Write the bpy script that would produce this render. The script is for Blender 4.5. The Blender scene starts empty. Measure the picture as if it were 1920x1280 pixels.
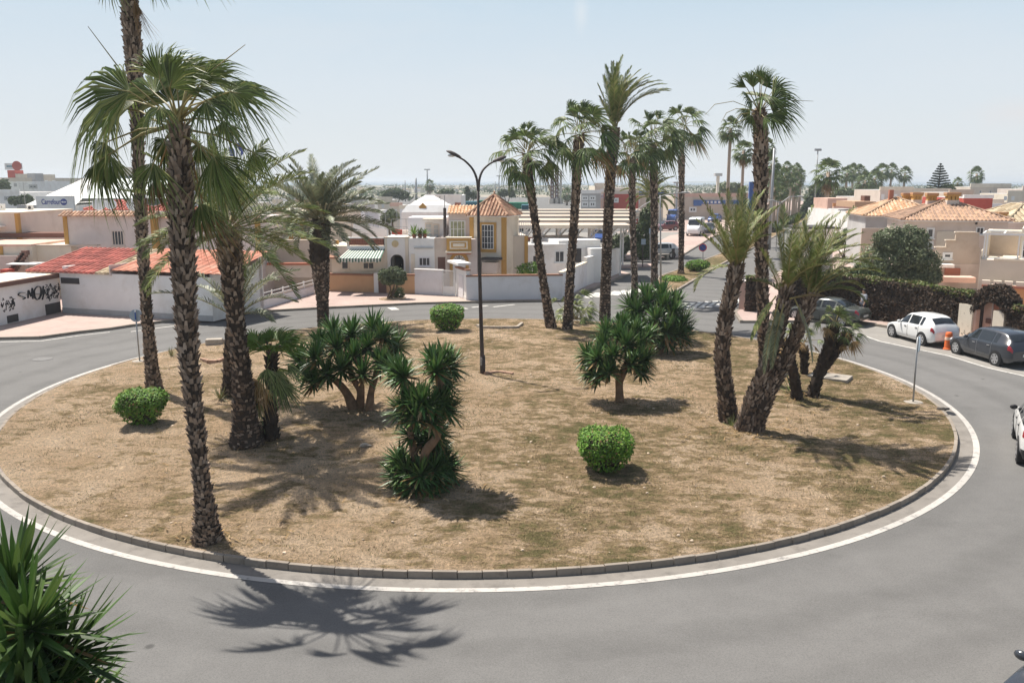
import bpy, math, random
from math import sin, cos, pi, radians, sqrt, atan2
from mathutils import Vector as V, Matrix, noise

# ------------------------------------------------------------------ camera model
HC, FPX, TH = 7.8, 1631.1, 0.1829          # eye height, focal length (photo px), pitch
CT, ST = cos(TH), sin(TH)
def ray(px, py):
    x, y = px - 960, 640 - py
    return V((x, FPX*CT + y*ST, -FPX*ST + y*CT))
def G(px, py, z=0.0):                       # point on the level z
    d = ray(px, py); t = (z - HC)/d.z
    return V((d.x*t, d.y*t, z))
def P(px, py, Y):                           # point at forward distance Y
    d = ray(px, py); t = Y/d.y
    return V((d.x*t, Y, HC + d.z*t))
CEN = V((-1.09, 32.37, 0)); RK = 16.19      # traffic island
def mound(x, y):
    r = math.hypot(x - CEN.x, y - CEN.y)/RK
    if r > 1: return 0.0
    return 0.135 + 0.34*(1 - r*r)
def GM(px, py):
    z = 0.2
    for i in range(6):
        p = G(px, py, z); z = mound(p.x, p.y)
    return V((p.x, p.y, z))

scene = bpy.context.scene
COL = scene.collection
rnd = random.Random(7)
U = rnd.uniform

# ------------------------------------------------------------------ object helpers
def link(o): COL.objects.link(o); return o
def tag(o, label=None, cat=None, group=None, kind=None):
    if label: o['label'] = label
    if cat: o['category'] = cat
    if group: o['group'] = group
    if kind: o['kind'] = kind
    return o
def thing(name, label, cat, loc, group=None, rz=0):
    o = bpy.data.objects.new(name, None); link(o)
    o.location = loc; o.rotation_euler = (0, 0, rz); o.empty_display_size = .2
    return tag(o, label, cat, group)
def wl(o):
    p = V((0, 0, 0))
    while o is not None: p = p + o.location; o = o.parent
    return p
class MB:
    def __init__(s): s.v = []; s.f = []
    def add(s, vs, fs):
        k = len(s.v); s.v.extend([tuple(a) for a in vs]); s.f.extend([tuple(i + k for i in f) for f in fs])
    def face(s, *vs): s.add(vs, [tuple(range(len(vs)))])
    def frame(s, O, u, n, u0, u1, d0, d1, w0, w1):
        Z = V((0, 0, 1)); c = [O + u*a + n*b + Z*w for w in (w0, w1) for b in (d0, d1) for a in (u0, u1)]
        s.add(c, [(0,2,3,1),(4,5,7,6),(0,1,5,4),(2,6,7,3),(0,4,6,2),(1,3,7,5)])
    def box(s, x0, x1, y0, y1, z0, z1):
        s.frame(V((0,0,0)), V((1,0,0)), V((0,1,0)), x0, x1, y0, y1, z0, z1)
    def bar(s, a, b, w, h=None):
        a, b = V(a), V(b); d = (b - a).normalized(); h = h or w
        up = V((0,0,1)) if abs(d.z) < .95 else V((0,1,0))
        x = d.cross(up).normalized()*w/2; y = x.cross(d).normalized()*h/2
        c = [p + i*x + j*y for p in (a, b) for j in (-1, 1) for i in (-1, 1)]
        s.add(c, [(0,1,3,2),(4,6,7,5),(0,4,5,1),(2,3,7,6),(0,2,6,4),(1,5,7,3)])
    def tube(s, pts, rad, n=8, cap=True):
        pts = [V(p) for p in pts]
        if not hasattr(rad, '__len__'): rad = [rad]*len(pts)
        k = len(s.v); X = None
        for i, p in enumerate(pts):
            d = (pts[min(i+1, len(pts)-1)] - pts[max(i-1, 0)]).normalized()
            if X is None: X = d.orthogonal().normalized()
            X = (X - d*X.dot(d)).normalized(); Yv = d.cross(X)
            for j in range(n):
                a = 2*pi*j/n; s.v.append(tuple(p + (X*cos(a) + Yv*sin(a))*rad[i]))
        for i in range(len(pts)-1):
            for j in range(n):
                j2 = (j+1) % n
                s.f.append((k+i*n+j, k+i*n+j2, k+(i+1)*n+j2, k+(i+1)*n+j))
        if cap:
            s.f.append(tuple(k+j for j in range(n))[::-1]); s.f.append(tuple(k+(len(pts)-1)*n+j for j in range(n)))
    def lathe(s, c, prof, n=16):            # prof = [(r, z)]
        s.tube([V(c) + V((0,0,z)) for r, z in prof], [max(r, 1e-4) for r, z in prof], n)
    def prism(s, poly, ext):
        n = len(poly); a = [V(p) for p in poly]; b = [p + V(ext) for p in a]
        s.add(a + b, [tuple(range(n))[::-1], tuple(range(n, 2*n))] + [(i, (i+1) % n, n+(i+1) % n, n+i) for i in range(n)])
    def disc(s, c, nrm, r, th, n=20):
        nrm = V(nrm).normalized(); s.tube([V(c) - nrm*th/2, V(c) + nrm*th/2], r, n)
    def blob(s, c, r, n=10, m=7, jit=.1):   # lumpy ball
        c = V(c); k = len(s.v)
        for i in range(m+1):
            t = pi*i/m
            for j in range(n):
                a = 2*pi*j/n; d = V((sin(t)*cos(a), sin(t)*sin(a), cos(t)))
                q = 1 + jit*noise.noise(d*1.7 + c)
                s.v.append((c.x + d.x*r[0]*q, c.y + d.y*r[1]*q, c.z + d.z*r[2]*q))
        for i in range(m):
            for j in range(n): s.f.append((k+i*n+j, k+i*n+(j+1) % n, k+(i+1)*n+(j+1) % n, k+(i+1)*n+j))
    def build(s, name, mat, parent=None, loc=None, smooth=False, bevel=0):
        o0 = wl(parent) if parent is not None else V((0,0,0))
        if loc is not None: o0 = o0 + V(loc)
        me = bpy.data.meshes.new(name)
        me.from_pydata([(x-o0.x, y-o0.y, z-o0.z) for x, y, z in s.v], [], s.f)
        if smooth:
            me.polygons.foreach_set('use_smooth', [True]*len(me.polygons))
        me.materials.append(mat); me.update()
        o = bpy.data.objects.new(name, me); link(o)
        if parent is not None: o.parent = parent
        if loc is not None: o.location = loc
        if bevel:
            b = o.modifiers.new('bevel', 'BEVEL'); b.width = bevel; b.segments = 2; b.limit_method = 'ANGLE'
        return o
def copy_tree(o, parent=None):
    c = o.copy(); link(c)
    if parent is not None: c.parent = parent
    for ch in list(o.children): copy_tree(ch, c)
    return c
def struct(name, mb, mat, **k): return tag(mb.build(name, mat, **k), kind='structure')

# ------------------------------------------------------------------ materials
def NN(nt, typ, props=None, **ins):
    n = nt.nodes.new(typ)
    for k, v in (props or {}).items(): setattr(n, k, v)
    for k, v in ins.items():
        key = int(k[1:]) if k[0] == 'i' and k[1:].isdigit() else k.replace('_', ' ')
        s = n.inputs[key]
        if isinstance(v, bpy.types.NodeSocket): nt.links.new(v, s)
        else: s.default_value = v
    return n
def rgb(c): return (c[0], c[1], c[2], 1.0)
def mixc(nt, fac, a, b, blend='MIX'):
    n = nt.nodes.new('ShaderNodeMix'); n.data_type = 'RGBA'; n.blend_type = blend
    for i, v in ((0, fac), (6, a), (7, b)):
        if isinstance(v, bpy.types.NodeSocket): nt.links.new(v, n.inputs[i])
        elif i: n.inputs[i].default_value = rgb(v)
        else: n.inputs[i].default_value = v
    return n.outputs[2]
def ramp(nt, fac, *stops):
    n = nt.nodes.new('ShaderNodeValToRGB'); nt.links.new(fac, n.inputs[0]); e = n.color_ramp.elements
    while len(e) < len(stops): e.new(.5)
    for el, (p, c) in zip(e, stops): el.position = p; el.color = rgb(c) if hasattr(c, '__len__') else (c, c, c, 1)
    return n.outputs[0]
def base_mat(name):
    m = bpy.data.materials.new(name); m.use_nodes = True; nt = m.node_tree
    return m, nt, nt.nodes['Principled BSDF'], NN(nt, 'ShaderNodeTexCoord').outputs['Object']
def noi(nt, vec, scale, detail=4, rough=.6):
    return NN(nt, 'ShaderNodeTexNoise', Vector=vec, Scale=scale, Detail=detail, Roughness=rough).outputs[0]
def mat(name, col, rough=.8, var=.15, scale=3.0, island=0.0, bump=0.0, bscale=60, spec=.3, metal=0.0, trans=0.0, stain=None, stainc=None, hue=None):
    m, nt, bs, co = base_mat(name)
    lo = [c*(1-var) for c in col]; hi = [min(1, c*(1+var)) for c in col]
    c = mixc(nt, ramp(nt, noi(nt, co, scale), (.3, 0), (.7, 1)), lo, hi)
    if stain is not None:
        c = mixc(nt, ramp(nt, noi(nt, co, stain, 6, .7), (.5, 0), (.72, .8)), c, stainc or [x*.55 for x in col])
    if island:
        r = NN(nt, 'ShaderNodeNewGeometry').outputs['Random Per Island']
        c = mixc(nt, 1.0, c, ramp(nt, r, (0, 1-island), (1, 1+island)), 'MULTIPLY')
        if hue:
            r2 = NN(nt, 'ShaderNodeMath', {'operation': 'FRACT'}, i0=NN(nt, 'ShaderNodeMath', {'operation': 'MULTIPLY'}, i0=r, i1=37.7).outputs[0]).outputs[0]
            c = mixc(nt, ramp(nt, r2, (hue[1], 0), (1, 1)), c, hue[0])
    nt.links.new(c, bs.inputs['Base Color'])
    bs.inputs['Roughness'].default_value = rough; bs.inputs['Specular IOR Level'].default_value = spec; bs.inputs['Metallic'].default_value = metal
    if bump:
        b = NN(nt, 'ShaderNodeBump', Strength=bump, Distance=.02, Height=noi(nt, co, bscale, 5, .65))
        nt.links.new(b.outputs[0], bs.inputs['Normal'])
    if trans:
        t = NN(nt, 'ShaderNodeBsdfTranslucent', Color=c); mx = NN(nt, 'ShaderNodeMixShader', Fac=trans)
        nt.links.new(bs.outputs[0], mx.inputs[1]); nt.links.new(t.outputs[0], mx.inputs[2])
        nt.links.new(mx.outputs[0], nt.nodes['Material Output'].inputs[0])
    return m

def asphalt():
    m, nt, bs, co = base_mat('asphalt')
    big = ramp(nt, noi(nt, co, .09, 5, .6), (.35, .92), (.68, 1.07))
    fine = ramp(nt, noi(nt, co, 26, 3, .75), (.3, .86), (.7, 1.12))
    mid = ramp(nt, noi(nt, co, 1.6, 6, .7), (.3, .93), (.7, 1.06))
    c = mixc(nt, 1, mixc(nt, 1, mixc(nt, 1, (.143, .139, .134), big, 'MULTIPLY'), fine, 'MULTIPLY'), mid, 'MULTIPLY')
    # worn wheel tracks round the island
    sub = NN(nt, 'ShaderNodeVectorMath', {'operation': 'SUBTRACT'}, i0=co, i1=tuple(CEN)).outputs[0]
    ln = NN(nt, 'ShaderNodeVectorMath', {'operation': 'LENGTH'}, i0=sub).outputs['Value']
    wob = NN(nt, 'ShaderNodeMath', {'operation': 'MULTIPLY_ADD'}, i0=noi(nt, co, .35, 3, .5), i1=1.3, i2=ln).outputs[0]
    tr = NN(nt, 'ShaderNodeMath', {'operation': 'SINE'}, i0=NN(nt, 'ShaderNodeMath', {'operation': 'MULTIPLY'}, i0=wob, i1=3.3).outputs[0]).outputs[0]
    trk = ramp(nt, tr, (0, 1.03), (1, .91)); 
    c = mixc(nt, 1, c, trk, 'MULTIPLY')
    # a few oil spots and hairline cracks
    vo = NN(nt, 'ShaderNodeTexVoronoi', Vector=co, Scale=.55); sp = ramp(nt, vo.outputs['Distance'], (.03, .55), (.055, 1))
    c = mixc(nt, 1, c, sp, 'MULTIPLY')
    grit = NN(nt, 'ShaderNodeTexVoronoi', Vector=co, Scale=38)
    c = mixc(nt, 1, c, ramp(nt, grit.outputs['Distance'], (.12, .86), (.5, 1.07)), 'MULTIPLY')
    pt = ramp(nt, noi(nt, NN(nt, 'ShaderNodeMapping', Vector=co, Scale=(.5, 1.4, 1)).outputs[0], .42, 4, .6), (.55, 1), (.66, .93))   # faint stains
    c = mixc(nt, 1, c, pt, 'MULTIPLY')
    nt.links.new(c, bs.inputs['Base Color']); bs.inputs['Roughness'].default_value = .92; bs.inputs['Specular IOR Level'].default_value = .2
    b = NN(nt, 'ShaderNodeBump', Strength=.5, Distance=.01, Height=noi(nt, co, 70, 4, .8)); nt.links.new(b.outputs[0], bs.inputs['Normal'])
    return m
def soil():
    m, nt, bs, co = base_mat('dry soil and grass')
    mp = NN(nt, 'ShaderNodeMapping', Vector=co, Scale=(1, 1.0, 1), Rotation=(0, 0, .5)).outputs[0]
    n1 = noi(nt, mp, .16, 5, .65); n2 = noi(nt, mp, 1.1, 6, .7); n3 = noi(nt, co, 7.5, 5, .75); n4 = noi(nt, co, 40, 3, .8)
    sx = NN(nt, 'ShaderNodeSeparateXYZ', Vector=co)
    # more grass to the right and along the rim, bare sand in the middle and left
    bias = NN(nt, 'ShaderNodeMapRange', Value=sx.outputs[0], i1=-14.0, i2=13.0, i3=-.12, i4=.08).outputs[0]
    def mad(a, k, b): return NN(nt, 'ShaderNodeMath', {'operation': 'MULTIPLY_ADD'}, i0=a, i1=k, i2=b).outputs[0]
    n5 = noi(nt, NN(nt, 'ShaderNodeMapping', Vector=co, Scale=(.6, 1.5, 1), Rotation=(0, 0, .25)).outputs[0], 2.6, 5, .7)
    s = mad(n1, 1.5, mad(n2, 1.5, mad(n5, 1.7, mad(n3, .8, mad(bias, 1.6, -2.75)))))
    sand = mixc(nt, ramp(nt, noi(nt, co, .5, 4, .6), (.35, 0), (.65, 1)), (.70, .495, .31), (.88, .665, .46))
    straw = mixc(nt, ramp(nt, n3, (.35, 0), (.65, 1)), (.38, .268, .145), (.56, .405, .235))
    green = mixc(nt, ramp(nt, n4, (.3, 0), (.7, 1)), (.175, .155, .065), (.295, .255, .115))
    c = mixc(nt, ramp(nt, NN(nt, 'ShaderNodeMath', {'operation': 'ADD'}, i0=s, i1=.5).outputs[0], (.40, 0), (.55, 1)), sand, straw)
    c = mixc(nt, ramp(nt, NN(nt, 'ShaderNodeMath', {'operation': 'ADD'}, i0=s, i1=.5).outputs[0], (.62, 0), (.84, .95)), c, green)
    n6 = noi(nt, co, 17, 4, .75)
    c = mixc(nt, 1, c, ramp(nt, n4, (.3, .68), (.7, 1.34)), 'MULTIPLY'); c = mixc(nt, 1, c, ramp(nt, n6, (.36, .66), (.52, 1.12)), 'MULTIPLY')
    c = mixc(nt, 1, c, ramp(nt, n3, (.32, .76), (.68, 1.2)), 'MULTIPLY')
    nt.links.new(c, bs.inputs['Base Color']); bs.inputs['Roughness'].default_value = .98; bs.inputs['Specular IOR Level'].default_value = .1
    h = NN(nt, 'ShaderNodeMath', {'operation': 'MULTIPLY_ADD'}, i0=n3, i1=1.8, i2=mad(n6, 1.2, n4)).outputs[0]
    b = NN(nt, 'ShaderNodeBump', Strength=1.0, Distance=.2, Height=h); nt.links.new(b.outputs[0], bs.inputs['Normal'])
    return m
def paving():
    m, nt, bs, co = base_mat('pink paving')
    br = NN(nt, 'ShaderNodeTexBrick', Vector=co, Color1=(.43, .315, .275, 1), Color2=(.37, .27, .235, 1), Mortar=(.31, .25, .225, 1), Scale=1.0, **{'Mortar_Size': .012})
    br.inputs['Brick Width'].default_value = .4; br.inputs['Row Height'].default_value = .2
    c = mixc(nt, 1, br.outputs[0], ramp(nt, noi(nt, co, .3, 5, .6), (.3, .85), (.7, 1.15)), 'MULTIPLY')
    c = mixc(nt, ramp(nt, noi(nt, co, .12, 3, .5), (.45, 0), (.6, .6)), c, (.42, .34, .29))
    nt.links.new(c, bs.inputs['Base Color']); bs.inputs['Roughness'].default_value = .9
    return m
def worn_paint(name='worn white paint', col=(.46, .43, .395), lo=.33):
    m, nt, bs, co = base_mat(name)
    f = ramp(nt, noi(nt, co, 5, 7, .75), (lo, 0), (lo+.16, 1))
    c = mixc(nt, f, (.20, .19, .18), col)
    c = mixc(nt, 1, c, ramp(nt, noi(nt, co, .3, 3, .5), (.3, .82), (.7, 1.05)), 'MULTIPLY')
    nt.links.new(c, bs.inputs['Base Color']); bs.inputs['Roughness'].default_value = .8
    return m
def terrain_mat():
    m, nt, bs, co = base_mat('dry plain')
    c = mixc(nt, ramp(nt, noi(nt, co, .012, 6, .65), (.4, 0), (.6, 1)), (.30, .255, .20), (.085, .105, .06))
    c = mixc(nt, ramp(nt, noi(nt, co, .05, 4, .6), (.55, 0), (.62, .8)), c, (.42, .38, .33))
    nt.links.new(c, bs.inputs['Base Color']); bs.inputs['Roughness'].default_value = 1
    return m
M = {}
M['asphalt'] = asphalt(); M['soil'] = soil(); M['paving'] = paving(); M['paint'] = worn_paint(); M['terrain'] = terrain_mat()
M['zebra'] = worn_paint('worn zebra paint', (.60, .58, .54), .33)
M['gutter'] = mat('gutter concrete', (.215, .196, .175), .9, .12, 1.5, bump=.3, stain=2)
M['kerb'] = mat('kerb stone', (.275, .235, .195), .9, .16, 2, island=.12, bump=.3, stain=4)
M['conc'] = mat('concrete', (.34, .305, .26), .9, .12, 1, bump=.25, stain=1.5)
M['parking'] = mat('pale asphalt', (.25, .235, .215), .95, .1, 1.2, bump=.3, bscale=50, stain=1.1, stainc=(.22, .21, .2))
M['fan'] = mat('fan palm leaf', (.14, .19, .055), .45, .3, 1.5, island=.55, spec=.45, trans=.22, hue=((.33, .33, .13), .6))
M['fandark'] = mat('far fan palm leaf', (.10, .15, .045), .5, .3, 1.0, island=.5, spec=.3, trans=.2, hue=((.17, .18, .07), .66))
M['fanyoung'] = mat('young fan leaf', (.12, .21, .035), .5, .2, 1.5, island=.25, spec=.4, trans=.3)
M['date'] = mat('date palm leaf', (.13, .165, .05), .55, .35, 1.2, island=.5, spec=.22, trans=.15, hue=((.31, .28, .12), .66))
M['dategrey'] = mat('grey date palm leaf', (.15, .175, .10), .5, .3, 1.2, island=.5, spec=.3, trans=.15, hue=((.30, .29, .18), .6))
M['dead'] = mat('dead frond', (.30, .185, .075), .8, .35, 1.6, island=.35, trans=.2, hue=((.38, .28, .16), .5))
M['rachis'] = mat('frond stalk', (.22, .18, .07), .6, .3, 2, island=.2)
M['bark'] = mat('fan palm bark', (.185, .135, .10), .95, .4, 2.2, island=.6, bump=.5, bscale=25, hue=((.42, .33, .26), .58))
M['barkd'] = mat('date palm bark', (.15, .108, .08), .95, .45, 2.0, island=.55, bump=.5, bscale=25, hue=((.42, .335, .27), .6))
M['barkdk'] = mat('dark palm bark', (.055, .04, .03), .95, .45, 2.0, island=.5, bump=.5, bscale=25)
M['fibre'] = mat('dark trunk fibre', (.05, .036, .027), .95, .4, 3.0, bump=.6, bscale=30)
M['ybark'] = mat('yucca bark', (.21, .135, .085), .95, .3, 4, bump=.6, bscale=18, stain=6)
M['yucca'] = mat('yucca leaf', (.05, .115, .03), .42, .3, 1.5, island=.55, spec=.42, trans=.1, hue=((.15, .22, .06), .62))
M['yuccanear'] = mat('near yucca leaf', (.05, .10, .022), .5, .3, 1.0, island=.4, spec=.3, trans=.2, hue=((.13, .19, .05), .7))
M['box'] = mat('box leaf', (.085, .19, .018), .55, .3, 1.5, island=.5, spec=.25, trans=.1, hue=((.19, .30, .035), .6))
M['twig'] = mat('shrub wood', (.055, .045, .028), .95, .3, 4)
M['olive'] = mat('grey green leaf', (.115, .145, .07), .55, .3, .6, island=.4, spec=.35, trans=.2, hue=((.2, .23, .13), .6))
M['tree'] = mat('tree leaf', (.06, .09, .03), .55, .35, .6, island=.4, spec=.3, trans=.2, hue=((.12, .14, .05), .65))
M['pine'] = mat('pine needles', (.045, .065, .04), .6, .3, .6, island=.4, trans=.1)
M['wood'] = mat('trunk wood', (.13, .09, .06), .95, .3, 3, bump=.4, bscale=20)
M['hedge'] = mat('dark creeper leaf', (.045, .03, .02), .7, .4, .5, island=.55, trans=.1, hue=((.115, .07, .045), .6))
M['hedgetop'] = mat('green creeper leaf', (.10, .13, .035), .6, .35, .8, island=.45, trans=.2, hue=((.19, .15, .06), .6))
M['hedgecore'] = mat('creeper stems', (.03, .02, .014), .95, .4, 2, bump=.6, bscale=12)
M['straw'] = mat('dry grass', (.25, .18, .10), .9, .3, .5, island=.5, trans=.1, hue=((.13, .125, .055), .5))
M['glass'] = mat('window glass', (.045, .05, .058), .12, .2, 1, spec=.6)
M['carglass'] = mat('car glass', (.018, .022, .026), .06, .1, 1, spec=.7)
M['curtain'] = mat('pale curtain', (.36, .37, .24), .7, .25, 5)
M['white'] = mat('white painted metal', (.76, .76, .74), .5, .06, 2)
M['grey'] = mat('galvanised steel', (.33, .335, .34), .45, .15, 3, metal=.5)
M['dark'] = mat('dark iron', (.055, .045, .042), .6, .35, 5, spec=.4, stain=7, stainc=(.12, .06, .04))
M['black'] = mat('black plastic', (.018, .018, .02), .55, .2, 3)
M['rubber'] = mat('tyre rubber', (.02, .02, .021), .85, .15, 4)
M['alloy'] = mat('wheel alloy', (.5, .5, .51), .35, .1, 3, metal=.6)
M['red'] = mat('red lens', (.33, .02, .03), .25, .15, 4, spec=.6)
M['lens'] = mat('clear lens', (.62, .64, .66), .15, .1, 4, spec=.7)
M['plate'] = mat('number plate', (.6, .6, .58), .4, .05, 4)
M['orange'] = mat('orange plastic', (.72, .16, .045), .5, .15, 4)
M['blue'] = mat('blue sign', (.035, .09, .30), .45, .1, 2)
M['navy'] = mat('navy lettering', (.03, .05, .26), .5, .08, 2)
M['signback'] = mat('pale blue sign back', (.30, .38, .46), .45, .1, 3)
M['signred'] = mat('red sign paint', (.5, .05, .05), .5, .1, 3)
M['skin'] = mat('skin', (.42, .26, .18), .6, .08, 3)
M['hair'] = mat('dark hair', (.03, .025, .02), .7, .2, 8)
M['shirt'] = mat('grey shirt', (.33, .35, .39), .85, .12, 5)
M['jeans'] = mat('dark trousers', (.05, .055, .075), .85, .2, 5)
def wall(key, col, stain=.5, var=.06): M[key] = mat(key.replace('_', ' ')+' render', col, .92, var, .7, bump=.12, bscale=30, stain=stain, stainc=[col[0]*.78, col[1]*.74, col[2]*.69], spec=.15)
for k, c in dict(w_white=(.80,.785,.76), w_pink=(.68,.60,.56), w_shade_lilac=(.72,.70,.71), w_cream=(.72,.645,.53), w_beige=(.61,.535,.45), w_sand=(.56,.475,.39),  # lilac wall tone has the shade of front faces painted into it
                 w_ochre=(.50,.295,.095), w_peach=(.58,.36,.205), w_orange=(.58,.30,.14), w_terra=(.40,.17,.115), w_grey=(.45,.44,.43), w_rose=(.65,.56,.49),
                 w_red=(.46,.10,.075), w_brown=(.17,.095,.075), w_dark=(.07,.065,.065), w_blue=(.08,.15,.36), w_green=(.045,.20,.13), w_teal=(.10,.22,.27), w_salmon=(.64,.43,.35)).items(): wall(k, c)
M['t_red'] = mat('red roof tile', (.42, .135, .105), .85, .25, 1.5, island=.3, bump=.2, bscale=25)
M['t_rust'] = mat('rust roof tile', (.40, .15, .095), .85, .2, 1.5, island=.2, stain=1.2, stainc=(.47, .30, .22))
M['t_orange'] = mat('orange roof tile', (.57, .40, .265), .85, .2, 1.5, island=.22, hue=((.45, .24, .12), .55))
M['t_brown'] = mat('brown roof tile', (.35, .23, .165), .85, .25, 1.5, island=.3, hue=((.48, .31, .2), .6))
M['t_mixed'] = mat('mottled roof tile', (.47, .30, .20), .85, .3, 1.5, island=.4, hue=((.28, .14, .09), .45))
M['t_buff'] = mat('buff roof tile', (.50, .41, .28), .85, .3, 2, island=.35, hue=((.28, .21, .13), .6))
M['water'] = mat('sea water', (.05, .11, .17), .25, .2, .01, spec=.5)
M['hill'] = mat('scrub hillside', (.13, .15, .10), 1, .35, .004)
def paint(name, col, rough=.25):
    m, nt, bs, co = base_mat(name)
    c = mixc(nt, ramp(nt, noi(nt, co, 2.5, 5, .6), (.3, 0), (.7, 1)), [x*.93 for x in col], col)
    nt.links.new(c, bs.inputs['Base Color']); bs.inputs['Roughness'].default_value = rough; bs.inputs['Coat Weight'].default_value = .6; bs.inputs['Coat Roughness'].default_value = .08
    return m
M['carwhite'] = paint('white car paint', (.78, .78, .77)); M['carblack'] = paint('dark grey car paint', (.035, .04, .05)); M['carolive'] = paint('dark green grey car paint', (.075, .082, .075))
M['carred'] = paint('dark red car paint', (.16, .03, .035)); M['carblue'] = paint('blue car paint', (.04, .10, .32)); M['carsilver'] = paint('silver car paint', (.42, .43, .44))

# ------------------------------------------------------------------ camera, world, sun
cam = bpy.data.objects.new('camera', bpy.data.cameras.new('camera')); link(cam)
cam.location = (0, 0, HC); cam.rotation_euler = (pi/2 - TH, 0, 0)
cam.data.sensor_width = 36; cam.data.lens = 36*FPX/1920; cam.data.clip_end = 60000; cam.data.clip_start = .1
scene.camera = cam
scene.view_settings.view_transform = 'Standard'; scene.view_settings.look = 'None'
scene.view_settings.exposure = EXPO = 0.66; scene.view_settings.gamma = 1
SUN_EL, SUN_AZ = radians(61), radians(-46)   # azimuth from +Y towards +X
sd = V((sin(SUN_AZ)*cos(SUN_EL), cos(SUN_AZ)*cos(SUN_EL), sin(SUN_EL)))
ld = bpy.data.lights.new('sun', 'SUN'); ld.energy = 4.8; ld.angle = radians(.53); ld.color = (1, .945, .86)
lo = bpy.data.objects.new('sun', ld); link(lo); lo.rotation_euler = (-sd).to_track_quat('-Z', 'Y').to_euler(); lo.location = sd*80
w = bpy.data.worlds.new('World'); scene.world = w; w.use_nodes = True; nt = w.node_tree
sky = nt.nodes.new('ShaderNodeTexSky'); sky.sky_type = 'NISHITA'; sky.sun_disc = False
sky.sun_elevation = SUN_EL; sky.sun_rotation = SUN_AZ; sky.air_density = 1.0; sky.dust_density = 1.2; sky.ozone_density = 1.5; sky.altitude = 0
bg = nt.nodes['Background']; bg.inputs[1].default_value = BGS = .096
# thin high cloud and a contrail, in the sky itself
tc = NN(nt, 'ShaderNodeTexCoord').outputs['Generated']
mp = NN(nt, 'ShaderNodeMapping', Vector=tc, Scale=(2.2, 2.2, 9)).outputs[0]
cl = ramp(nt, noi(nt, mp, 1.6, 7, .6), (.50, 0), (.80, .35))
def dirv(px, py): return tuple(ray(px, py).normalized())
def spot(px, py, r, sz=1.0, amp=1.0):
    d = NN(nt, 'ShaderNodeVectorMath', {'operation': 'MULTIPLY'}, i0=NN(nt, 'ShaderNodeVectorMath', {'operation': 'SUBTRACT'}, i0=tc, i1=dirv(px, py)).outputs[0], i1=(1, 1, sz)).outputs[0]
    wob = NN(nt, 'ShaderNodeMath', {'operation': 'MULTIPLY_ADD'}, i0=noi(nt, tc, 38, 6, .65), i1=r*1.1, i2=NN(nt, 'ShaderNodeVectorMath', {'operation': 'LENGTH'}, i0=d).outputs['Value']).outputs[0]
    return ramp(nt, NN(nt, 'ShaderNodeMath', {'operation': 'DIVIDE'}, i0=wob, i1=r*1.6).outputs[0], (.3, amp), (1, 0))
K = 1/(2**EXPO*BGS)
def lin(v): return tuple(((x/255 + .055)/1.055)**2.4*K for x in v)
zz = NN(nt, 'ShaderNodeSeparateXYZ', Vector=tc).outputs[2]
low = ramp(nt, zz, (0, lin((229, 233, 235))), (.035, lin((226, 232, 235))), (.10, lin((220, 230, 238))), (.20, lin((202, 221, 236))), (.30, lin((180, 206, 232))))   # pale hazy band near the horizon
c = mixc(nt, ramp(nt, zz, (.16, 0), (.36, 1)), low, mixc(nt, 1, sky.outputs[0], (1.12, 1.0, .84), 'MULTIPLY'))
c = mixc(nt, cl, c, lin((228, 232, 236)))
c = mixc(nt, spot(1915, 212, .05, 2.8, .8), c, lin((229, 229, 231)))
c = mixc(nt, spot(1090, 25, .009, .3, .75), c, lin((226, 234, 240)))
nt.links.new(c, bg.inputs[0])

# ------------------------------------------------------------------ ground, roads, island
def annulus(mb, r0, r1, z, n=240, a0=0, a1=2*pi):
    for i in range(n):
        a, b = a0 + (a1-a0)*i/n, a0 + (a1-a0)*(i+1)/n
        mb.face(*[CEN + V((cos(t)*r, sin(t)*r, z)) for r, t in ((r0, a), (r1, a), (r1, b), (r0, b))])
def slab(name, poly, z, mat_, z0=-.03):
    mb = MB(); mb.prism([V((p[0], p[1], z0)) for p in poly], (0, 0, z - z0)); return struct(name, mb, mat_)
def kerbline(mb, pts, z, wd=.16, L=1.0):      # row of kerb stones along a polyline, outside edge on the line
    for a, b in zip(pts[:-1], pts[1:]):
        a, b = V((a[0], a[1], 0)), V((b[0], b[1], 0)); d = b - a; n = max(1, round(d.length/L)); u = d.normalized(); q = V((-u.y, u.x, 0))
        for i in range(n):
            mb.frame(a + d*(i/n), u, q, .006, d.length/n - .006, -.02, wd, -.02, z)
mb = MB(); R9 = 14000
mb.face((-R9, -200, -.25), (R9, -200, -.25), (R9, R9, -.25), (-R9, R9, -.25)); struct('ground', mb, M['terrain'])
mb = MB(); mb.face((-900, 1500, -.2), (300, 1500, -.2), (420, 1250, -.2), (R9, 1150, -.2), (R9, R9, -.2), (-R9, R9, -.2), (-R9, 2600, -.2)); struct('sea', mb, M['water'])
mb = MB(); nx, ny = 60, 50
mb.face((-120, -30, 0), (150, -30, 0), (150, 420, 0), (-120, 420, 0)); struct('road', mb, M['asphalt'])
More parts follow.
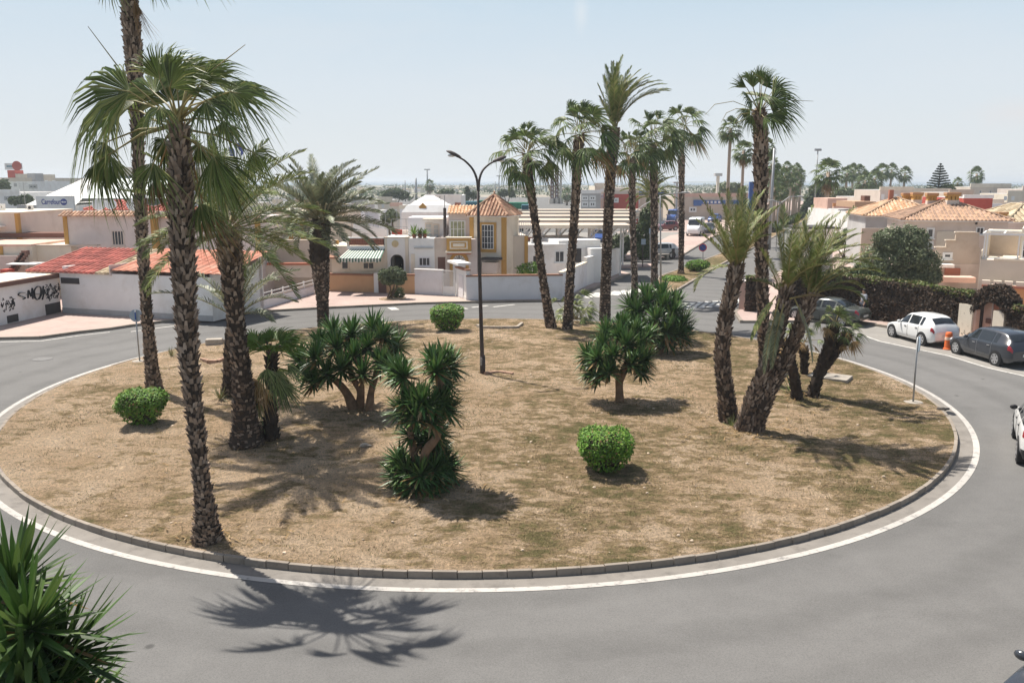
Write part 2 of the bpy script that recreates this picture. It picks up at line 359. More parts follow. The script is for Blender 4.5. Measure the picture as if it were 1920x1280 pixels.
# island body: mound with small bumps
mb = MB(); NR, NA = 190, 640
for i in range(NR+1):
    r = (RK - .09)*sqrt(i/NR) if i else 0.0
    for j in range(NA):
        a = 2*pi*j/NA; x, y = CEN.x + r*cos(a), CEN.y + r*sin(a)
        q = V((x, y, 0)); e = min(1, (RK - .09 - r)/.6)
        mb.v.append((x, y, mound(x, y) + e*(.05*noise.noise(q*.45) + .035*noise.noise(q*1.7) + .045*noise.noise(q*3.6) + .022*noise.noise(q*9))))
for i in range(NR):
    for j in range(NA): mb.f.append((i*NA+j, i*NA+(j+1) % NA, (i+1)*NA+(j+1) % NA, (i+1)*NA+j))
struct('island_ground', mb, M['soil'], smooth=True)
mb = MB(); n = 204
for i in range(n):
    a, b = 2*pi*(i+.012)/n, 2*pi*(i+.988)/n; h = .15 + U(-.008, .008); dr = U(-.012, .006)
    c = [CEN + V((cos(t)*r, sin(t)*r, z)) for z in (-.05, h) for r in (RK-.10+dr, RK+dr) for t in (a, b)]
    mb.add(c, [(0,1,3,2),(4,6,7,5),(0,4,5,1),(2,3,7,6),(0,2,6,4),(1,5,7,3)])
struct('kerb', mb, M['kerb'], bevel=.012)
mb = MB(); annulus(mb, RK-.02, 16.60, .004); struct('gutter', mb, M['gutter'])
mb = MB(); annulus(mb, 16.60, 16.77, .008); struct('road_line', mb, M['paint'])

def px(*l): return [G(a, b) for a, b in l]
# left pavement in front of the houses
edge = px((-330, 668), (-150, 645), (0, 637), (75, 635.5), (150, 625), (206, 619), (245, 613), (300, 606), (400, 596), (490, 586), (595, 580), (700, 575), (780, 571), (840, 569.3), (1020, 566.3), (1075, 556), (1120, 540), (1182, 515))
slab('pavement', list(edge) + [(9.2, 76), (-8, 79), (-95, 84), (-110, 40)], .12, M['paving'])
mb = MB(); kerbline(mb, edge, .135); struct('kerb', mb, M['kerb'])
# far pavement beyond the side street, and the car park behind
AV = V((.385, .923, 0)).normalized()
e2 = px((1040, 492), (1150, 489), (1270, 486), (1335, 446)); far = e2[-1] + AV*230
slab('pavement', list(e2) + [far, far + V((-14, 6, 0)), (14, 128), (-110, 128), (-110, 92)], .12, M['paving'])
mb = MB(); kerbline(mb, e2 + [far], .135, L=3); struct('kerb', mb, M['kerb'])
lot = [p + V((-2.2, 3.5, 0)) for p in e2[1:]]
mb = MB(); mb.face((-100, 97, .124), (lot[0].x - 1, lot[0].y + 3, .124), (lot[1].x - 1, lot[1].y + 3, .124), (lot[2].x-3, lot[2].y, .124), (lot[2].x + 2, lot[2].y + 8, .124), (-100, 127, .124)); struct('car_park', mb, M['parking'])
mb = MB()
for i in range(14): mb.frame(V((2 + i*2.6, 112 + .3*i, 0)), V((1,0,0)), V((0,1,0)), 0, .12, 0, 5, .124, .128)
struct('parking_lines', mb, M['paint'])
# splitter island of the side street
e4 = px((1150, 500), (1225, 496), (1228, 500), (1160, 504)); slab('traffic_island', e4, .12, M['paving'])
# avenue median
md = px((1222, 556), (1230, 533), (1241, 519), (1300, 498), (1350, 478)) ; mr = px((1345, 500), (1323, 512), (1267, 546), (1240, 558))
mfl, mfr = md[-1] + AV*190, mr[0] + AV*190
slab('median_ground', md + [mfl, mfr] + mr, .10, M['soil'])
mb = MB(); kerbline(mb, [mfr] + mr + md + [mfl], .13, L=1.0); struct('kerb', mb, M['kerb'])
# right block
e3 = px((1376, 588), (1388, 605.5), (1480, 605), (1590, 604), (1650, 613), (1780, 634), (1920, 664), (2200, 730))
rk = [e3[0] + AV*t for t in (210, 60, 25)]
slab('pavement', rk + list(e3) + [(80, 28), (90, 60), (80, 110), (75, 180)], .12, M['paving'])
mb = MB(); kerbline(mb, rk + list(e3), .135); struct('kerb', mb, M['kerb'])
# pale parking lane with its edge line
pl = px((1585, 617), (1650, 640), (1780, 667.5), (1850, 689), (1925, 706), (2200, 775))
mb = MB()
for a, b, c, d in zip(pl[:-1], pl[1:], [e3[3], e3[4], e3[5], e3[5], e3[6]], [e3[4], e3[5], e3[5], e3[6], e3[7]]):
    if (c - d).length < .01: mb.face(a + V((0,0,.004)), b + V((0,0,.004)), c + V((0,0,.004)))
    else: mb.face(*[p + V((0,0,.004)) for p in (a, b, d, c)])
struct('parking_lane', mb, M['parking'])
def stripe(mb, pts, wd, z=.008):
    for a, b in zip(pts[:-1], pts[1:]):
        u = (b - a).normalized(); q = V((-u.y, u.x, 0))*wd/2; zz = V((0, 0, z))
        mb.face(a - q + zz, b - q + zz, b + q + zz, a + q + zz)
mb = MB(); stripe(mb, pl, .12)
stripe(mb, px((0, 641), (75, 639.5), (150, 629), (206, 622.5)), .12)
stripe(mb, px((245, 622), (300, 614.5), (335, 610)), .14)
stripe(mb, px((850, 574), (872, 579.5)), .5); stripe(mb, px((885, 576.5), (915, 573)), .2); stripe(mb, px((925, 575.5), (965, 571)), .2)
stripe(mb, px((733, 576.5), (742, 581)), .5)
struct('road_markings', mb, M['zebra'])
mb = MB()                                        # zebra crossings on both carriageways
for (ax, ay), (bx, by), L, n in (((1270, 575), (1385, 566), 3.2, 8), ((1085, 556), (1205, 545), 3.0, 7)):
    a, b = G(ax, ay), G(bx, by)
    for i in range(n):
        p = a + (b - a)*((i+.5)/n); u = AV; q = V((u.y, -u.x, 0))
        mb.frame(p, q, u, -.25, .25, -L/2, L/2, .003, .008)
struct('zebra_crossing', mb, M['zebra'])
def cover(x, y, r, label):
    c = G(x, y); mb = MB(); mb.disc(c + V((0,0,.006)), (0,0,1), r, .012, 28); o = mb.build('manhole_cover', M['manhole'], loc=c); tag(o, label, 'manhole cover')
M['manhole'] = mat('cast iron cover', (.15, .145, .14), .7, .2, 8, bump=.4, bscale=30)
cover(80, 673, .42, 'round iron manhole cover in the asphalt at the left edge of the road')

# dry grass blades: thick where the soil is greenest
def grass_density(x, y):
    q = V((x*.32, y*.32, 3)); n = noise.noise(q)*.6 + noise.noise(q*4.3)*.5 + noise.noise(q*.33)*.5 + .024*x
    return n
mb = MB(); k = 0; r2 = random.Random(3)
for i in range(230000):
    a = r2.uniform(0, 2*pi); r = (RK-.16)*sqrt(r2.random()); x, y = CEN.x + r*cos(a), CEN.y + r*sin(a)
    if grass_density(x, y) < r2.uniform(-.35, .75) - .05 - (.12 if r > 13 else 0): continue
    z = mound(x, y) - .02; h = r2.uniform(.02, .065); t = r2.uniform(0, 2*pi); l = r2.uniform(.03, .09); w = r2.uniform(.006, .014)
    d = V((cos(t), sin(t), 0)); s = V((-d.y, d.x, 0))*w; p = V((x, y, z))
    mb.add([p - s, p + s, p + d*l + V((0,0,h))], [(0, 1, 2)])
tag(mb.build('dry_grass', M['straw']), 'patchy dry grass and straw over the sandy traffic island', 'grass', kind='stuff')
# loose stones and lumps of earth
mb = MB()
for i in range(420):
    a = r2.uniform(0, 2*pi); r = 15.8*sqrt(r2.random()); x, y = CEN.x + r*cos(a), CEN.y + r*sin(a); q = r2.uniform(.012, .04)
    mb.blob((x, y, mound(x, y) + q*.2), (q*1.3, q, q*.7), 6, 4, .5)
tag(mb.build('pebbles', mat('pale pebble', (.55, .44, .33), .95, .2, 9, island=.35)), 'small pale stones scattered over the dry soil of the island', 'stones', kind='stuff')

mb = MB(); r2 = random.Random(12)
for bx, by_, n, R in ((388, 1012, 170, 1.6), (290, 735, 110, 1.5), (470, 835, 420, 2.6), (1392, 806, 420, 2.6), (1500, 742, 160, 1.8), (672, 770, 150, 1.8), (792, 918, 150, 1.4), (1162, 755, 90, 1.4), (1050, 616, 120, 1.8), (606, 612, 60, 1.2)):
    c = GM(bx, by_)
    for i in range(n):
        a = r2.uniform(0, 2*pi); r = R*abs(r2.gauss(0, .55)); x, y = c.x + r*cos(a), c.y + r*sin(a)
        if math.hypot(x - CEN.x, y - CEN.y) > RK - .25: continue
        t = r2.uniform(0, 2*pi); l = r2.uniform(.05, .28); w = r2.uniform(.006, .022)
        d = V((cos(t), sin(t), r2.uniform(-.1, .25))); s = V((-sin(t), cos(t), r2.uniform(-.3, .3)))*w; p = V((x, y, mound(x, y) + .05))
        mb.add([p - d*l*.5 - s*.4, p - d*l*.5 + s*.4, p + s, p + d*l*.5, p - s], [(0, 1, 2, 4), (4, 2, 3)])
tag(mb.build('leaf_litter', M['dead']), 'brown leaf and frond scraps around the feet of the palms and yuccas', 'leaf litter', kind='stuff')

# ------------------------------------------------------------------ plants
class LB(MB):                               # mesh with several material slots
    def __init__(s): super().__init__(); s.marks = [(0, 0)]
    def use(s, i): s.marks.append((len(s.f), i))
    def build(s, name, mats, parent=None, loc=None, smooth=False):
        o = MB.build(s, name, mats[0], parent, loc, smooth)
        for m in mats[1:]: o.data.materials.append(m)
        mi = [0]*len(s.f); mk = s.marks + [(len(s.f), 0)]
        for (a, i), (b, _) in zip(mk[:-1], mk[1:]):
            for q in range(a, b): mi[q] = i
        o.data.polygons.foreach_set('material_index', mi); o.data.update()
        return o
def curve_pts(pts, n):                       # Catmull-Rom through pts (vectors or numbers)
    out = []; m = len(pts) - 1
    for i in range(n+1):
        t = i/n*m; k = min(int(t), m-1); t -= k
        a, b, c, d = pts[max(k-1, 0)], pts[k], pts[k+1], pts[min(k+2, m)]
        out.append(((b*2) + (c - a)*t + (a*2 - b*5 + c*4 - d)*t*t + (b*3 - a - c*3 + d)*t*t*t)*.5)
    return out
WIND = V((.30, .04, 0))
def fan_blade(mb, H, d, up, R, n=34, A=1.95, droop=.35, r=rnd, wind=1.0):
    d = d.normalized(); s = d.cross(up)
    if s.length < .05: s = d.cross(V((.3, 1, .2)))
    s.normalize(); nn = s.cross(d)
    def pt(a, q, pl):
        v = d*cos(a) + s*sin(a); f = q/R; t = max(0, (f - .38)/.62)
        p = H + v*q + nn*(pl - .20*R*sin(a)**2*f)
        p.z -= R*(droop*(t**1.8*1.25 + .15*f*f)); p += WIND*(wind*R*.8*t*t)
        return p
    for i in range(n):
        a = -A + 2*A*(i + .5)/n; da = A/n*1.08; L = R*(.74 + .26*cos(a*.75))*r.uniform(.88, 1.06); pl = .018*R*(1 if i % 2 else -1)
        j = r.uniform(-.08, .08); L *= r.choice((.8, .95, 1, 1, 1.05))
        vs = [pt(a-da, .03*R, 0), pt(a+da, .03*R, 0), pt(a-da, .44*L, pl), pt(a+da, .44*L, -pl), pt(a-da*.42+j, .72*L, pl*.5), pt(a+da*.42+j, .72*L, -pl*.5), pt(a+j*2, L, 0)]
        mb.add(vs, [(0,1,3,2), (2,3,5,4), (4,5,6)])
def fan_frond(A, H, d, up, R, leaf='fan', n=34, spread=1.95, droop=.35, parent=None, name='frond', r=rnd, rad=.022, sag=.12, wind=1.0):
    mb = LB(); fan_blade(mb, V(H), V(d), V(up), R, n, spread, droop, r, wind)
    mb.use(1); A, H = V(A), V(H); L = (H - A).length
    c = (A + H)/2 + V((0, 0, sag*L))
    mb.tube([A, A*.25 + c*.5 + H*.25 + (c - (A+H)/2)*.0, H, H + V(d).normalized()*R*.18], [rad*1.5, rad, rad*.7, rad*.3], 5)
    return mb.build(name, [M[leaf], M['rachis'] if leaf != 'dead' else M['dead']], parent)
def fan_crown(root, top, nf, pl, R, seed, leaf='fan', lo=-62, hi=84, n=26, lean=V((0,0,0)), deadn=1, name='frond', droop=.30, sp=1.6):
    r = random.Random(seed)
    for k in range(nf):
        f = k/(nf - 1); az = k*2.39996 + r.uniform(-.3, .3); el = radians(hi + (lo - hi)*f**.85 + r.uniform(-8, 8))
        d0 = V((cos(az)*cos(el), sin(az)*cos(el), sin(el))) + lean*(.35 + .4*f); d0.normalize()
        A = V(top) + V((cos(az), sin(az), 0))*.12 + V((0, 0, .35*(1-f) - .25*f))
        H = A + d0*pl*r.uniform(.8, 1.2)*(.75 + .5*min(1, 2*f)); H.z -= .10*pl*f
        d1 = (d0 + V((.12, 0, -.22 - .32*f))).normalized() if f > .15 else d0
        up = (V((0, 0, 1)) + V((r.uniform(-.7, .7), r.uniform(-.7, .7), 0)))
        dead = k >= nf - deadn
        fan_frond(A, H, d1, up, R*r.uniform(.85, 1.12)*(.85 if f < .1 else 1), 'dead' if dead else leaf, n, sp if f > .12 else .9, droop + .25*f, root, 'dead_frond' if dead else name, r, .018, .10)
def date_frond(B, az, el, L, bend, parent, leaf='date', n=46, lf=.46, r=rnd, wind=1.0, name='frond', lift=.4, lw=.016, stalk=.024):
    mb = LB(); h = V((cos(az), sin(az), 0)); p = V(B); pts = [p.copy()]; ds = []; N = 14
    for i in range(N):
        t = (i + .5)/N; e = el - bend*t**1.5
        d = (h*cos(e) + V((0, 0, sin(e))) + WIND*(wind*1.1*t*t)).normalized(); p = p + d*(L/N); pts.append(p.copy()); ds.append(d)
    ds.append(ds[-1]); twist = r.uniform(-.35, .35)
    for i in range(n):
        t = .13 + .87*(i + .5)/n; q = t*N; k = min(int(q), N-1); c = pts[k].lerp(pts[k+1], q - k); d = ds[k]
        s = d.cross(V((0, 0, 1)))
        if s.length < .1: s = d.cross(V((h.x, h.y, .4)))
        s.normalize(); u = s.cross(d); s, u = s*cos(twist) + u*sin(twist), u*cos(twist) - s*sin(twist)
        ph = radians(62 - 38*t); l = lf*(max(.02, sin(pi*(.08 + .86*t))))**.55*r.uniform(.82, 1.1)
        for sg in (-1, 1):
            v = (d*cos(ph) + s*sg*sin(ph) + u*(lift*r.uniform(.3, 1.3))).normalized(); w = d.cross(v).normalized().cross(v)*lw
            m = c + v*l*.55; e = c + v*l + V((0, 0, -.16*l)) + WIND*(.25*l*wind)
            mb.add([c - w*.6, c + w*.6, m + w, m - w, e], [(0,1,2,3), (3,2,4)])
    mb.use(1); mb.tube(pts, [stalk*(1 - .85*i/N) for i in range(N+1)], 5)
    return mb.build(name, [M[leaf], M['rachis']], parent)
def date_crown(root, top, nf, L, seed, lo=-25, hi=86, bend=(.5, 1.3), leaf='date', wind=1.0, lf=.46, n=46, lean=V((0,0,0)), azr=None, lw=.016, lift=.4):
    r = random.Random(seed)
    for k in range(nf):
        f = (k + .5)/nf; az = k*2.39996 + r.uniform(-.3, .3)
        if azr: az = azr[0] + (azr[1] - azr[0])*r.random()
        el = radians(hi + (lo - hi)*f + r.uniform(-7, 7)); dz = .25*(1-f) - .2*f
        d = V((cos(az)*cos(el), sin(az)*cos(el), sin(el))) + lean; az2, el2 = atan2(d.y, d.x), math.asin(max(-1, min(1, d.normalized().z)))
        date_frond(V(top) + V((cos(az)*.14, sin(az)*.14, dz)), az2, el2, L*r.uniform(.82, 1.1)*(.8 if f < .08 else 1), r.uniform(*bend), root, leaf, n, lf, r, wind, lift=lift, lw=lw)
def palm_trunk(root, pts, rads, m, seed, bw=.13, bh=.22, out=.06, ds=.13, gap=1.0, sides=14, name='trunk', jag=.25, cover=(0, 1)):
    r = random.Random(seed); L = sum((b - a).length for a, b in zip(pts[:-1], pts[1:])); n = max(10, int(L/.18))
    C = curve_pts(pts, n); Rr = curve_pts([float(x) for x in rads], n)
    mb = LB(); mb.use(1); mb.tube(C, [q*(1 + .07*noise.noise(V((i*.31, seed, 0)))) for i, q in enumerate(Rr)], sides)
    mb.use(0); s, k = 0.0, 0
    while s < L - .05:
        f = s/L; q = f*n; i = min(int(q), n-1); c = C[i].lerp(C[i+1], q - i); R = Rr[i] + (Rr[i+1] - Rr[i])*(q - i)
        u = (C[i+1] - C[i]).normalized(); X = u.orthogonal().normalized(); Y = u.cross(X)
        m_ = max(5, int(2*pi*R/(bw*gap)))
        if cover[0] <= f <= cover[1]:
            for j in range(m_):
                if r.random() < .16: continue
                a = 2*pi*(j + (k % 2)*.5 + r.uniform(-jag, jag))/m_; o = X*cos(a) + Y*sin(a); sd_ = u.cross(o)
                b = c + o*R*.96 + u*r.uniform(-.04, .04); w = bw*r.uniform(.7, 1.15); gq = .62 + .55*f; h = bh*gq*r.uniform(.6, 1.25); e = out*gq*r.uniform(.35, 1.6); t = sd_*r.uniform(-.05, .05)
                mb.add([b - sd_*w/2, b + sd_*w/2, b + sd_*w*.3 + u*h + o*e + t, b - sd_*w*.3 + u*h + o*e + t, b + sd_*w*.25 + u*h*.75, b - sd_*w*.25 + u*h*.75], [(0,1,2,3), (3,2,4,5), (0,3,5), (1,4,2)])
        s += ds*r.uniform(.85, 1.15); k += 1
    return mb.build(name, [M[m], M['fibre']], root)
def palm_pts(Y, *l): return [P(x, y, Y) for x, y in l]
def prad(Y, *w, out=.0): return [max(.05, q*Y/FPX/2 - out) for q in w]   # picture widths, boots included

# --- A: large fan palm nearest to the viewer
b = GM(388, 1012); Y = b.y
pa = thing('fan_palm', 'tall shaggy fan palm nearest the viewer at the left front rim of the traffic island', 'palm tree', b)
palm_trunk(pa, [b + V((0, 0, -.1))] + palm_pts(Y, (386, 965), (378, 900), (367, 790), (354, 670), (347, 560), (342, 450), (339, 340), (335, 240)), prad(Y, 70, 48, 38, 38, 42, 46, 50, 47, 34, out=.05), 'bark', 11, .085, .17, .07, .078)
TOP = P(335, 232, Y)
for hx, hy, hd, tx, ty, td, upm, sp, leaf, dr in (
    (243, 172, -.4, 80, 150, -.8, .9, 1.45, 'fan', .30), (255, 190, .5, 110, 185, 1.0, .5, 1.5, 'fan', .5), (300, 150, .3, 285, 58, .3, .8, 1.2, 'fan', .25), (318, 165, -.5, 345, 75, -.9, .9, 1.25, 'fan', .45),
    (352, 150, .6, 386, 72, 1.0, .7, 1.3, 'fan', .5), (386, 148, .2, 452, 96, .4, .8, 1.25, 'fan', .45), (432, 172, -.4, 528, 195, -.6, .75, 1.7, 'fan', .35), (425, 175, .7, 505, 140, 1.3, .7, 1.5, 'fan', .4),
    (385, 190, -.7, 452, 230, -1.0, .6, 1.7, 'fan', .4), (420, 228, .3, 432, 300, .5, .9, 1.2, 'fan', .3), (400, 292, -.4, 452, 392, -.6, .95, 1.25, 'fan', .2), (475, 286, .5, 522, 335, .8, .9, 1.5, 'fan', .3),
    (288, 305, -.3, 262, 395, -.5, .9, 1.3, 'fan', .25), (196, 268, .3, 178, 330, .4, .9, 1.5, 'fan', .35), (205, 290, -.2, 200, 385, -.3, .95, 1.1, 'fan', .2), (205, 200, 1.0, 190, 260, 1.3, .8, 1.4, 'fan', .4),
    (375, 380, -.2, 402, 462, -.3, .95, .95, 'fan', .15), (382, 392, .1, 430, 475, .1, .95, .8, 'dead', .15), (300, 200, -.8, 275, 240, -1.2, .5, 1.7, 'fan', .4), (345, 200, 1.2, 350, 215, 2.3, .3, 1.7, 'fan', .4),
    (320, 190, .8, 300, 130, 1.4, .5, 1.6, 'fan', .4), (372, 270, .6, 380, 350, .9, .9, 1.3, 'fan', .25), (188, 300, .0, 182, 400, .0, .95, 1.0, 'fan', .2), (330, 150, .4, 322, 70, .6, .8, 1.2, 'fan', .3), (290, 175, .7, 235, 120, 1.3, .7, 1.4, 'fan', .4), (375, 165, -.4, 415, 110, -.7, .8, 1.3, 'fan', .4), (400, 190, .3, 470, 165, .6, .8, 1.5, 'fan', .4), (310, 260, .5, 285, 330, .8, .9, 1.2, 'fan', .25), (350, 175, -.5, 370, 110, -.8, .8, 1.3, 'fan', .4), (412, 320, .1, 440, 410, .1, .95, 1.1, 'fan', .2), (280, 225, .2, 225, 250, .3, .8, 1.4, 'fan', .4), (293, 330, .1, 300, 420, .1, .95, .7, 'dead', .1)):
    H = P(hx, hy, Y + hd); T = P(tx, ty, Y + td); d = T - H
    up = V((0, -upm, sqrt(1 - upm*upm) + .05))
    fan_frond(TOP + V((U(-.1, .1), U(-.1, .1), U(-.25, .2))), H, d, up, d.length*(1.12 if ty < hy - 30 else .96), leaf, 42, sp*.9, dr*(.75 if ty < hy - 30 else 1.6 if ty > hy + 20 else 1.1), pa, 'dead_frond' if leaf == 'dead' else 'frond', rnd, .02, .14, .7)
for x, y, xx, yy in ((165, 50, 240, 150), (460, 84, 398, 132)):
    mb = MB(); mb.tube([TOP, P(xx, yy, Y), P(x, y, Y)], [.03, .015, .006], 5); mb.build('bare_stalk', M['rachis'], pa)

# --- B: very tall fan palm at the left, crown above the picture
b = GM(290, 735); Y = b.y
pb = thing('fan_palm', 'very tall slender fan palm behind the left clipped bush, crown cut off by the picture', 'palm tree', b)
palm_trunk(pb, [b + V((0,0,-.1))] + palm_pts(Y, (286, 700), (278, 620), (270, 500), (264, 400), (258, 250), (251, 110), (243, 15), (236, -112)), prad(Y, 40, 31, 26, 25, 26, 27, 33, 33, 24, out=.06), 'bark', 12, .11, .20, .065, .10)
fan_crown(pb, P(236, -118, Y), 24, 1.2, 1.3, 21, lo=2, n=26, deadn=0)
for hx, hy, tx, ty in ((212, -40, 172, -4), (252, 0, 268, 62), (292, -42, 330, -12)):
    H = P(hx, hy, Y - .3); T = P(tx, ty, Y - .5); fan_frond(P(238, -90 if tx != 268 else 0, Y), H, T - H, V((0, -.9, .3)), (T-H).length, 'dead' if tx == 268 else 'fan', 26, .35 if tx == 268 else 1.3, .3, pb, 'dead_frond' if tx == 268 else 'frond')

# --- C: thick trunked date palm left of centre
b = GM(463, 832); Y = b.y
pc = thing('date_palm', 'thick trunked date palm with a wide flared foot between the two nearest left trunks', 'palm tree', b)
palm_trunk(pc, [b + V((0,0,-.1))] + palm_pts(Y, (459, 780), (453, 700), (444, 620), (437, 540), (431, 470), (428, 430)), prad(Y, 74, 52, 42, 38, 42, 48, 36, out=.05), 'barkd', 13, .115, .16, .065, .095)
date_crown(pc, P(428, 425, Y), 42, 2.75, 31, lo=-18, hi=82, bend=(.4, 1.0), wind=.8, leaf='date')

# --- D: date palm with a bulging boot collar, behind the wide yucca
b = GM(606, 612); Y = b.y
pdm = thing('date_palm', 'date palm with a dark bulging collar below its grey green crown, far left rim', 'palm tree', b)
palm_trunk(pdm, [b + V((0,0,-.1))] + palm_pts(Y, (605, 570), (603, 530), (600, 495)), prad(Y, 25, 25, 31, 36, out=.04), 'barkd', 14, .16, .17, .06, .13)
palm_trunk(pdm, palm_pts(Y, (600, 500), (599, 470), (599, 440), (600, 418)), prad(Y, 38, 42, 42, 34, out=.09), 'barkdk', 15, .26, .34, .13, .16, name='boot_collar')
date_crown(pdm, P(602, 412, Y), 60, 3.75, 32, lo=-14, hi=84, bend=(.45, 1.1), wind=.7, leaf='dategrey', lf=.62, n=44, lw=.026)
mb = MB()
for i in range(26):
    a = U(0, 2*pi); c = P(605, 405, Y) + V((cos(a)*.5, sin(a)*.5, U(-.1, .3))); mb.tube([c, c + V((cos(a)*.5, sin(a)*.5, .5)), c + V((cos(a)*1.0, sin(a)*1.0, .45))], [.05, .04, .01], 5)
mb.build('flower_stalks', mat('flower stalk', (.55, .46, .28), .8, .2, 3, island=.3), pdm)

# --- E: small grey date palm behind C, arching fronds
b = GM(428, 742); Y = b.y
pe = thing('date_palm', 'young date palm with long pale arching fronds half hidden behind the thick left trunk', 'palm tree', b)
palm_trunk(pe, [b + V((0,0,-.1))] + palm_pts(Y, (428, 690), (432, 640), (440, 600)), prad(Y, 26, 18, 20, 22), 'barkd', 16, .14, .22, .08, .14)
r = random.Random(5); T0 = P(442, 596, Y)
for tx, ty, dy, sg in ((285, 562, -.5, .35), (330, 520, .6, .5), (380, 470, .3, .3), (400, 440, -.6, .25), (455, 440, .4, .1), (500, 455, .1, .25), (545, 470, -.3, .4), (560, 520, .8, .45), (548, 580, .2, .6), (505, 610, -.6, .55), (470, 470, -.9, .2), (400, 560, -1.4, .5),
                       (520, 540, -1.1, .5), (430, 480, 1.2, .3), (490, 500, 1.5, .4), (360, 550, 1.2, .45)):
    T = P(tx, ty, Y + dy); d = T - T0; az = atan2(d.y, d.x); hl = math.hypot(d.x, d.y); el = atan2(d.z, hl); Lr = d.length*(1 + .5*sg*sg)
    date_frond(T0, az, el + sg*1.05, Lr, sg*2.2, pe, 'dategrey', 46, .42, r, .1)
# --- F: young fan palm with bright top
b = GM(507, 822); Y = b.y
pf = thing('fan_palm', 'young fan palm with bright green top and drooping skirt beside the thick left trunk', 'palm tree', b)
palm_trunk(pf, [b + V((0,0,-.1))] + palm_pts(Y, (507, 780), (508, 740), (509, 690), (510, 655)), prad(Y, 34, 24, 18, 18, 14), 'barkdk', 17, .12, .22, .08, .12)
r = random.Random(8)
for k in range(11):
    az = k*2.4; el = radians(r.uniform(28, 75)); d = V((cos(az)*cos(el), sin(az)*cos(el), sin(el))); A = P(510, 668, Y); H = A + d*r.uniform(.35, .6)
    fan_frond(A, H, d + V((0, 0, -.1)), V((r.uniform(-.5, .5), -.5, 1)), r.uniform(.6, .8), 'fanyoung', 28, 1.5, .2, pf, 'frond', r, .012)
for k in range(16):
    az = k*2.4 + 1; el = radians(r.uniform(-50, 5)); d = V((cos(az)*cos(el), sin(az)*cos(el), sin(el))); A = P(510, r.uniform(670, 730), Y); H = A + d*r.uniform(.3, .55)
    fan_frond(A, H, d + V((0, 0, -.6)), V((r.uniform(-.5, .5), -.5, 1)), r.uniform(.5, .75), 'dead' if k % 5 == 4 else 'fan', 24, 1.2, .45, pf, 'dead_frond' if k % 5 == 4 else 'frond', r, .012)

# --- fan palms of the far rim and the median
def fan_palm(label, base, line, widths, top, nf, pl, R, seed, mound_=True, lo=-42, n=20, leaf='fandark', lean=V((.15, 0, 0)), boots=(.14, .22, .06, .13), group=None, deadn=1, bark='bark', z=.1):
    b = GM(*base) if mound_ else G(base[0], base[1], z)
    Y = b.y; o = thing('fan_palm', label, 'palm tree', b, group)
    palm_trunk(o, [b + V((0,0,-.1))] + palm_pts(Y, *line), prad(Y, *widths, out=.03), bark, seed, *boots)
    fan_crown(o, P(top[0], top[1], Y), nf, pl, R, seed, leaf, lo, 84, n, lean, deadn)
    return o, Y
fan_palm('fan palm leaning left, left one of the pair at the far rim', (1034, 614), [(1024, 560), (1012, 480), (1000, 390), (990, 320), (988, 296)], (24, 18, 16, 16, 18, 15), (988, 288), 30, .85, .98, 41)
fan_palm('fan palm leaning right, the right one of the pair at the far rim', (1064, 618), [(1068, 540), (1074, 450), (1080, 360), (1084, 290), (1086, 262)], (22, 18, 17, 17, 19, 16), (1087, 250), 30, .85, 1.02, 42)
fan_palm('thin fan palm with a small ragged crown just right of the tall date palm', (1190, 560), [(1190, 530), (1187, 440), (1185, 360), (1186, 300)], (14, 13, 12, 13, 11), (1187, 284), 26, .85, 1.0, 43, False)
fan_palm('fan palm with a dense head beside the thin lamp column on the median tip', (1226, 556), [(1227, 520), (1227, 430), (1226, 340), (1225, 275)], (18, 14, 14, 15, 12), (1225, 256), 28, .95, 1.2, 44, False)
o, Y = fan_palm('very slim fan palm with a knotted upper trunk standing alone on the planted median', (1277, 513), [(1277, 500), (1278, 420), (1278, 360), (1278, 300), (1279, 296), (1280, 250)], (14, 11, 12, 11, 13, 6, 6), (1283, 236), 22, .95, 1.25, 45, False, lo=-45)
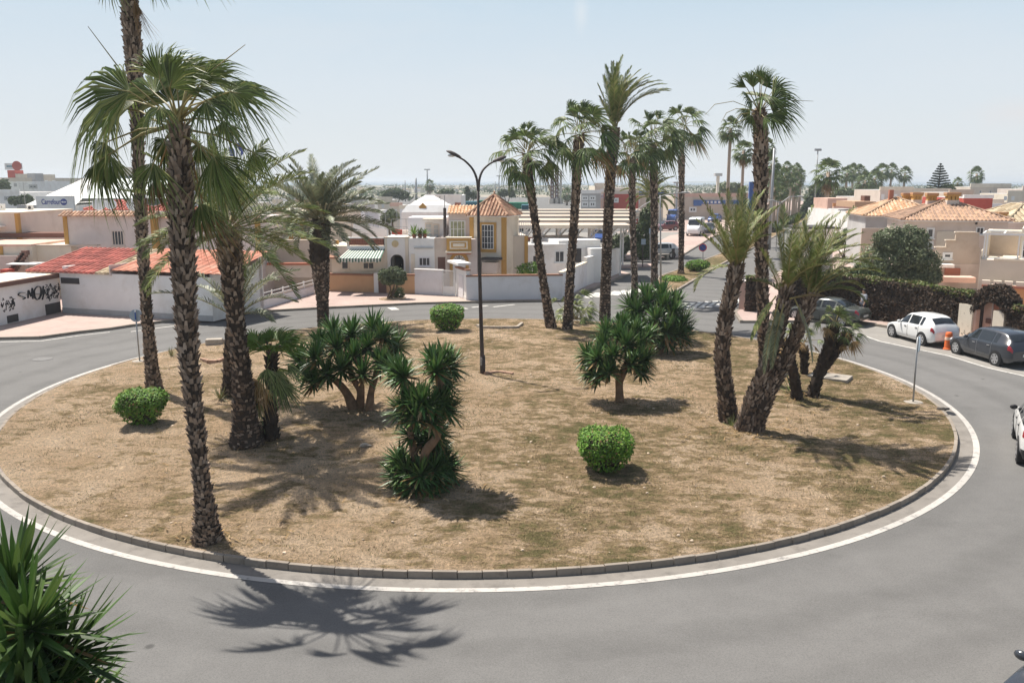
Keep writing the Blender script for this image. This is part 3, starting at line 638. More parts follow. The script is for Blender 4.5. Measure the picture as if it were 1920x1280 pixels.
# --- P8: big right fan palm
b = GM(1436, 718); Y = b.y
p8 = thing('fan_palm', 'massive fan palm rising out of the leaning date palm clump at right', 'palm tree', b)
palm_trunk(p8, [b + V((0, 0, -.1))] + palm_pts(Y, (1435, 690), (1432, 620), (1429, 520), (1427, 420), (1426, 320), (1426, 240), (1424, 215)), prad(Y, 38, 28, 26, 26, 27, 28, 26, 20, out=.04), 'bark', 18, .11, .19, .065, .10)
T0 = P(1424, 212, Y)
for hx, hy, hd, tx, ty, td, upm, sp, dr in ((1400, 165, .0, 1366, 140, .0, .9, .6, .1), (1412, 165, .2, 1415, 116, .2, .9, .8, .2), (1438, 160, -.2, 1440, 116, -.2, .9, .7, .2), (1448, 172, .2, 1500, 140, .3, .9, .9, .35), (1446, 190, -.3, 1502, 165, -.4, .9, 1.1, .4), (1448, 205, .2, 1508, 200, .3, .9, 1.2, .4),
    (1446, 215, -.3, 1490, 238, -.4, .9, 1.1, .3), (1430, 180, -.6, 1450, 190, -1.4, .6, 1.5, .4), (1420, 180, .6, 1430, 165, 1.5, .6, 1.5, .4), (1410, 190, -.4, 1388, 175, -1.0, .7, 1.3, .4), (1440, 190, .6, 1475, 190, 1.2, .7, 1.4, .4), (1432, 220, -.5, 1470, 225, -1.0, .7, 1.3, .4), (1428, 160, .5, 1455, 130, .9, .7, 1.1, .3), (1425, 150, 0, 1428, 125, 0, .8, .9, .2), (1405, 205, .3, 1385, 225, .5, .8, 1.0, .2), (1410, 215, -.3, 1398, 245, -.4, .8, .8, .2), (1408, 150, .5, 1400, 125, .8, .8, .9, .3)):
    H = P(hx, hy, Y + hd); T = P(tx, ty, Y + td); d = T - H
    fan_frond(T0, H, d, V((0, -upm, .4)), max(.7, d.length*.98), 'fandark', 26, sp, dr*.8, p8, 'frond', rnd, .018, .1, .5)
for pts in (((1400, 200), (1375, 190), (1340, 196), (1322, 216)), ((1402, 205), (1380, 204), (1362, 212), (1352, 230)), ((1405, 212), (1390, 214), (1376, 228)), ((1445, 195), (1480, 188), (1525, 190)), ((1402, 225), (1390, 226), (1378, 232))):
    mb = MB(); mb.tube([T0] + palm_pts(Y, *pts), [.02] + [.012]*(len(pts)-1) + [.006], 5); mb.build('bare_stalk', M['rachis'], p8)

# --- P4: tall date palm with windblown crown
b = GM(1134, 600); Y = b.y
p4 = thing('date_palm', 'tallest date palm at the far rim, its crown blown over to the right', 'palm tree', b)
palm_trunk(p4, [b + V((0,0,-.1))] + palm_pts(Y, (1136, 520), (1139, 440), (1144, 340), (1150, 270), (1153, 245)), prad(Y, 24, 21, 20, 20, 21, 16, out=.03), 'barkd', 19, .14, .16, .055, .12)
r = random.Random(9); T0 = P(1153, 240, Y)
for tx, ty, dy, el, bd in ((1120, 160, 0, 1.2, .2), (1130, 132, .5, 1.35, .25), (1146, 118, -.4, 1.45, .3), (1166, 114, .3, 1.4, .5), (1182, 128, -.3, 1.3, .6), (1200, 138, .5, 1.15, .9), (1222, 150, -.2, 1.05, 1.2), (1238, 168, .3, .95, 1.3), (1252, 182, -.3, .85, 1.2), (1256, 178, .2, .9, 1.2), (1244, 172, -.5, .9, 1.3), (1226, 158, .4, 1.0, 1.2), (1212, 145, -.3, 1.1, 1.0), (1230, 185, .8, .8, 1.0), (1190, 160, -1.2, 1.1, .9), (1140, 150, 1.2, 1.3, .3), (1165, 150, 1.6, 1.2, .6), (1205, 175, 1.4, 1.0, 1.0), (1150, 145, -1.4, 1.25, .5), (1172, 170, -1.6, 1.0, .6), (1125, 185, -.8, 1.1, .2), (1130, 145, -.9, 1.3, .3),
                           (1180, 150, .9, 1.2, .8), (1158, 130, -.8, 1.35, .4), (1196, 150, -.7, 1.1, 1.0), (1215, 165, 0, 1.0, 1.1)):
    T = P(tx, ty, Y + dy); d = T - T0; az = atan2(d.y, d.x); hl = math.hypot(d.x, d.y)
    date_frond(T0 + V((U(-.1,.1), U(-.1,.1), U(-.2,.2))), az, max(atan2(d.z, hl) + bd*.45, .1), d.length*(1.04 + .08*bd), bd, p4, 'date', 40, .5, r, .25, lift=.25, lw=.024)
date_frond(T0, 0.0, -1.0, 2.2, .5, p4, 'dead', 24, .3, r, .0, 'dead_frond', .1)
date_frond(T0, pi, -1.2, 1.6, .3, p4, 'dead', 24, .3, r, .0, 'dead_frond', .1)

# --- F1..F3 : clump of date palms at right
def clump_palm(label, base, line, widths, seed):
    b = GM(*base); Y = b.y; o = thing('date_palm', label, 'palm tree', b)
    palm_trunk(o, [b + V((0,0,-.1))] + palm_pts(Y, *line), prad(Y, *widths, out=.05), 'barkd', seed, .085, .21, .075, .085, jag=.35)
    return o, Y
f1, Y = clump_palm('upright date palm with a narrow upswept crown, left one of the right hand clump', (1368, 790), [(1360, 730), (1354, 660), (1362, 590), (1376, 530), (1380, 505)], (44, 36, 32, 30, 30, 26), 51)
T0 = P(1381, 500, Y); r = random.Random(12)
for tx, ty, dy, bd in ((1322, 395, 0, .35), (1345, 380, .5, .3), (1362, 372, -.4, .25), (1385, 375, .3, .2), (1405, 378, -.5, .3), (1425, 385, .2, .45), (1440, 395, -.3, .6), (1452, 412, .4, .7), (1330, 450, -.5, .3), (1345, 420, 1.0, .3), (1372, 400, -1.1, .3), (1410, 410, 1.1, .5), (1430, 430, -1.0, .6), (1320, 430, .3, .5), (1440, 455, .1, .8),
                       (1395, 395, 1.3, .4), (1355, 400, -1.3, .3), (1390, 430, -1.6, .5), (1420, 400, .9, .5), (1378, 380, .9, .2), (1335, 405, -.9, .3), (1418, 425, -.4, .5)):
    T = P(tx, ty, Y + dy); d = T - T0; az = atan2(d.y, d.x); hl = math.hypot(d.x, d.y)
    date_frond(T0 + V((U(-.12,.12), U(-.12,.12), U(-.2,.2))), az, atan2(d.z, hl) + bd*.4, d.length*1.2, bd, f1, 'date', 40, .36, r, .2, lift=.3, lw=.014)
date_frond(T0, pi, .1, 1.6, 1.6, f1, 'date', 30, .3, r, .0)
f2, Y = clump_palm('leaning date palm with dead fronds hanging down its trunk, middle of the right hand clump', (1392, 806), [(1412, 745), (1436, 690), (1456, 630), (1468, 575), (1474, 545)], (42, 34, 31, 29, 28, 24), 52)
T0 = P(1475, 540, Y); r = random.Random(13)
for tx, ty, dy, bd in ((1455, 430, 0, .2), (1470, 420, .6, .2), (1495, 425, -.5, .3), (1515, 410, .3, .3), (1540, 430, -.4, .5), (1560, 425, .2, .5), (1582, 440, -.3, .7), (1600, 445, .3, .7), (1612, 470, -.2, .9), (1590, 480, .8, .8), (1560, 470, -1.1, .7), (1520, 460, 1.1, .5), (1480, 450, -1.0, .3), (1630, 505, .2, 1.4), (1600, 500, -.8, 1.2), (1440, 470, -.6, .3), (1530, 445, -1.3, .6), (1430, 520, .4, .8), (1575, 455, 1.2, .6), (1505, 440, .8, .3), (1550, 500, -1.5, .9)):
    T = P(tx, ty, Y + dy); d = T - T0; az = atan2(d.y, d.x); hl = math.hypot(d.x, d.y)
    date_frond(T0 + V((U(-.12,.12), U(-.12,.12), U(-.2,.2))), az, atan2(d.z, hl) + bd*.4, d.length*1.2, bd, f2, 'date', 40, .38, r, .2, lift=.3, lw=.014)
for x0, y0, x1, y1, lf_, nm in ((1462, 560, 1440, 700, 'dategrey', 'hanging_frond'), (1470, 570, 1452, 690, 'dategrey', 'hanging_frond'), (1455, 555, 1415, 640, 'date', 'hanging_frond'), (1490, 560, 1512, 680, 'dategrey', 'hanging_frond'), (1480, 560, 1545, 560, 'dead', 'dead_frond')):
    A, T = P(x0, y0, Y - .45), P(x1, y1, Y - .7); d = T - A
    date_frond(A, atan2(d.y, d.x), atan2(d.z, math.hypot(d.x, d.y)) + .25, d.length, .4, f2, lf_, 40, .24, r, .0, nm, .1)
f3, Y = clump_palm('strongly leaning date palm, right one of the clump, crown low over the dark car', (1412, 808), [(1440, 740), (1470, 680), (1496, 620), (1512, 580), (1518, 560)], (38, 32, 29, 28, 28, 24), 53)
T0 = P(1519, 555, Y); r = random.Random(14)
for tx, ty, dy, bd in ((1500, 440, 0, .2), (1530, 445, .5, .3), (1560, 440, -.4, .4), (1585, 415, .2, .35), (1600, 455, -.3, .7), (1618, 480, .3, .9), (1640, 520, -.2, 1.3), (1600, 540, .5, 1.2), (1575, 480, 1.0, .7), (1545, 470, -1.0, .5), (1590, 505, -.9, 1.0), (1520, 465, .9, .3), (1490, 480, -.7, .4), (1610, 570, -.3, 1.6), (1570, 450, .9, .5), (1540, 430, -.2, .3), (1630, 500, .6, 1.1)):
    T = P(tx, ty, Y + dy); d = T - T0; az = atan2(d.y, d.x); hl = math.hypot(d.x, d.y)
    date_frond(T0 + V((U(-.12,.12), U(-.12,.12), U(-.2,.2))), az, atan2(d.z, hl) + bd*.4, d.length*1.2, bd, f3, 'date', 40, .36, r, .2, lift=.3, lw=.014)
# --- small leaning fan palms right of the clump
def small_fan(label, base, line, widths, heads, seed, nf=15, R=.42, bark='barkdk'):
    b = GM(*base); Y = b.y; o = thing('fan_palm', label, 'palm tree', b); r = random.Random(seed)
    palm_trunk(o, [b + V((0,0,-.08))] + palm_pts(Y, *line), prad(Y, *widths), bark, seed, .12, .18, .07, .11)
    for hx, hy in heads:
        T = P(hx, hy, Y)
        for k in range(nf):
            az = k*2.4; el = radians(75 - 125*(k/nf)); d = V((cos(az)*cos(el), sin(az)*cos(el), sin(el))); H = T + d*r.uniform(.3, .5)
            dd = k > nf - 4
            fan_frond(T, H, d + V((0, 0, -.3)), V((r.uniform(-.6, .6), -.4, 1)), R*r.uniform(.85, 1.15), 'dead' if dd else 'fan', 20, 1.5, .35, o, 'dead_frond' if dd else 'frond', r, .01)
    return o, Y
so, Y = small_fan('low leaning fan palm with two heads over the concrete slab right of the clump', (1522, 742), [(1536, 700), (1552, 655), (1562, 618)], (22, 19, 18, 18), [(1566, 606)], 61)
palm_trunk(so, palm_pts(Y, (1536, 705), (1562, 668), (1580, 642), (1586, 632)), prad(Y, 14, 15, 18, 14), 'barkdk', 62, .12, .18, .07, .11, name='side_trunk')
r = random.Random(4); T = P(1588, 628, Y)
for k in range(14):
    az = k*2.4; el = radians(60 - 125*(k/14)); d = V((cos(az)*cos(el), sin(az)*cos(el), sin(el)))
    fan_frond(T, T + d*.35, d + V((.1, 0, -.45)), V((r.uniform(-.6, .6), -.4, 1)), .4, 'dead' if k > 8 else 'fan', 20, 1.4, .4, so, 'dead_frond' if k > 8 else 'frond', r, .01)
small_fan('dark stooping fan palm stump with a sparse head, next to the clump foot', (1496, 746), [(1488, 700), (1478, 655), (1474, 640)], (22, 18, 17, 14), [(1473, 636)], 63, 8, .36)
small_fan('short upright fan palm stump between the clump and the two headed palm', (1508, 700), [(1508, 675), (1507, 652)], (13, 14, 14), [(1510, 640)], 64, 10, .34)
# bushy seedling palm at the feet of the far pair
b = GM(1082, 606); o = thing('fan_palm', 'bushy low fan palm seedling at the feet of the far pair', 'palm tree', b); r = random.Random(6)
for k in range(30):
    az = k*2.4; el = radians(r.uniform(5, 75)); d = V((cos(az)*cos(el), sin(az)*cos(el)*.6, sin(el))); A = b + V((r.uniform(-.5, .3), 0, .2)); H = A + d*r.uniform(.5, 1.5)
    fan_frond(A, H, d + V((0, 0, -.3)), V((r.uniform(-.5, .5), -.5, 1)), r.uniform(.45, .7), 'fan', 16, 1.5, .4, o, 'frond', r, .012)

# --- yuccas
def rosette(parent, c, axis, L, n, seed, leaf='yucca', w=.05, maxa=125, name='leaf_rosette'):
    r = random.Random(seed); a = V(axis).normalized(); X = a.orthogonal().normalized(); Y_ = a.cross(X); mb = LB()
    for k in range(n):
        mb.use(1 if (k > n*.72 and r.random() < .35) else 0)
        th = radians(4 + (maxa - 4)*((k + .5)/n)**.8 + r.uniform(-7, 7)); ph = k*2.39996 + r.uniform(-.2, .2)
        o = X*cos(ph) + Y_*sin(ph); d = a*cos(th) + o*sin(th); l = L*r.uniform(.78, 1.12)*(1 if th < 1.8 else .85); s = d.cross(V((0, 0, 1)) + o*.3)
        if s.length < .1: s = d.orthogonal()
        s = s.normalized(); u = s.cross(d); g = -.10*l*max(0, th - .5) - (r.uniform(.1, .35)*l if r.random() < .14 else 0); B = V(c) - a*(.16*L*(k/n)*1.6) + o*.03
        def q(f, ww):
            p = B + d*l*f + V((0, 0, g*f*f)); return [p - s*ww, p - u*ww*.35, p + s*ww]
        v = q(0, w*.45) + q(.35, w*.62) + q(.72, w*.45) + [B + d*l + V((0, 0, g))]
        mb.add(v, [(0,1,4,3), (1,2,5,4), (3,4,7,6), (4,5,8,7), (6,7,9), (7,8,9)])
    return mb.build(name, [M[leaf], M['dead']], parent)
def yucca(label, base, trunks, heads, L, n, seed, Y=None, leaf='yucca', w=.05, loc=None, mx=118):
    b = loc if loc is not None else GM(*base); Y = Y or b.y; o = thing('yucca', label, 'yucca', b); r = random.Random(seed); mb = MB()
    for t in trunks:
        pts = [P(x, y, Y + dy) for x, y, dy, q in t]; rr = [q*Y/FPX/2 for x, y, dy, q in t]
        C = curve_pts(pts, 14); R2 = curve_pts(rr, 14); mb.tube(C, [q*(1 + .14*noise.noise(V((i*.9, seed, 0)))) for i, q in enumerate(R2)], 10)
    mb.build('trunk', M['ybark'], o, smooth=True)
    for i, (x, y, dy, sx) in enumerate(heads):
        c = P(x, y, Y + dy); ax = V((sx, U(-.2, .2), 1)); rosette(o, c, ax, L*r.uniform(.9, 1.1), n, seed*100 + i, leaf, w, mx)
    return o, Y
# wide many headed yucca left of centre
r = random.Random(77); hd = []
for x, y, dy in ((575, 690, .2), (590, 660, -.3), (612, 690, -.8), (600, 635, .6), (630, 640, -.2), (640, 680, -1.0), (625, 612, .9), (660, 615, .2), (665, 655, -.6), (690, 640, -.3), (700, 605, .6), (720, 620, .1), (732, 650, .5), (715, 668, -.7), (680, 690, -1.1), (560, 665, .9), (650, 625, 1.2), (745, 635, 1.0), (585, 705, -.3), (738, 680, 0)):
    hd.append((x, y + 8, dy, (x - 655)/160))
yucca('wide yucca with many heads on several reddish stems, left of the lamp post', (672, 768), [[(665, 775, 0, 24), (652, 740, 0, 17), (628, 712, 0, 13), (600, 695, 0, 10)], [(672, 775, .1, 20), (676, 735, .1, 14), (660, 705, .2, 12), (652, 660, .3, 9)], [(674, 774, .1, 16), (678, 730, .2, 12), (676, 690, 0, 10), (668, 650, 0, 8)], [(692, 772, -.2, 16), (696, 735, -.2, 13), (704, 705, -.3, 12), (715, 660, -.3, 9)]], hd, .64, 100, 1, w=.07)
# tall stacked yucca in the foreground
hd = [(755, 700, -.1, -.5), (742, 690, .3, -.7), (812, 672, .1, .0), (832, 668, .2, .4), (846, 682, .4, .5), (818, 690, -.3, .2), (835, 712, .3, .5), (768, 745, -.4, -.3), (790, 750, -.6, .1), (752, 765, -.1, -.6), (805, 760, -.5, .2), (828, 752, -.1, .5), (842, 765, .3, .6), (780, 780, -.7, 0), (812, 785, -.5, .3), (835, 730, .4, .4),
      (760, 880, -.2, -.8), (748, 860, .1, -.7), (765, 905, -.3, -.5), (800, 850, .3, .1), (825, 845, .4, .6), (838, 865, .3, .7), (815, 875, -.3, .3), (790, 885, -.6, .1), (820, 895, -.1, .5), (845, 880, .4, .7), (780, 905, -.4, 0), (805, 905, -.3, .3), (800, 820, .5, .3), (768, 812, .1, -.5), (822, 806, .3, .5), (792, 826, .2, .0), (820, 815, .1, .4), (745, 890, .1, -.8), (775, 765, -.5, -.2)]
yucca('tall untidy yucca with leaf heads stacked right down to the ground, front centre', (792, 915), [[(785, 918, 0, 24), (778, 860, 0, 16), (770, 815, 0, 12), (765, 760, 0, 16), (755, 720, 0, 12)], [(790, 915, 0, 24), (797, 850, -.4, 18), (818, 820, -.4, 16), (830, 770, 0, 11), (825, 700, .1, 14)]], hd, .52, 88, 2, w=.056)
# forked yucca right of centre
hd = []
for x, y, dy in ((1108, 690, 0), (1100, 660, .4), (1120, 665, -.5), (1130, 640, .2), (1140, 690, -.8), (1150, 660, -.6), (1160, 622, .2), (1175, 640, -.2), (1165, 605, .7), (1190, 615, .5), (1200, 645, .1), (1210, 665, -.3), (1185, 675, -.6), (1135, 615, .8), (1215, 625, .8), (1120, 700, -.3), (1205, 690, 0)):
    hd.append((x, y + 4, dy, (x - 1160)/110))
yucca('round headed yucca on a single pale forked trunk, right of centre', (1162, 752), [[(1162, 758, 0, 20), (1161, 725, 0, 15), (1160, 706, 0, 17), (1148, 688, 0, 16), (1138, 660, 0, 12)], [(1162, 712, 0, 17), (1170, 694, 0, 15), (1180, 670, 0, 13), (1185, 640, 0, 10)]], hd, .58, 96, 3, w=.066)
# yucca behind it
hd = []
for x, y, dy in ((1180, 600, .2), (1195, 575, .5), (1215, 560, .8), (1230, 590, -.5), (1245, 565, .3), (1262, 580, 0), (1280, 600, .2), (1270, 618, -.3), (1250, 612, -.6), (1225, 620, -.6), (1200, 610, -.3), (1240, 545, 1.1), (1268, 560, .9), (1210, 545, 1.3), (1285, 620, .5), (1180, 565, 1.2), (1255, 630, -.2)):
    hd.append((x, y + 6, dy, (x - 1232)/120))
yucca('broad bushy yucca behind the forked one, nearest the junction with the avenue', (1231, 662), [[(1228, 668, 0, 24), (1226, 640, 0, 17), (1212, 610, 0, 13)], [(1234, 666, 0, 20), (1244, 640, 0, 15), (1258, 610, 0, 12)]], hd, .80, 90, 4, w=.088)
# near yucca bottom left, standing on the viewer's pavement
c = G(-20, 1500); by = V((-4.05, 6.1, 0))
hd = [(28, 1085, 0, .2), (-30, 1150, .3, -.4), (60, 1165, -.5, .5), (128, 1215, -.2, .8), (30, 1270, -.6, .1), (90, 1300, -.5, .5), (-40, 1260, -.3, -.5), (150, 1330, .1, .8), (20, 1360, -.4, 0), (80, 1230, .3, .4)]
yucca('tall yucca with long sword leaves close to the viewer in the bottom left corner', None, [[(-60, 2600, 0, 260), (-40, 1900, 0, 190), (-20, 1500, 0, 160), (10, 1250, 0, 120), (28, 1110, 0, 90)], [(-30, 1600, 0, 140), (40, 1400, 0, 110), (110, 1250, 0, 80)]], hd, .52, 78, 5, Y=6.1, leaf='yuccanear', w=.046, loc=by, mx=118)

# --- clipped box shrubs
def box_shrub(label, pxl, base, w, h, seed, n=8000, leafs=.062):
    b = GM(*base); Y = b.y; W = w*Y/FPX/2; Hh = h*Y/FPX*1.04; o = thing('box_shrub', label, 'shrub', b, 'clipped box shrubs'); r = random.Random(seed)
    c = b + V((0, W*.5, Hh*.52)); mb = MB(); mb.blob(c, (W*.82, W*.8, Hh*.40), 18, 12, .2)
    for i in range(22):
        a = r.uniform(0, 2*pi); mb.tube([b + V((cos(a)*.1, W*.5 + sin(a)*.1, 0)), c + V((cos(a)*W*.7, sin(a)*W*.7, -Hh*.25))], [.03, .012], 5)
    mb.build('stems', M['twig'], o); mb = LB()
    for i in range(n):
        mb.use(1 if r.random() < .03 else 0)
        d = V((r.gauss(0, 1), r.gauss(0, 1), r.gauss(0, 1))).normalized(); e = 4.2
        if d.z < -.1 and r.random() < min(.75, -d.z*1.3 + .3): continue
        q = 1/(abs(d.x)**e + abs(d.y)**e + abs(d.z)**e)**(1/e)
        q *= 1 + .09*noise.noise(d*2.6 + V((seed, 0, 0))) + .12*noise.noise(d*9 + V((seed, 0, 0)))
        taper = 1 - .32*max(0, -d.z*q + .15); f = r.uniform(.86, 1.02)
        p = c + V((d.x*q*W*taper*f, d.y*q*W*taper*f, d.z*q*Hh*.5*f)); m = (d + V((r.uniform(-.9, .9), r.uniform(-.9, .9), r.uniform(-.1, 1.2)))).normalized()
        t = m.orthogonal().normalized(); t = (t + m.cross(t)*r.uniform(-2, 2)).normalized(); s = m.cross(t); l = leafs*r.uniform(.6, 1.3)
        mb.add([p - t*l*.6, p + s*l*.4, p + t*l*.7 + m*l*.3, p - s*l*.4], [(0,1,2,3)])
    mb.build('foliage', [M['box'], M['dead']], o)
box_shrub('low clipped box shrub at the left, beside the foot of the very tall palm', None, (260, 800), 84, 64, 1)
box_shrub('small clipped box shrub at the far rim, left of the lamp post', None, (838, 622), 62, 46, 2, 5500, .085)
box_shrub('rounded clipped box shrub at the front right of the island', None, (1137, 888), 104, 78, 3)
# tufts
def tuft(name, label, cat, base, n, L, leaf, seed, w=.02):
    b = GM(*base); r = random.Random(seed); o = thing(name, label, cat, b); rosette(o, b + V((0,0,.05)), (0,0,1), L, n, seed, leaf, w, 85, 'leaves')
M['aloe'] = mat('pale succulent leaf', (.20, .21, .11), .6, .25, 3, island=.35, hue=((.34, .27, .10), .6))
tuft('grass_tuft', 'yellowing grass tuft between the two left trunks at the kerb', 'plant', (322, 668), 40, .45, 'aloe', 3)
tuft('agave_plant', 'spiky grey green agave low on the ground left of the thick palm foot', 'plant', (413, 748), 34, .5, 'aloe', 4, .03)
tuft('sprout_plant', 'green sprouts at the foot of the right hand clump', 'plant', (1372, 800), 26, .4, 'fan', 5, .02)
tuft('weed_plant', 'weeds around the dark palm stumps right of the clump', 'plant', (1485, 735), 46, .8, 'fan', 6, .03)

# ------------------------------------------------------------------ street furniture
b = GM(905, 698); Y = b.y
o = thing('street_lamp', 'rusty dark twin armed street lamp standing alone in the middle of the island', 'street lamp', b)
mb = MB(); pts = palm_pts(Y, (905, 700), (902.5, 620), (899, 500), (897, 420), (896.5, 352)); mb.tube([b + V((0,0,-.1))] + pts, [.09, .086, .078, .067, .055, .048], 12); mb.tube([b + V((0,0,-.1)), b + V((0,0,.62))], .108, 12)
mb.tube([b + V((0,0,.6)), b + V((0,0,.7))], [.108, .085], 12)
mb.build('pole', M['dark'], o, smooth=True)
for sg, pl_, hd in ((-1, [(896.5, 358), (894, 336), (886, 317), (872, 302), (862, 296)], (854, 292)), (1, [(897, 358), (899, 336), (905, 320), (917, 308), (927, 303)], (932, 299))):
    dy = 0 if sg < 0 else .5
    pp = [P(x, y, Y + dy*i/4) for i, (x, y) in enumerate(pl_)]; C = curve_pts(pp, 14); mb = MB(); mb.tube(C, [.05 - .018*i/14 for i in range(15)], 10); mb.build('arm', M['dark'], o, smooth=True)
    a = C[-1]; t = (C[-1] - C[-2]).normalized(); u = V((0,0,1)); s = t.cross(u).normalized(); mb = MB(); k = len(mb.v)
    prof = [(-.05, .05, .06), (.06, .10, .085), (.22, .135, .10), (.40, .125, .09), (.52, .07, .05), (.56, .02, .02)]
    for (l, w_, h_) in prof:
        for j in range(12):
            q = 2*pi*j/12; mb.v.append(tuple(a + t*l + s*cos(q)*w_ + s.cross(t)*(max(sin(q), -.35)*h_)))
    for i in range(len(prof)-1):
        for j in range(12): mb.f.append((i*12+j, i*12+(j+1) % 12, (i+1)*12+(j+1) % 12, (i+1)*12+j))
    mb.f.append(tuple(range(12))); lh = mb.build('lamp_head', M['dark'], o, smooth=True)
    mb = MB(); c = a + t*.30 - s.cross(t)*.055; mb.blob(c, (.16, .10, .055), 12, 6, 0); mb.build('lens', M['lens'], lh, smooth=True)
mb = MB(); mb.box(b.x-.09, b.x-.02, b.y-.128, b.y-.12, b.z+.3, b.z+.5); mb.build('inspection_door', M['grey'], o)

def road_sign(label, base, topx, topy, face_dir, r, face, post=.03, kind='disc', slab_=True, plate=None):
    b = GM(*base); Y = b.y; top = P(topx, topy, Y); o = thing('road_sign', label, 'road sign', b)
    mb = MB(); mb.tube([b + V((0,0,-.05)), top + (top - b).normalized()*r*.9], post, 10); mb.build('post', M['grey'], o, smooth=True)
    if slab_:
        mb = MB(); mb.disc(b + V((0,0,.0)), (0,0,1), .32, .05, 9); mb.build('footing', M['conc'], o)
    n = V(face_dir).normalized(); c = top + n*(post + .015)
    mb = MB(); mb.disc(c, n, r, .016, 32); p = mb.build('sign_plate', M['signback'], o)
    mb = MB(); mb.disc(c + n*.011, n, r*.985, .005, 32); mb.build('sign_face', M[face], p)
    return o, top, n, c, p
o, top, n, c, p = road_sign('pale round sign seen from behind on a thin grey post at the left rim', (262, 677), 254.5, 592, (-.12, .99, 0), .27, 'blue')
mb = MB(); mb.bar(top + V((0, -.03, -.16)), top + V((0, -.03, .16)), .05, .03); mb.build('bracket', M['blue'], o)
o, top, n, c, p = road_sign('round blue sign seen edge on, in a concrete foot at the right rim', (1712, 754), 1720, 645, (.96, -.28, 0), .27, 'blue')
u = V((n.y, -n.x, 0)); mb = MB(); q = c + n*.016; mb.bar(q - u*.14, q + u*.08, .05, .004); mb.bar(q + u*.15, q + u*.02 + V((0,0,.1)), .05, .004); mb.bar(q + u*.15, q + u*.02 - V((0,0,.1)), .05, .004); mb.build('arrow', M['white'], p)
# no parking sign on the median
b = G(1318, 500, .1); top = P(1318, 464, b.y); o = thing('road_sign', 'small round no parking sign on a short post on the median', 'road sign', b); n = V((-.35, -.94, 0))
mb = MB(); mb.tube([b, top + V((0,0,.3))], .04, 8); mb.build('post', M['grey'], o)
mb = MB(); mb.disc(top + n*.06, n, .36, .02, 28); p = mb.build('sign_plate', M['signred'], o)
mb = MB(); mb.disc(top + n*.075, n, .28, .012, 28); mb.build('sign_face', M['blue'], p)
u = V((-n.y, n.x, 0)).normalized(); mb = MB(); mb.bar(top + n*.088 - u*.21 + V((0,0,.21)), top + n*.088 + u*.21 - V((0,0,.21)), .07, .01); mb.build('slash', M['signred'], p)
# planter kerb rings and stones on the island
M['stone'] = mat('grey stone', (.40, .35, .29), .95, .2, 3, bump=.4, stain=4)
M['brick'] = mat('brick edging', (.33, .21, .15), .95, .25, 6, island=.2)
def ring(label, pts, name='brick_edging', w=.14, h=.12, m='brick'):
    mb = MB(); pp = [GM(*p) for p in pts]
    for a, b2 in zip(pp[:-1], pp[1:]):
        d = b2 - a; n = max(1, int(d.length/.26))
        for i in range(n): mb.bar(a + d*(i + .04)/n + V((0,0,.0)), a + d*(i + .96)/n + V((0,0,.0)), w, h*2)
    tag(mb.build(name, M[m], loc=pp[0]), label, 'edging')
ring('low stone edging of an empty bed at the far rim, by the lamp post', [(895, 612), (905, 615.5), (940, 616), (970, 615.5), (979, 608)], m='stone')
ring('short curved brick edging in the soil behind the nearest left trunks', [(378, 676), (392, 680), (408, 680), (422, 674)])
ring('thin line of bricks sunk in the soil between the lamp post and the yuccas', [(908, 700), (935, 697), (962, 701)], h=.05)
b = GM(402, 645); mb = MB(); mb.frame(b, V((.98,.2,0)), V((-.2,.98,0)), -.38, .38, -.22, .22, -.05, .26); tag(mb.build('stone_block', M['stone'], loc=b, bevel=.04), 'grey stone block lying at the far left rim between two trunks', 'stone block')
b = GM(1556, 708); mb = MB(); mb.frame(b, V((.83,-.55,0)), V((.55,.83,0)), -.75, .75, -.5, .5, -.05, .09); tag(mb.build('concrete_slab', M['conc'], loc=b, bevel=.02), 'square concrete slab on the ground by the leaning two headed palm', 'slab')
b = GM(683, 836); mb = MB(); mb.blob(b + V((0,0,.03)), (.16, .1, .06), 9, 6, .5); tag(mb.build('stone', M['stone'], loc=b), 'single pale stone on the sand below the wide yucca', 'stone')
b = GM(1768, 768); mb = MB(); mb.blob(b + V((0,0,.03)), (.2, .1, .06), 9, 6, .5); tag(mb.build('stone', mat('dark stone', (.08, .07, .06), .9), loc=b), 'dark lump lying against the kerb below the right sign', 'stone')

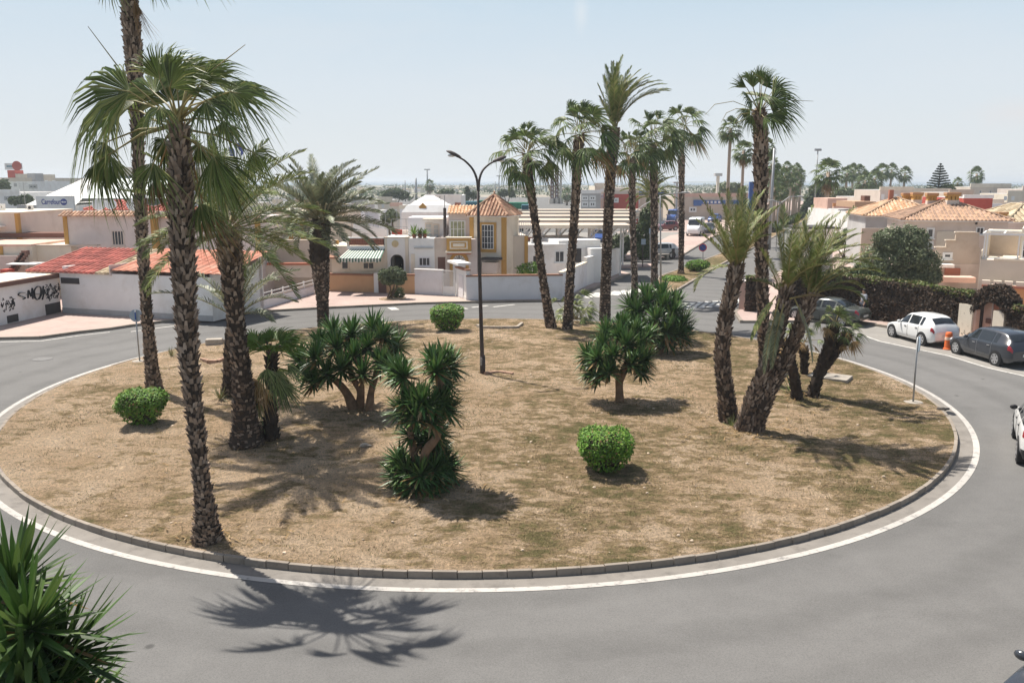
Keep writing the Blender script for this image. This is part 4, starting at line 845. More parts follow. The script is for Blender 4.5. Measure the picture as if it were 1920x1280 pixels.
# ------------------------------------------------------------------ vehicles
def car(name, label, loc, az, L, W, H, kind, pm, rim='alloy', front_lamps=True, group=None, cat='car'):
    """front towards local +x"""
    o = thing(name, label, cat, loc, group, az)
    # stations along x measured from the front: x, sill z, belt z, belt half width, roof z, roof half width
    S = {'hatch': [(0, .34, .50, .50, .55, .44), (.03, .22, .60, .72, .66, .60), (.12, .20, .72, .83, .77, .70), (.27, .20, .84, .86, .88, .74), (.33, .20, .87, .87, 1.06, .68), (.43, .20, .89, .87, 1.37, .60), (.54, .20, .91, .87, 1.46, .60), (.70, .20, .93, .87, 1.46, .60), (.84, .20, .95, .86, 1.40, .58), (.91, .22, .97, .84, 1.25, .58), (.97, .27, .93, .78, 1.00, .62), (1, .36, .70, .68, .76, .58)],
         'sedan': [(0, .34, .50, .5, .55, .44), (.03, .22, .58, .74, .64, .6), (.12, .2, .70, .84, .75, .7), (.26, .2, .82, .87, .86, .74), (.33, .2, .86, .88, 1.08, .68), (.44, .2, .88, .88, 1.36, .58), (.54, .2, .90, .88, 1.43, .57), (.64, .2, .92, .88, 1.40, .57), (.75, .2, .94, .87, 1.20, .60), (.84, .22, .96, .86, 1.01, .66), (.96, .28, .93, .80, .97, .68), (1, .38, .72, .70, .78, .60)],
         'suv': [(0, .40, .62, .5, .68, .45), (.03, .27, .74, .75, .80, .62), (.12, .25, .88, .86, .93, .72), (.25, .25, .98, .90, 1.03, .76), (.32, .25, 1.02, .91, 1.25, .70), (.42, .25, 1.04, .91, 1.56, .64), (.54, .25, 1.05, .91, 1.65, .64), (.75, .25, 1.08, .91, 1.62, .63), (.88, .26, 1.10, .90, 1.52, .62), (.945, .28, 1.10, .87, 1.30, .64), (.98, .33, 1.05, .82, 1.10, .66), (1, .44, .85, .74, .92, .62)],
         'van': [(0, .40, .7, .70, .8, .62), (.03, .28, .95, .84, 1.05, .75), (.10, .26, 1.15, .92, 1.25, .82), (.16, .26, 1.2, .95, 1.55, .80), (.25, .26, 1.22, .97, 2.1, .82), (.4, .26, 1.25, .98, 2.25, .84), (.7, .26, 1.25, .98, 2.27, .84), (.95, .28, 1.25, .97, 2.25, .83), (.985, .3, 1.22, .95, 2.15, .82), (1, .36, 1.1, .92, 1.9, .80)]}[kind]
    hs = max(s[4] for s in S); ws = max(s[3] for s in S); kz, kw = H/hs, W/2/ws
    def st(x):
        x = min(max(x, 0), 1)
        for i in range(len(S)-1):
            if x <= S[i+1][0]: break
        f = (x - S[i][0])/(S[i+1][0] - S[i][0]); a, b_, c_, d_ = S[max(i-1, 0)], S[i], S[i+1], S[min(i+2, len(S)-1)]
        out = []
        for k in range(1, 6):
            m0 = (c_[k] - a[k])/max(1e-6, c_[0] - a[0])*(c_[0] - b_[0]); m1 = (d_[k] - b_[k])/max(1e-6, d_[0] - b_[0])*(c_[0] - b_[0])
            m0 = max(min(m0, 3*abs(c_[k]-b_[k])), -3*abs(c_[k]-b_[k])); m1 = max(min(m1, 3*abs(c_[k]-b_[k])), -3*abs(c_[k]-b_[k]))
            out.append((2*f**3 - 3*f*f + 1)*b_[k] + (f**3 - 2*f*f + f)*m0 + (-2*f**3 + 3*f*f)*c_[k] + (f**3 - f*f)*m1)
        return out
    def surf(x, t, off=0):
        zs, zb, wb, zr, wr = st(x); rb = .05 if zr - zb > .2 else .015
        K = [V((0, wb*.90, zs)), V((0, wb*.985, zs + (zb-zs)*.25)), V((0, wb*1.0, zs + (zb-zs)*.62)), V((0, wb*.965, zb)), V((0, wr, zr - rb)), V((0, wr*.72, zr)), V((0, 0, zr + .03))]
        K = [V((0, k.y*kw, k.z*kz)) for k in K]
        t = min(max(t, 0), 6); i = min(int(t), 5); f = t - i; a, b_, c_, d_ = K[max(i-1, 0)], K[i], K[i+1], K[min(i+2, 6)]
        p = b_.lerp(c_, f)
        if i not in (3,): p = p.lerp(((b_*2) + (c_-a)*f + (a*2 - b_*5 + c_*4 - d_)*f*f + (b_*3 - a - c_*3 + d_)*f**3)*.5, .6)
        p.x = L/2 - x*L
        if off:
            nn = V((0, c_.z - b_.z, -(c_.y - b_.y))); nn = nn.normalized() if nn.length > 1e-6 else V((0,0,1))
            e = .01; z1, z0 = st(x + e)[3], st(x - e)[3]
            if t > 4: nn = V((kz*(z1 - z0)/(2*e*L), 0, 1)).normalized()
            p = p + nn*off
        return p
    def patch(mb, x0, x1, t0, t1, off, nx=8, nt_=5, only=0, sk0=0, sk1=0):
        for sg in ((only,) if only else (1, -1)):
            vs = []
            for i in range(nx+1):
                for j in range(nt_+1):
                    f = j/nt_; xx = (x0 + sk0*f) + ((x1 + sk1*f) - (x0 + sk0*f))*i/nx; q = surf(xx, t0 + (t1-t0)*f, off); vs.append(V((q.x, q.y*sg, q.z)))
            mb.add(vs, [((i*(nt_+1)+j), ((i+1)*(nt_+1)+j), ((i+1)*(nt_+1)+j+1), (i*(nt_+1)+j+1))[::sg] for i in range(nx) for j in range(nt_)])
    def out(name, mb, m, par=o, smooth=True):
        ob = MB.build(mb, name, M[m], None, None, smooth); ob.parent = par; return ob
    mb = MB(); patch(mb, 0, 1, 0, 6, 0, 48, 26)
    for x, sg in ((0, 1), (1, -1)):
        ring_ = [surf(x, j*.5) for j in range(13)]; mb.face(*([V((p.x, -p.y, p.z)) for p in ring_[::-1]] + ring_[:-1])[::sg])
    bot = [surf(i/24, 0) for i in range(25)]; mb.add([V((p.x, s*p.y, p.z)) for p in bot for s in (1, -1)], [(2*i, 2*i+1, 2*i+3, 2*i+2) for i in range(24)])
    body = out('body', mb, pm)
    rx = {'hatch': (.345, .50, .52, .715, .735, .785), 'sedan': (.345, .50, .52, .68, .70, .80), 'suv': (.335, .50, .52, .71, .73, .90), 'van': (.14, .27, .29, .45, .47, .50)}[kind]
    def sides(name, m, *pt):
        for sg in (1, -1): mb = MB(); patch(mb, *pt, only=sg); out(name, mb, m)
    for x0, x1 in ((rx[0], rx[1]), (rx[2], rx[3]), (rx[4], rx[5])): sides('side_window', 'carglass', x0, x1, 3.10, 3.92, .006, 8, 4)
    mb = MB(); w0, w1 = {'hatch': (.30, .435), 'sedan': (.30, .445), 'suv': (.29, .42), 'van': (.12, .24)}[kind]; patch(mb, w0, w1, 4.12, 6, .008, 10, 8); out('windscreen', mb, 'carglass')
    mb = MB(); w0, w1 = {'hatch': (.868, .945), 'sedan': (.69, .815), 'suv': (.895, .965), 'van': (.975, .998)}[kind]; patch(mb, w0, w1, 4.15, 6, .010, 10, 8); out('rear_window', mb, 'carglass')
    R = .315*(1.12 if kind in ('suv', 'van') else 1)
    for xf in (.185, .80):
        yb = surf(xf, 2).y
        for sg in (1, -1):
            c = V((L/2 - xf*L, sg*(yb - .10), R)); mb = MB(); mb.tube([c - V((0, sg*.12, 0)), c + V((0, sg*.106, 0))], R*1.16, 26); out('wheel_arch', mb, 'black', o, False)
            mb = MB(); mb.tube([c - V((0, sg*.1, 0)), c + V((0, sg*.09, 0)), c + V((0, sg*.118, 0))], [R, R, R*.93], 28); wh = out('wheel', mb, 'rubber', o, False)
            mb = MB(); f = c + V((0, sg*.122, 0)); mb.tube([c + V((0, sg*.117, 0)), f], [R*.22]*2, 16)
            for j in range(24):
                a0, a1 = 2*pi*j/24, 2*pi*(j+1)/24
                mb.add([f + V((cos(a)*R*q, 0, sin(a)*R*q)) for a in (a0, a1) for q in (.60, .70)], [(0, 1, 3, 2)])
            for j in range(6):
                a = 2*pi*j/6 + .3; e = V((cos(a), 0, sin(a))); s2 = V((-sin(a), 0, cos(a))); mb.face(f + e*R*.12 - s2*.055, f + e*R*.64 - s2*.04, f + e*R*.64 + s2*.04, f + e*R*.12 + s2*.055)
            out('rim', mb, rim, wh, False)
    sides('headlight', 'lens', .012, .10, 2.55, 3.2, .006, 6, 4)
    t0, t1 = (2.35, 3.1) if kind != 'van' else (1.8, 2.9); sides('tail_light', 'red', .945, .992, t0, t1, .008, 6, 4)
    if kind == 'suv':
        for sg in (1, -1):
            z = surf(.985, 2.7).z; mb = MB(); mb.add([V((-L/2 + .02, sg*.3, z-.05)), V((-L/2 + .02, sg*.3, z+.05)), V((-L/2 + .012, sg*.66, z+.06)), V((-L/2 + .012, sg*.66, z-.06)), V((-L/2 - .01, sg*.3, z-.05)), V((-L/2 - .01, sg*.3, z+.05)), V((-L/2 - .012, sg*.66, z+.06)), V((-L/2 - .012, sg*.66, z-.06))], [(0,1,2,3),(4,5,6,7),(0,1,5,4),(1,2,6,5),(2,3,7,6),(3,0,4,7)]); out('tail_light', mb, 'red')
    mb = MB(); patch(mb, .0, .06, .25, 1.2, .008, 6, 4); mb2 = MB(); patch(mb2, .93, 1.0, 0, 1.25 if kind == 'suv' else .75, .012, 6, 4)
    if kind == 'suv': mb2.box(-L/2 - .03, -L/2 + .3, -W*.43, W*.43, .30, .66)
    out('rear_bumper', mb2, 'black' if kind in ('suv', 'sedan') else pm)
    mb = MB(); z = surf(1, 1.6).z; mb.box(-L/2 - .022, -L/2 - .002, -.26, .26, z, z + .11); out('number_plate', mb, 'plate', o, False)
    q = surf(rx[0] + .01, 3.05)
    for sg in (1, -1): mb = MB(); mb.blob((q.x, sg*(q.y + .10), q.z + .06), (.06, .11, .075), 10, 6, 0); out('wing_mirror', mb, 'black' if kind == 'suv' else pm)
    for sg in (1, -1):
        mb = MB()
        for x in rx[1] + .01, rx[3] + .01:
            vs = [surf(x, t*.25, .004) for t in range(2, 13)]; mb.tube([V((p.x, sg*p.y, p.z)) for p in vs], .006, 4)
        for x in rx[1] - .035, rx[3] - .03:
            q = surf(x, 2.6, .01); mb.bar((q.x - .08, sg*q.y, q.z), (q.x + .08, sg*q.y, q.z), .03, .025)
        out('door_trim', mb, 'black' if pm != 'carblack' else 'alloy', o, False)
    return o
def car_on(label, fw, rw, L, W, H, kind, pm, name='parked_car', **k):
    f, r_ = G(*fw), G(*rw); d = (f - r_).normalized(); q = V((-d.y, d.x, 0)); q = q if q.y > 0 else -q
    c = (f + r_)/2 + q*(W/2 - .08) - d*(.0075*L); return car(name, label, c, atan2(d.y, d.x), L, W, H, kind, pm, **k)
car_on('white hatchback parked in front of the dark creeper wall', (1667, 630), (1735, 649.5), 3.8, 1.64, 1.44, 'hatch', 'carwhite')
car_on('dark grey hatchback parked behind the white one near the garden gate', (1797, 664.5), (1862, 684), 4.25, 1.78, 1.47, 'hatch', 'carblack')
car_on('dark saloon half hidden by the leaning palms, parked left of the white hatchback', (1503, 601.5), (1567, 609.5), 4.5, 1.78, 1.38, 'sedan', 'carolive')
e = G(1983, 893); az = pi/2 - radians(27); car('moving_car', 'white sport utility vehicle leaving the picture at the right edge, red tail light in view', e + V((cos(az), sin(az), 0))*2.3, az, 4.5, 1.86, 1.66, 'suv', 'carwhite')
q1, q2 = G(1830, 1293, .95), G(1894, 1252, 1.0); e1 = V((q2.x-q1.x, q2.y-q1.y, 0)).normalized(); q = q1 + e1*2.0 + V((e1.y, -e1.x, 0))*.83
car('parked_car', 'dark grey car of which only a corner shows in the bottom right corner', (q.x, q.y, 0), atan2(-e1.y, -e1.x), 4.2, 1.78, 1.5, 'hatch', 'carblack')
# orange barrel between the two parked cars
b = G(1777, 655); o = thing('traffic_drum', 'orange plastic traffic drum standing between the two parked hatchbacks', 'traffic drum', b)
mb = MB(); mb.lathe(b, [(.22, 0), (.22, .06), (.17, .08), (.155, .75), (.12, .82), (.0, .83)], 20); mb.build('body', M['orange'], o, smooth=False)
mb = MB(); mb.lathe(b, [(.173, .46), (.169, .60)], 20); mb.build('band', mat('reflective band', (.78, .55, .42), .3), o)
# person in front of the creeper wall
b = G(1617, 598, .12); o = thing('person', 'person in pale grey top and dark trousers walking along the creeper wall', 'person', b, None, radians(200))
def skinned(name, verts, edges, radii, mat_, par, sub=2):
    me = bpy.data.meshes.new(name); me.from_pydata(verts, edges, []); me.materials.append(mat_); ob = bpy.data.objects.new(name, me); link(ob); ob.parent = par
    sk = ob.modifiers.new('skin', 'SKIN'); sk.use_smooth_shade = True
    for i, rr in enumerate(radii): me.skin_vertices[0].data[i].radius = (rr, rr) if not hasattr(rr, '__len__') else rr
    me.skin_vertices[0].data[0].use_root = True
    sb = ob.modifiers.new('sub', 'SUBSURF'); sb.levels = sb.render_levels = sub; return ob
#       pelvis, waist, chest, neck, head base, head mid, head top | L sh, elb, wrist, hand | R | L hip knee ankle toe | R
vs = [(0,0,.93), (0,0,1.08), (.0,0,1.30), (.01,0,1.44), (.02,0,1.50), (.03,0,1.58), (.02,0,1.67), (0,.19,1.37), (.06,.24,1.10), (.16,.22,.88), (.20,.21,.80), (0,-.19,1.37), (-.06,-.24,1.10), (-.02,-.25,.86), (0,-.25,.78),
      (0,.09,.88), (.14,.10,.48), (.10,.10,.08), (.22,.11,.04), (0,-.09,.88), (-.06,-.10,.48), (-.26,-.10,.12), (-.16,-.11,.05)]
es = [(0,1),(1,2),(2,3),(3,4),(4,5),(5,6),(2,7),(7,8),(8,9),(9,10),(2,11),(11,12),(12,13),(13,14),(0,15),(15,16),(16,17),(17,18),(0,19),(19,20),(20,21),(21,22)]
rr = [.13, .12, .14, .055, .075, .095, .06, .06, .043, .033, .036, .06, .043, .033, .036, .09, .058, .042, .035, .09, .058, .042, .035]
skinned('body', vs, es, rr, M['skin'], o)
skinned('shirt', [vs[0], vs[1], vs[2], (.01,0,1.41), vs[7], vs[8], vs[11], vs[12]], [(0,1),(1,2),(2,3),(2,4),(4,5),(2,6),(6,7)], [.15, .14, .16, .075, .078, .06, .078, .06], M['shirt'], o)
skinned('trousers', [(0,0,.95), vs[15], vs[16], (.11,.10,.12), vs[19], vs[20], (-.25,-.10,.16)], [(0,1),(1,2),(2,3),(0,4),(4,5),(5,6)], [.15, .105, .075, .062, .105, .075, .062], M['jeans'], o)
mb = MB(); mb.blob((.0, 0, 1.64), (.11, .10, .10), 12, 8, .1); ob = mb.build('hair', M['hair'], None, smooth=True); ob.parent = o

# ------------------------------------------------------------------ buildings
C0 = V((0, 0, HC)); ZZ = V((0, 0, 1))
class Fac:                                    # a facade: origin A, u towards B, n away from the viewer
    def __init__(s, A, B):
        s.O = V((A.x, A.y, 0)); d = V((B.x - A.x, B.y - A.y, 0)); s.w = d.length; s.u = d.normalized(); s.n = V((-s.u.y, s.u.x, 0))
    def uw(s, x, y, d=0):
        r = ray(x, y); t = ((s.O + s.n*d - C0).dot(s.n))/r.dot(s.n); p = C0 + r*t; return (p - s.O).dot(s.u), p.z
    def rect(s, x0, y0, x1, y1, d=0):
        ym = (y0 + y1)/2; xm = (x0 + x1)/2; return s.uw(x0, ym, d)[0], s.uw(x1, ym, d)[0], s.uw(xm, y1, d)[1], s.uw(xm, y0, d)[1]
    def pt(s, u, d, w): return s.O + s.u*u + s.n*d + ZZ*w
    def box(s, mb, u0, u1, d0, d1, w0, w1): mb.frame(s.O, s.u, s.n, u0, u1, d0, d1, w0, w1)
    def pbox(s, mb, x0, y0, x1, y1, d0, d1): u0, u1, w0, w1 = s.rect(x0, y0, x1, y1, d0); s.box(mb, u0, u1, d0, d1, w0, w1)
def fac(x0, x1, Y0, Y1=None): Y1 = Y1 or Y0; return Fac(P(x0, 500, Y0), P(x1, 500, Y1))
def zat(y, Y): return P(960, y, Y).z
def win(root, F, x0, y0, x1, y1, d=0, frame='white', pane='glass', bars=(1, 0), fw=.07, sill=True, name='window', uw=None):
    u0, u1, w0, w1 = uw or F.rect(x0, y0, x1, y1, d)
    mb = MB(); e = .045
    F.box(mb, u0, u0+fw, d-e, d+.02, w0, w1); F.box(mb, u1-fw, u1, d-e, d+.02, w0, w1); F.box(mb, u0+fw, u1-fw, d-e, d+.02, w1-fw, w1); F.box(mb, u0+fw, u1-fw, d-e, d+.02, w0, w0+fw)
    nb, nh = bars
    for i in range(nb): c = u0 + (u1-u0)*(i+1)/(nb+1); F.box(mb, c-fw*.3, c+fw*.3, d-e*.9, d+.02, w0+fw, w1-fw)
    for i in range(nh): c = w0 + (w1-w0)*(i+1)/(nh+1); F.box(mb, u0+fw, u1-fw, d-e*.8, d+.02, c-fw*.25, c+fw*.25)
    if sill: F.box(mb, u0-.06, u1+.06, d-.13, d-.002, w0-.07, w0-.003)
    o = mb.build(name, M[frame], root); mb = MB(); F.box(mb, u0+fw*.9, u1-fw*.9, d-.018, d+.01, w0+fw*.9, w1-fw*.9); mb.build('pane', M[pane], o); return o
def door(root, F, x0, y0, x1, y1, d=0, m='w_brown', frame='white'):
    u0, u1, w0, w1 = F.rect(x0, y0, x1, y1, d); mb = MB(); F.box(mb, u0-.08, u0, d-.05, d+.02, w0, w1+.08); F.box(mb, u1, u1+.08, d-.05, d+.02, w0, w1+.08); F.box(mb, u0, u1, d-.05, d+.02, w1, w1+.08)
    fr = mb.build('door_frame', M[frame], root); mb = MB(); F.box(mb, u0, u1, d-.025, d+.01, w0, w1); dd = mb.build('door', M[m], root)
    mb = MB(); F.box(mb, u1-.14, u1-.08, d-.06, d-.026, (w0+w1)/2-.05, (w0+w1)/2+.07); mb.build('handle', M['grey'], dd); return dd
def tiles(mb, a, b, c, d, sp=.24, hgt=.07, seg=.55):
    """roof plane: eave a-b, ridge c-d (c above a, d above b)"""
    a, b, c, d = V(a), V(b), V(c), V(d); e = (b - a); L = e.length; e.normalize(); nrm = e.cross((c + d)/2 - (a + b)/2).normalized()
    if nrm.z < 0: nrm = -nrm
    s = nrm.cross(e); s = s if s.dot((c + d)/2 - (a + b)/2) > 0 else -s
    cx, cy, dx, dy = (c-a).dot(e), (c-a).dot(s), (d-a).dot(e), (d-a).dot(s)
    mb.face(a, b, d, c) if (c - d).length > .02 else mb.face(a, b, c)
    x = sp/2
    while x < L:
        if x < cx: y = cy*x/max(cx, .01)
        elif x > dx: y = dy*(L - x)/max(L - dx, .01)
        else: y = cy + (dy - cy)*(x - cx)/max(dx - cx, .01)
        n = max(1, int(y/seg + .5))
        for i in range(n):
            y0, y1 = y*i/n - (.06 if i == 0 else .03), y*(i+1)/n; w = sp*.40
            p, q = a + e*x + s*y0, a + e*x + s*y1; h0, h1 = nrm*(hgt + .012), nrm*hgt*.85
            mb.add([p - e*w, p - e*w*.45 + h0, p + e*w*.45 + h0, p + e*w, q - e*w*.85, q - e*w*.4 + h1, q + e*w*.4 + h1, q + e*w*.85], [(0,1,5,4),(1,2,6,5),(2,3,7,6),(0,3,2,1)])
        x += sp
def hip(root, F, u0, u1, d0, d1, w0, rise, m, over=.25, name='roof', ridge=None, **k):
    u0 -= over; u1 += over; d0 -= over; d1 += over; W, D = u1-u0, d1-d0; r_ = min(W, D)/2
    if ridge == 'pyr' or abs(W - D) < .01: c = d = ((u0+u1)/2, (d0+d1)/2)
    elif W > D: c, d = (u0 + r_, (d0+d1)/2), (u1 - r_, (d0+d1)/2)
    else: c, d = ((u0+u1)/2, d0 + r_), ((u0+u1)/2, d1 - r_)
    q = lambda uv, w: F.pt(uv[0], uv[1], w); A, B, Cc, D_ = [q(x, w0) for x in ((u0, d0), (u1, d0), (u1, d1), (u0, d1))]; c3, d3 = q(c, w0+rise), q(d, w0+rise); mb = MB()
    if W >= D: tiles(mb, A, B, c3, d3, **k); tiles(mb, B, Cc, d3, d3, **k); tiles(mb, D_, A, c3, c3, **k); tiles(mb, Cc, D_, d3, c3, **k)
    else: tiles(mb, A, B, c3, c3, **k); tiles(mb, B, Cc, c3, d3, **k); tiles(mb, Cc, D_, d3, d3, **k); tiles(mb, D_, A, d3, c3, **k)
    for p, t in ((A, c3), (B, c3 if W < D else d3), (Cc, d3), (D_, d3 if W < D else c3), (c3, d3)):
        if (p - t).length > .05:
            n = max(1, int((p - t).length/.4))
            for i in range(n): mb.tube([p.lerp(t, i/n) + ZZ*.05, p.lerp(t, (i+1.05)/n) + ZZ*.05], [.10, .085], 6)
    rf = mb.build(name, M[m], root); mb = MB(); F.box(mb, u0+.05, u1-.05, d0+.05, d1-.05, w0-.12, w0-.01); mb.build('eaves', M['w_white'], root); return rf
def shed(root, F, u0, u1, d0, d1, w0, w1, m, name='roof', **k):      # lean-to, eave at d0
    mb = MB(); tiles(mb, F.pt(u0, d0, w0), F.pt(u1, d0, w0), F.pt(u0, d1, w1), F.pt(u1, d1, w1), **k); return mb.build(name, M[m], root)
def part(name, F, root, m, *boxes, **k):
    mb = MB()
    for q in boxes: F.box(mb, *q)
    return mb.build(name, M[m], root, **k)
def ppart(name, F, root, m, *boxes, **k):     # boxes given by picture rectangles: x0,y0,x1,y1,d0,d1
    mb = MB()
    for q in boxes: F.pbox(mb, *q)
    return mb.build(name, M[m], root, **k)
def B_(name, label, F, cat='house', group=None): return thing(name, label, cat, F.pt(F.w/2, 0, 0), group)
def freewall(label, A, B, h, th, m, cap=None, caph=.07, cat='wall', name='garden_wall', base=None, z0=.1):
    F = Fac(A, B); o = B_(name, label, F, cat); part('wall', F, o, m, (0, F.w, 0, th, z0, h))
    if cap: part('coping', F, o, cap, (-.03, F.w+.03, -.05, th+.05, h, h+caph))
    if base: part('plinth', F, o, base, (0, F.w, -.02, 0, z0, z0+.22))
    return o, F
def hgt(base, ytop): b = G(base[0], base[1], .12); return P(base[0], ytop, b.y).z

# ---- left: graffiti hut
A, Bp = G(-95, 632, .12), G(115, 584.5, .12); F = Fac(A, Bp); h = hgt((115, 584.5), 517)
o = B_('utility_hut', 'low white utility hut covered in black graffiti at the left edge of the picture', F, 'hut')
part('wall', F, o, 'w_white', (0, F.w, 0, 3.2, .1, h-.1)); part('roof_slab', F, o, 'w_brown', (-.15, F.w+.12, -.18, 3.4, h-.1, h+.14))
part('roof_screed', F, o, 'w_cream', (0, F.w, .0, 3.2, h+.14, h+.16))
ppart('dark_panel', F, o, 'w_dark', (86, 568, 114, 590, -.03, -.001)); ppart('vent_door', F, o, 'w_dark', (14, 590, 35, 604, -.03, -.001))
def scrawl(name, lines, rad, m, root, F):
    mb = MB()
    for ln in lines:
        pts = [F.pt(*((lambda q: (q[0], -.012, q[1]))(F.uw(x, y)))) for x, y in ln]; C = curve_pts(pts, 4*len(pts)) if len(pts) > 2 else pts
        for a, b in zip(C[:-1], C[1:]): mb.bar(a, b + (b - a)*.15, rad, .02)
    return mb.build(name, M[m], root)
M['spray'] = mat('black spray paint', (.015, .017, .022), .6, .1, 3)
scrawl('graffiti', [[(45, 549), (36, 549), (33, 553), (40, 556), (46, 558), (42, 561)], [(51, 559), (52, 544), (57, 556), (59, 540), (60, 560)], [(64, 560), (63, 545), (69, 537), (75, 540), (74, 555), (68, 562), (64, 556)], [(72, 561), (78, 548), (80, 536)], [(78, 562), (82, 545)], [(48, 552), (82, 551)]], .17, 'spray', o, F)
rr = random.Random(2); sm = []
for i in range(60):
    x = rr.choice([rr.uniform(2, 14), rr.uniform(14, 27), rr.uniform(86, 113), rr.uniform(86, 113)]); y = rr.uniform(540, 566) - (x - 40)*.12 + (12 if x < 30 else 0); sm.append([(x + rr.uniform(-3, 3), y + rr.uniform(-5, 5)) for _ in range(4)])
scrawl('small_graffiti', sm, .045, 'spray', o, F)
# ---- left: long white wall with tiled lean-tos
A, Bp = G(112, 583.5, .12), G(585, 600, .12); A2 = G(118, 586, .12); B2 = G(400, 602, .12); F = Fac(A2, B2); h = hgt((180, 591), 513)
o = B_('outbuilding', 'long low whitewashed outbuilding with red tiled lean-to roofs behind the left pavement', F, 'outbuilding')
part('wall', F, o, 'w_white', (0, F.w, 0, .25, .1, h), (0, .25, .25, 5, .1, h+.3), (F.w-.25, F.w, .25, 5, .1, h+.3)); part('plinth', F, o, 'w_grey', (0, F.w, -.03, -.001, .1, .42))
u = lambda x: F.uw(x, 510)[0]
shed(o, F, u(52), u(180), -.15, 4.6, h-.02, h+1.0, 't_red', sp=.36, hgt=.11, seg=.6); shed(o, F, u(181), u(207), -.15, 4.6, h-.02, h+1.0, 't_buff', sp=.34, hgt=.11, name='buff_roof'); shed(o, F, u(209), u(420), -.1, 4.6, h+.22, h+1.1, 't_rust', name='rust_roof', sp=.5, hgt=.04, seg=2)
part('gable_wall', F, o, 'w_pink', (u(207.2), u(209), -.1, 4.6, h-.1, h+.5)); ppart('dark_vent', F, o, 'w_dark', (114, 521, 148, 532, -.03, -.001)); part('rear_wall', F, o, 'w_pink', (0, F.w, 4.6, 4.9, .1, h+1.0))
# ---- left: two storey pink house with ochre corners
Y = 59; F = fac(128, 484, Y); o = B_('house', 'two storey pink house with ochre corner pilasters behind the whitewashed outbuilding', F); zt = zat(405, Y); u = lambda x: F.uw(x, 450)[0]
part('wall', F, o, 'w_pink', (0, u(292), 0, 7, 0, zt), (u(292), F.w, .6, 7, 0, zt-.15)); part('pilaster', F, o, 'w_ochre', (-.06, .22, -.05, .3, 0, zt)); part('pilaster', F, o, 'w_ochre', (u(285), u(293), -.05, .62, 0, zt)); part('pilaster', F, o, 'w_ochre', (F.w-.25, F.w+.05, .55, .9, 0, zt-.1))
mb = MB(); tiles(mb, F.pt(-.25, -.3, zt), F.pt(u(294), -.3, zt), F.pt(-.25, .5, zt+.28), F.pt(u(294), .5, zt+.28)); tiles(mb, F.pt(u(294), .3, zt-.15), F.pt(F.w+.2, .3, zt-.15), F.pt(u(294), 1.1, zt+.13), F.pt(F.w+.2, 1.1, zt+.13)); mb.build('tile_cornice', M['t_mixed'], o)
win(o, F, 210, 432, 233, 460, 0, 'w_rose', 'glass', (3, 0)); part('terrace_parapet', F, o, 'w_pink', (0, F.w, .5, .7, zt, zt+.3))
mb = MB(); hp = F.pt(2, 3, zt); hip(o, F, .8, 4.2, 1.5, 4.5, zt+.35, .55, 't_red', name='red_roof', over=.1); part('roof_room', F, o, 'w_red', (.9, 4.1, 1.6, 4.4, zt, zt+.34)); hip(o, F, 5.0, 7.4, 1.8, 4.6, zt+.30, .5, 't_red', name='red_roof', over=.1); part('roof_room', F, o, 'w_red', (5.1, 7.3, 1.9, 4.5, zt, zt+.29))
for i, (x, sz) in enumerate(((2.0, .45), (2.8, .38), (4.4, .5))): mb = MB(); mb.disc(F.pt(x, .95, zt+.75), (.3, -.8, .5), sz, .05, 18); mb.tube([F.pt(x, 1.0, zt), F.pt(x, 1.0, zt+.75)], .03, 6); mb.build('satellite_dish', M['white'], o)
# ---- far left terraces
Y = 63; F = fac(-120, 42, Y); o = B_('house', 'beige terrace house with an ochre corner strip at the far left edge', F); zt = zat(400, Y); part('wall', F, o, 'w_rose', (0, F.w, 0, 8, 0, zt)); part('pilaster', F, o, 'w_ochre', (F.w-.18, F.w+.05, -.05, .3, 0, zt)); part('coping', F, o, 'w_cream', (-.05, F.w+.1, -.1, 8, zt, zt+.08)); part('awning', F, o, 'w_white', (F.w-4.4, F.w-.9, -1.3, -.02, zat(424, Y)-.05, zat(424, Y)+.05))
Y = 57.5; F = fac(-120, 128, Y); o = B_('terrace_house', 'stepped terrace with dark red roof edges and an outdoor stair at the far left', F); z1, z2 = zat(461, Y), zat(452, Y); u = lambda x: F.uw(x, 470)[0]
part('wall', F, o, 'w_cream', (0, u(60), 0, 5, 0, z1), (u(60), F.w, .6, 5, 0, z1-.05)); part('coping', F, o, 'w_salmon', (0, u(60), -.1, 5, z1, z1+.1)); part('coping', F, o, 'w_sand', (u(58), F.w+1.8, .45, 1, z1-.05, z1+.03)); part('red_eave', F, o, 'w_brown', (0, u(125), 5.2, 7, z1+.2, z1+.52)); part('red_eave', F, o, 'w_red', (u(38), u(95), 6.2, 8, z1+.72, z1+1.0)); part('upper_parapet', F, o, 'w_cream', (u(30), F.w, 7.2, 7.4, z1, z1+1.25))
part('pilaster', F, o, 'w_ochre', (u(0), u(6), -.08, -.001, 0, z1)); part('plinth', F, o, 'w_rose', (0, u(52), -.5, -.1, 0, zat(478, Y)))
mb = MB()
for i in range(8): c0 = F.uw(32 + i*3.2, 498 - i*4.3); F.box(mb, c0[0], c0[0]+.32, -.95, -.52, c0[1]-.30, c0[1])
mb.build('stair', M['w_brown'], o); part('canopy', F, o, 'w_white', (u(38), u(92), -1.8, -.6, zat(492, Y), zat(491, Y)+.04)); part('cabin', F, o, 'w_red', (u(28), u(43), -1.9, -1.2, 0, zat(500, Y)))
mb = MB(); tiles(mb, F.pt(0, -3.2, zat(521, 54)), F.pt(u(34), -3.2, zat(521, 54)), F.pt(0, -1.5, zat(503, Y)), F.pt(u(12), -1.5, zat(503, Y))); mb.build('roof', M['t_red'], o)
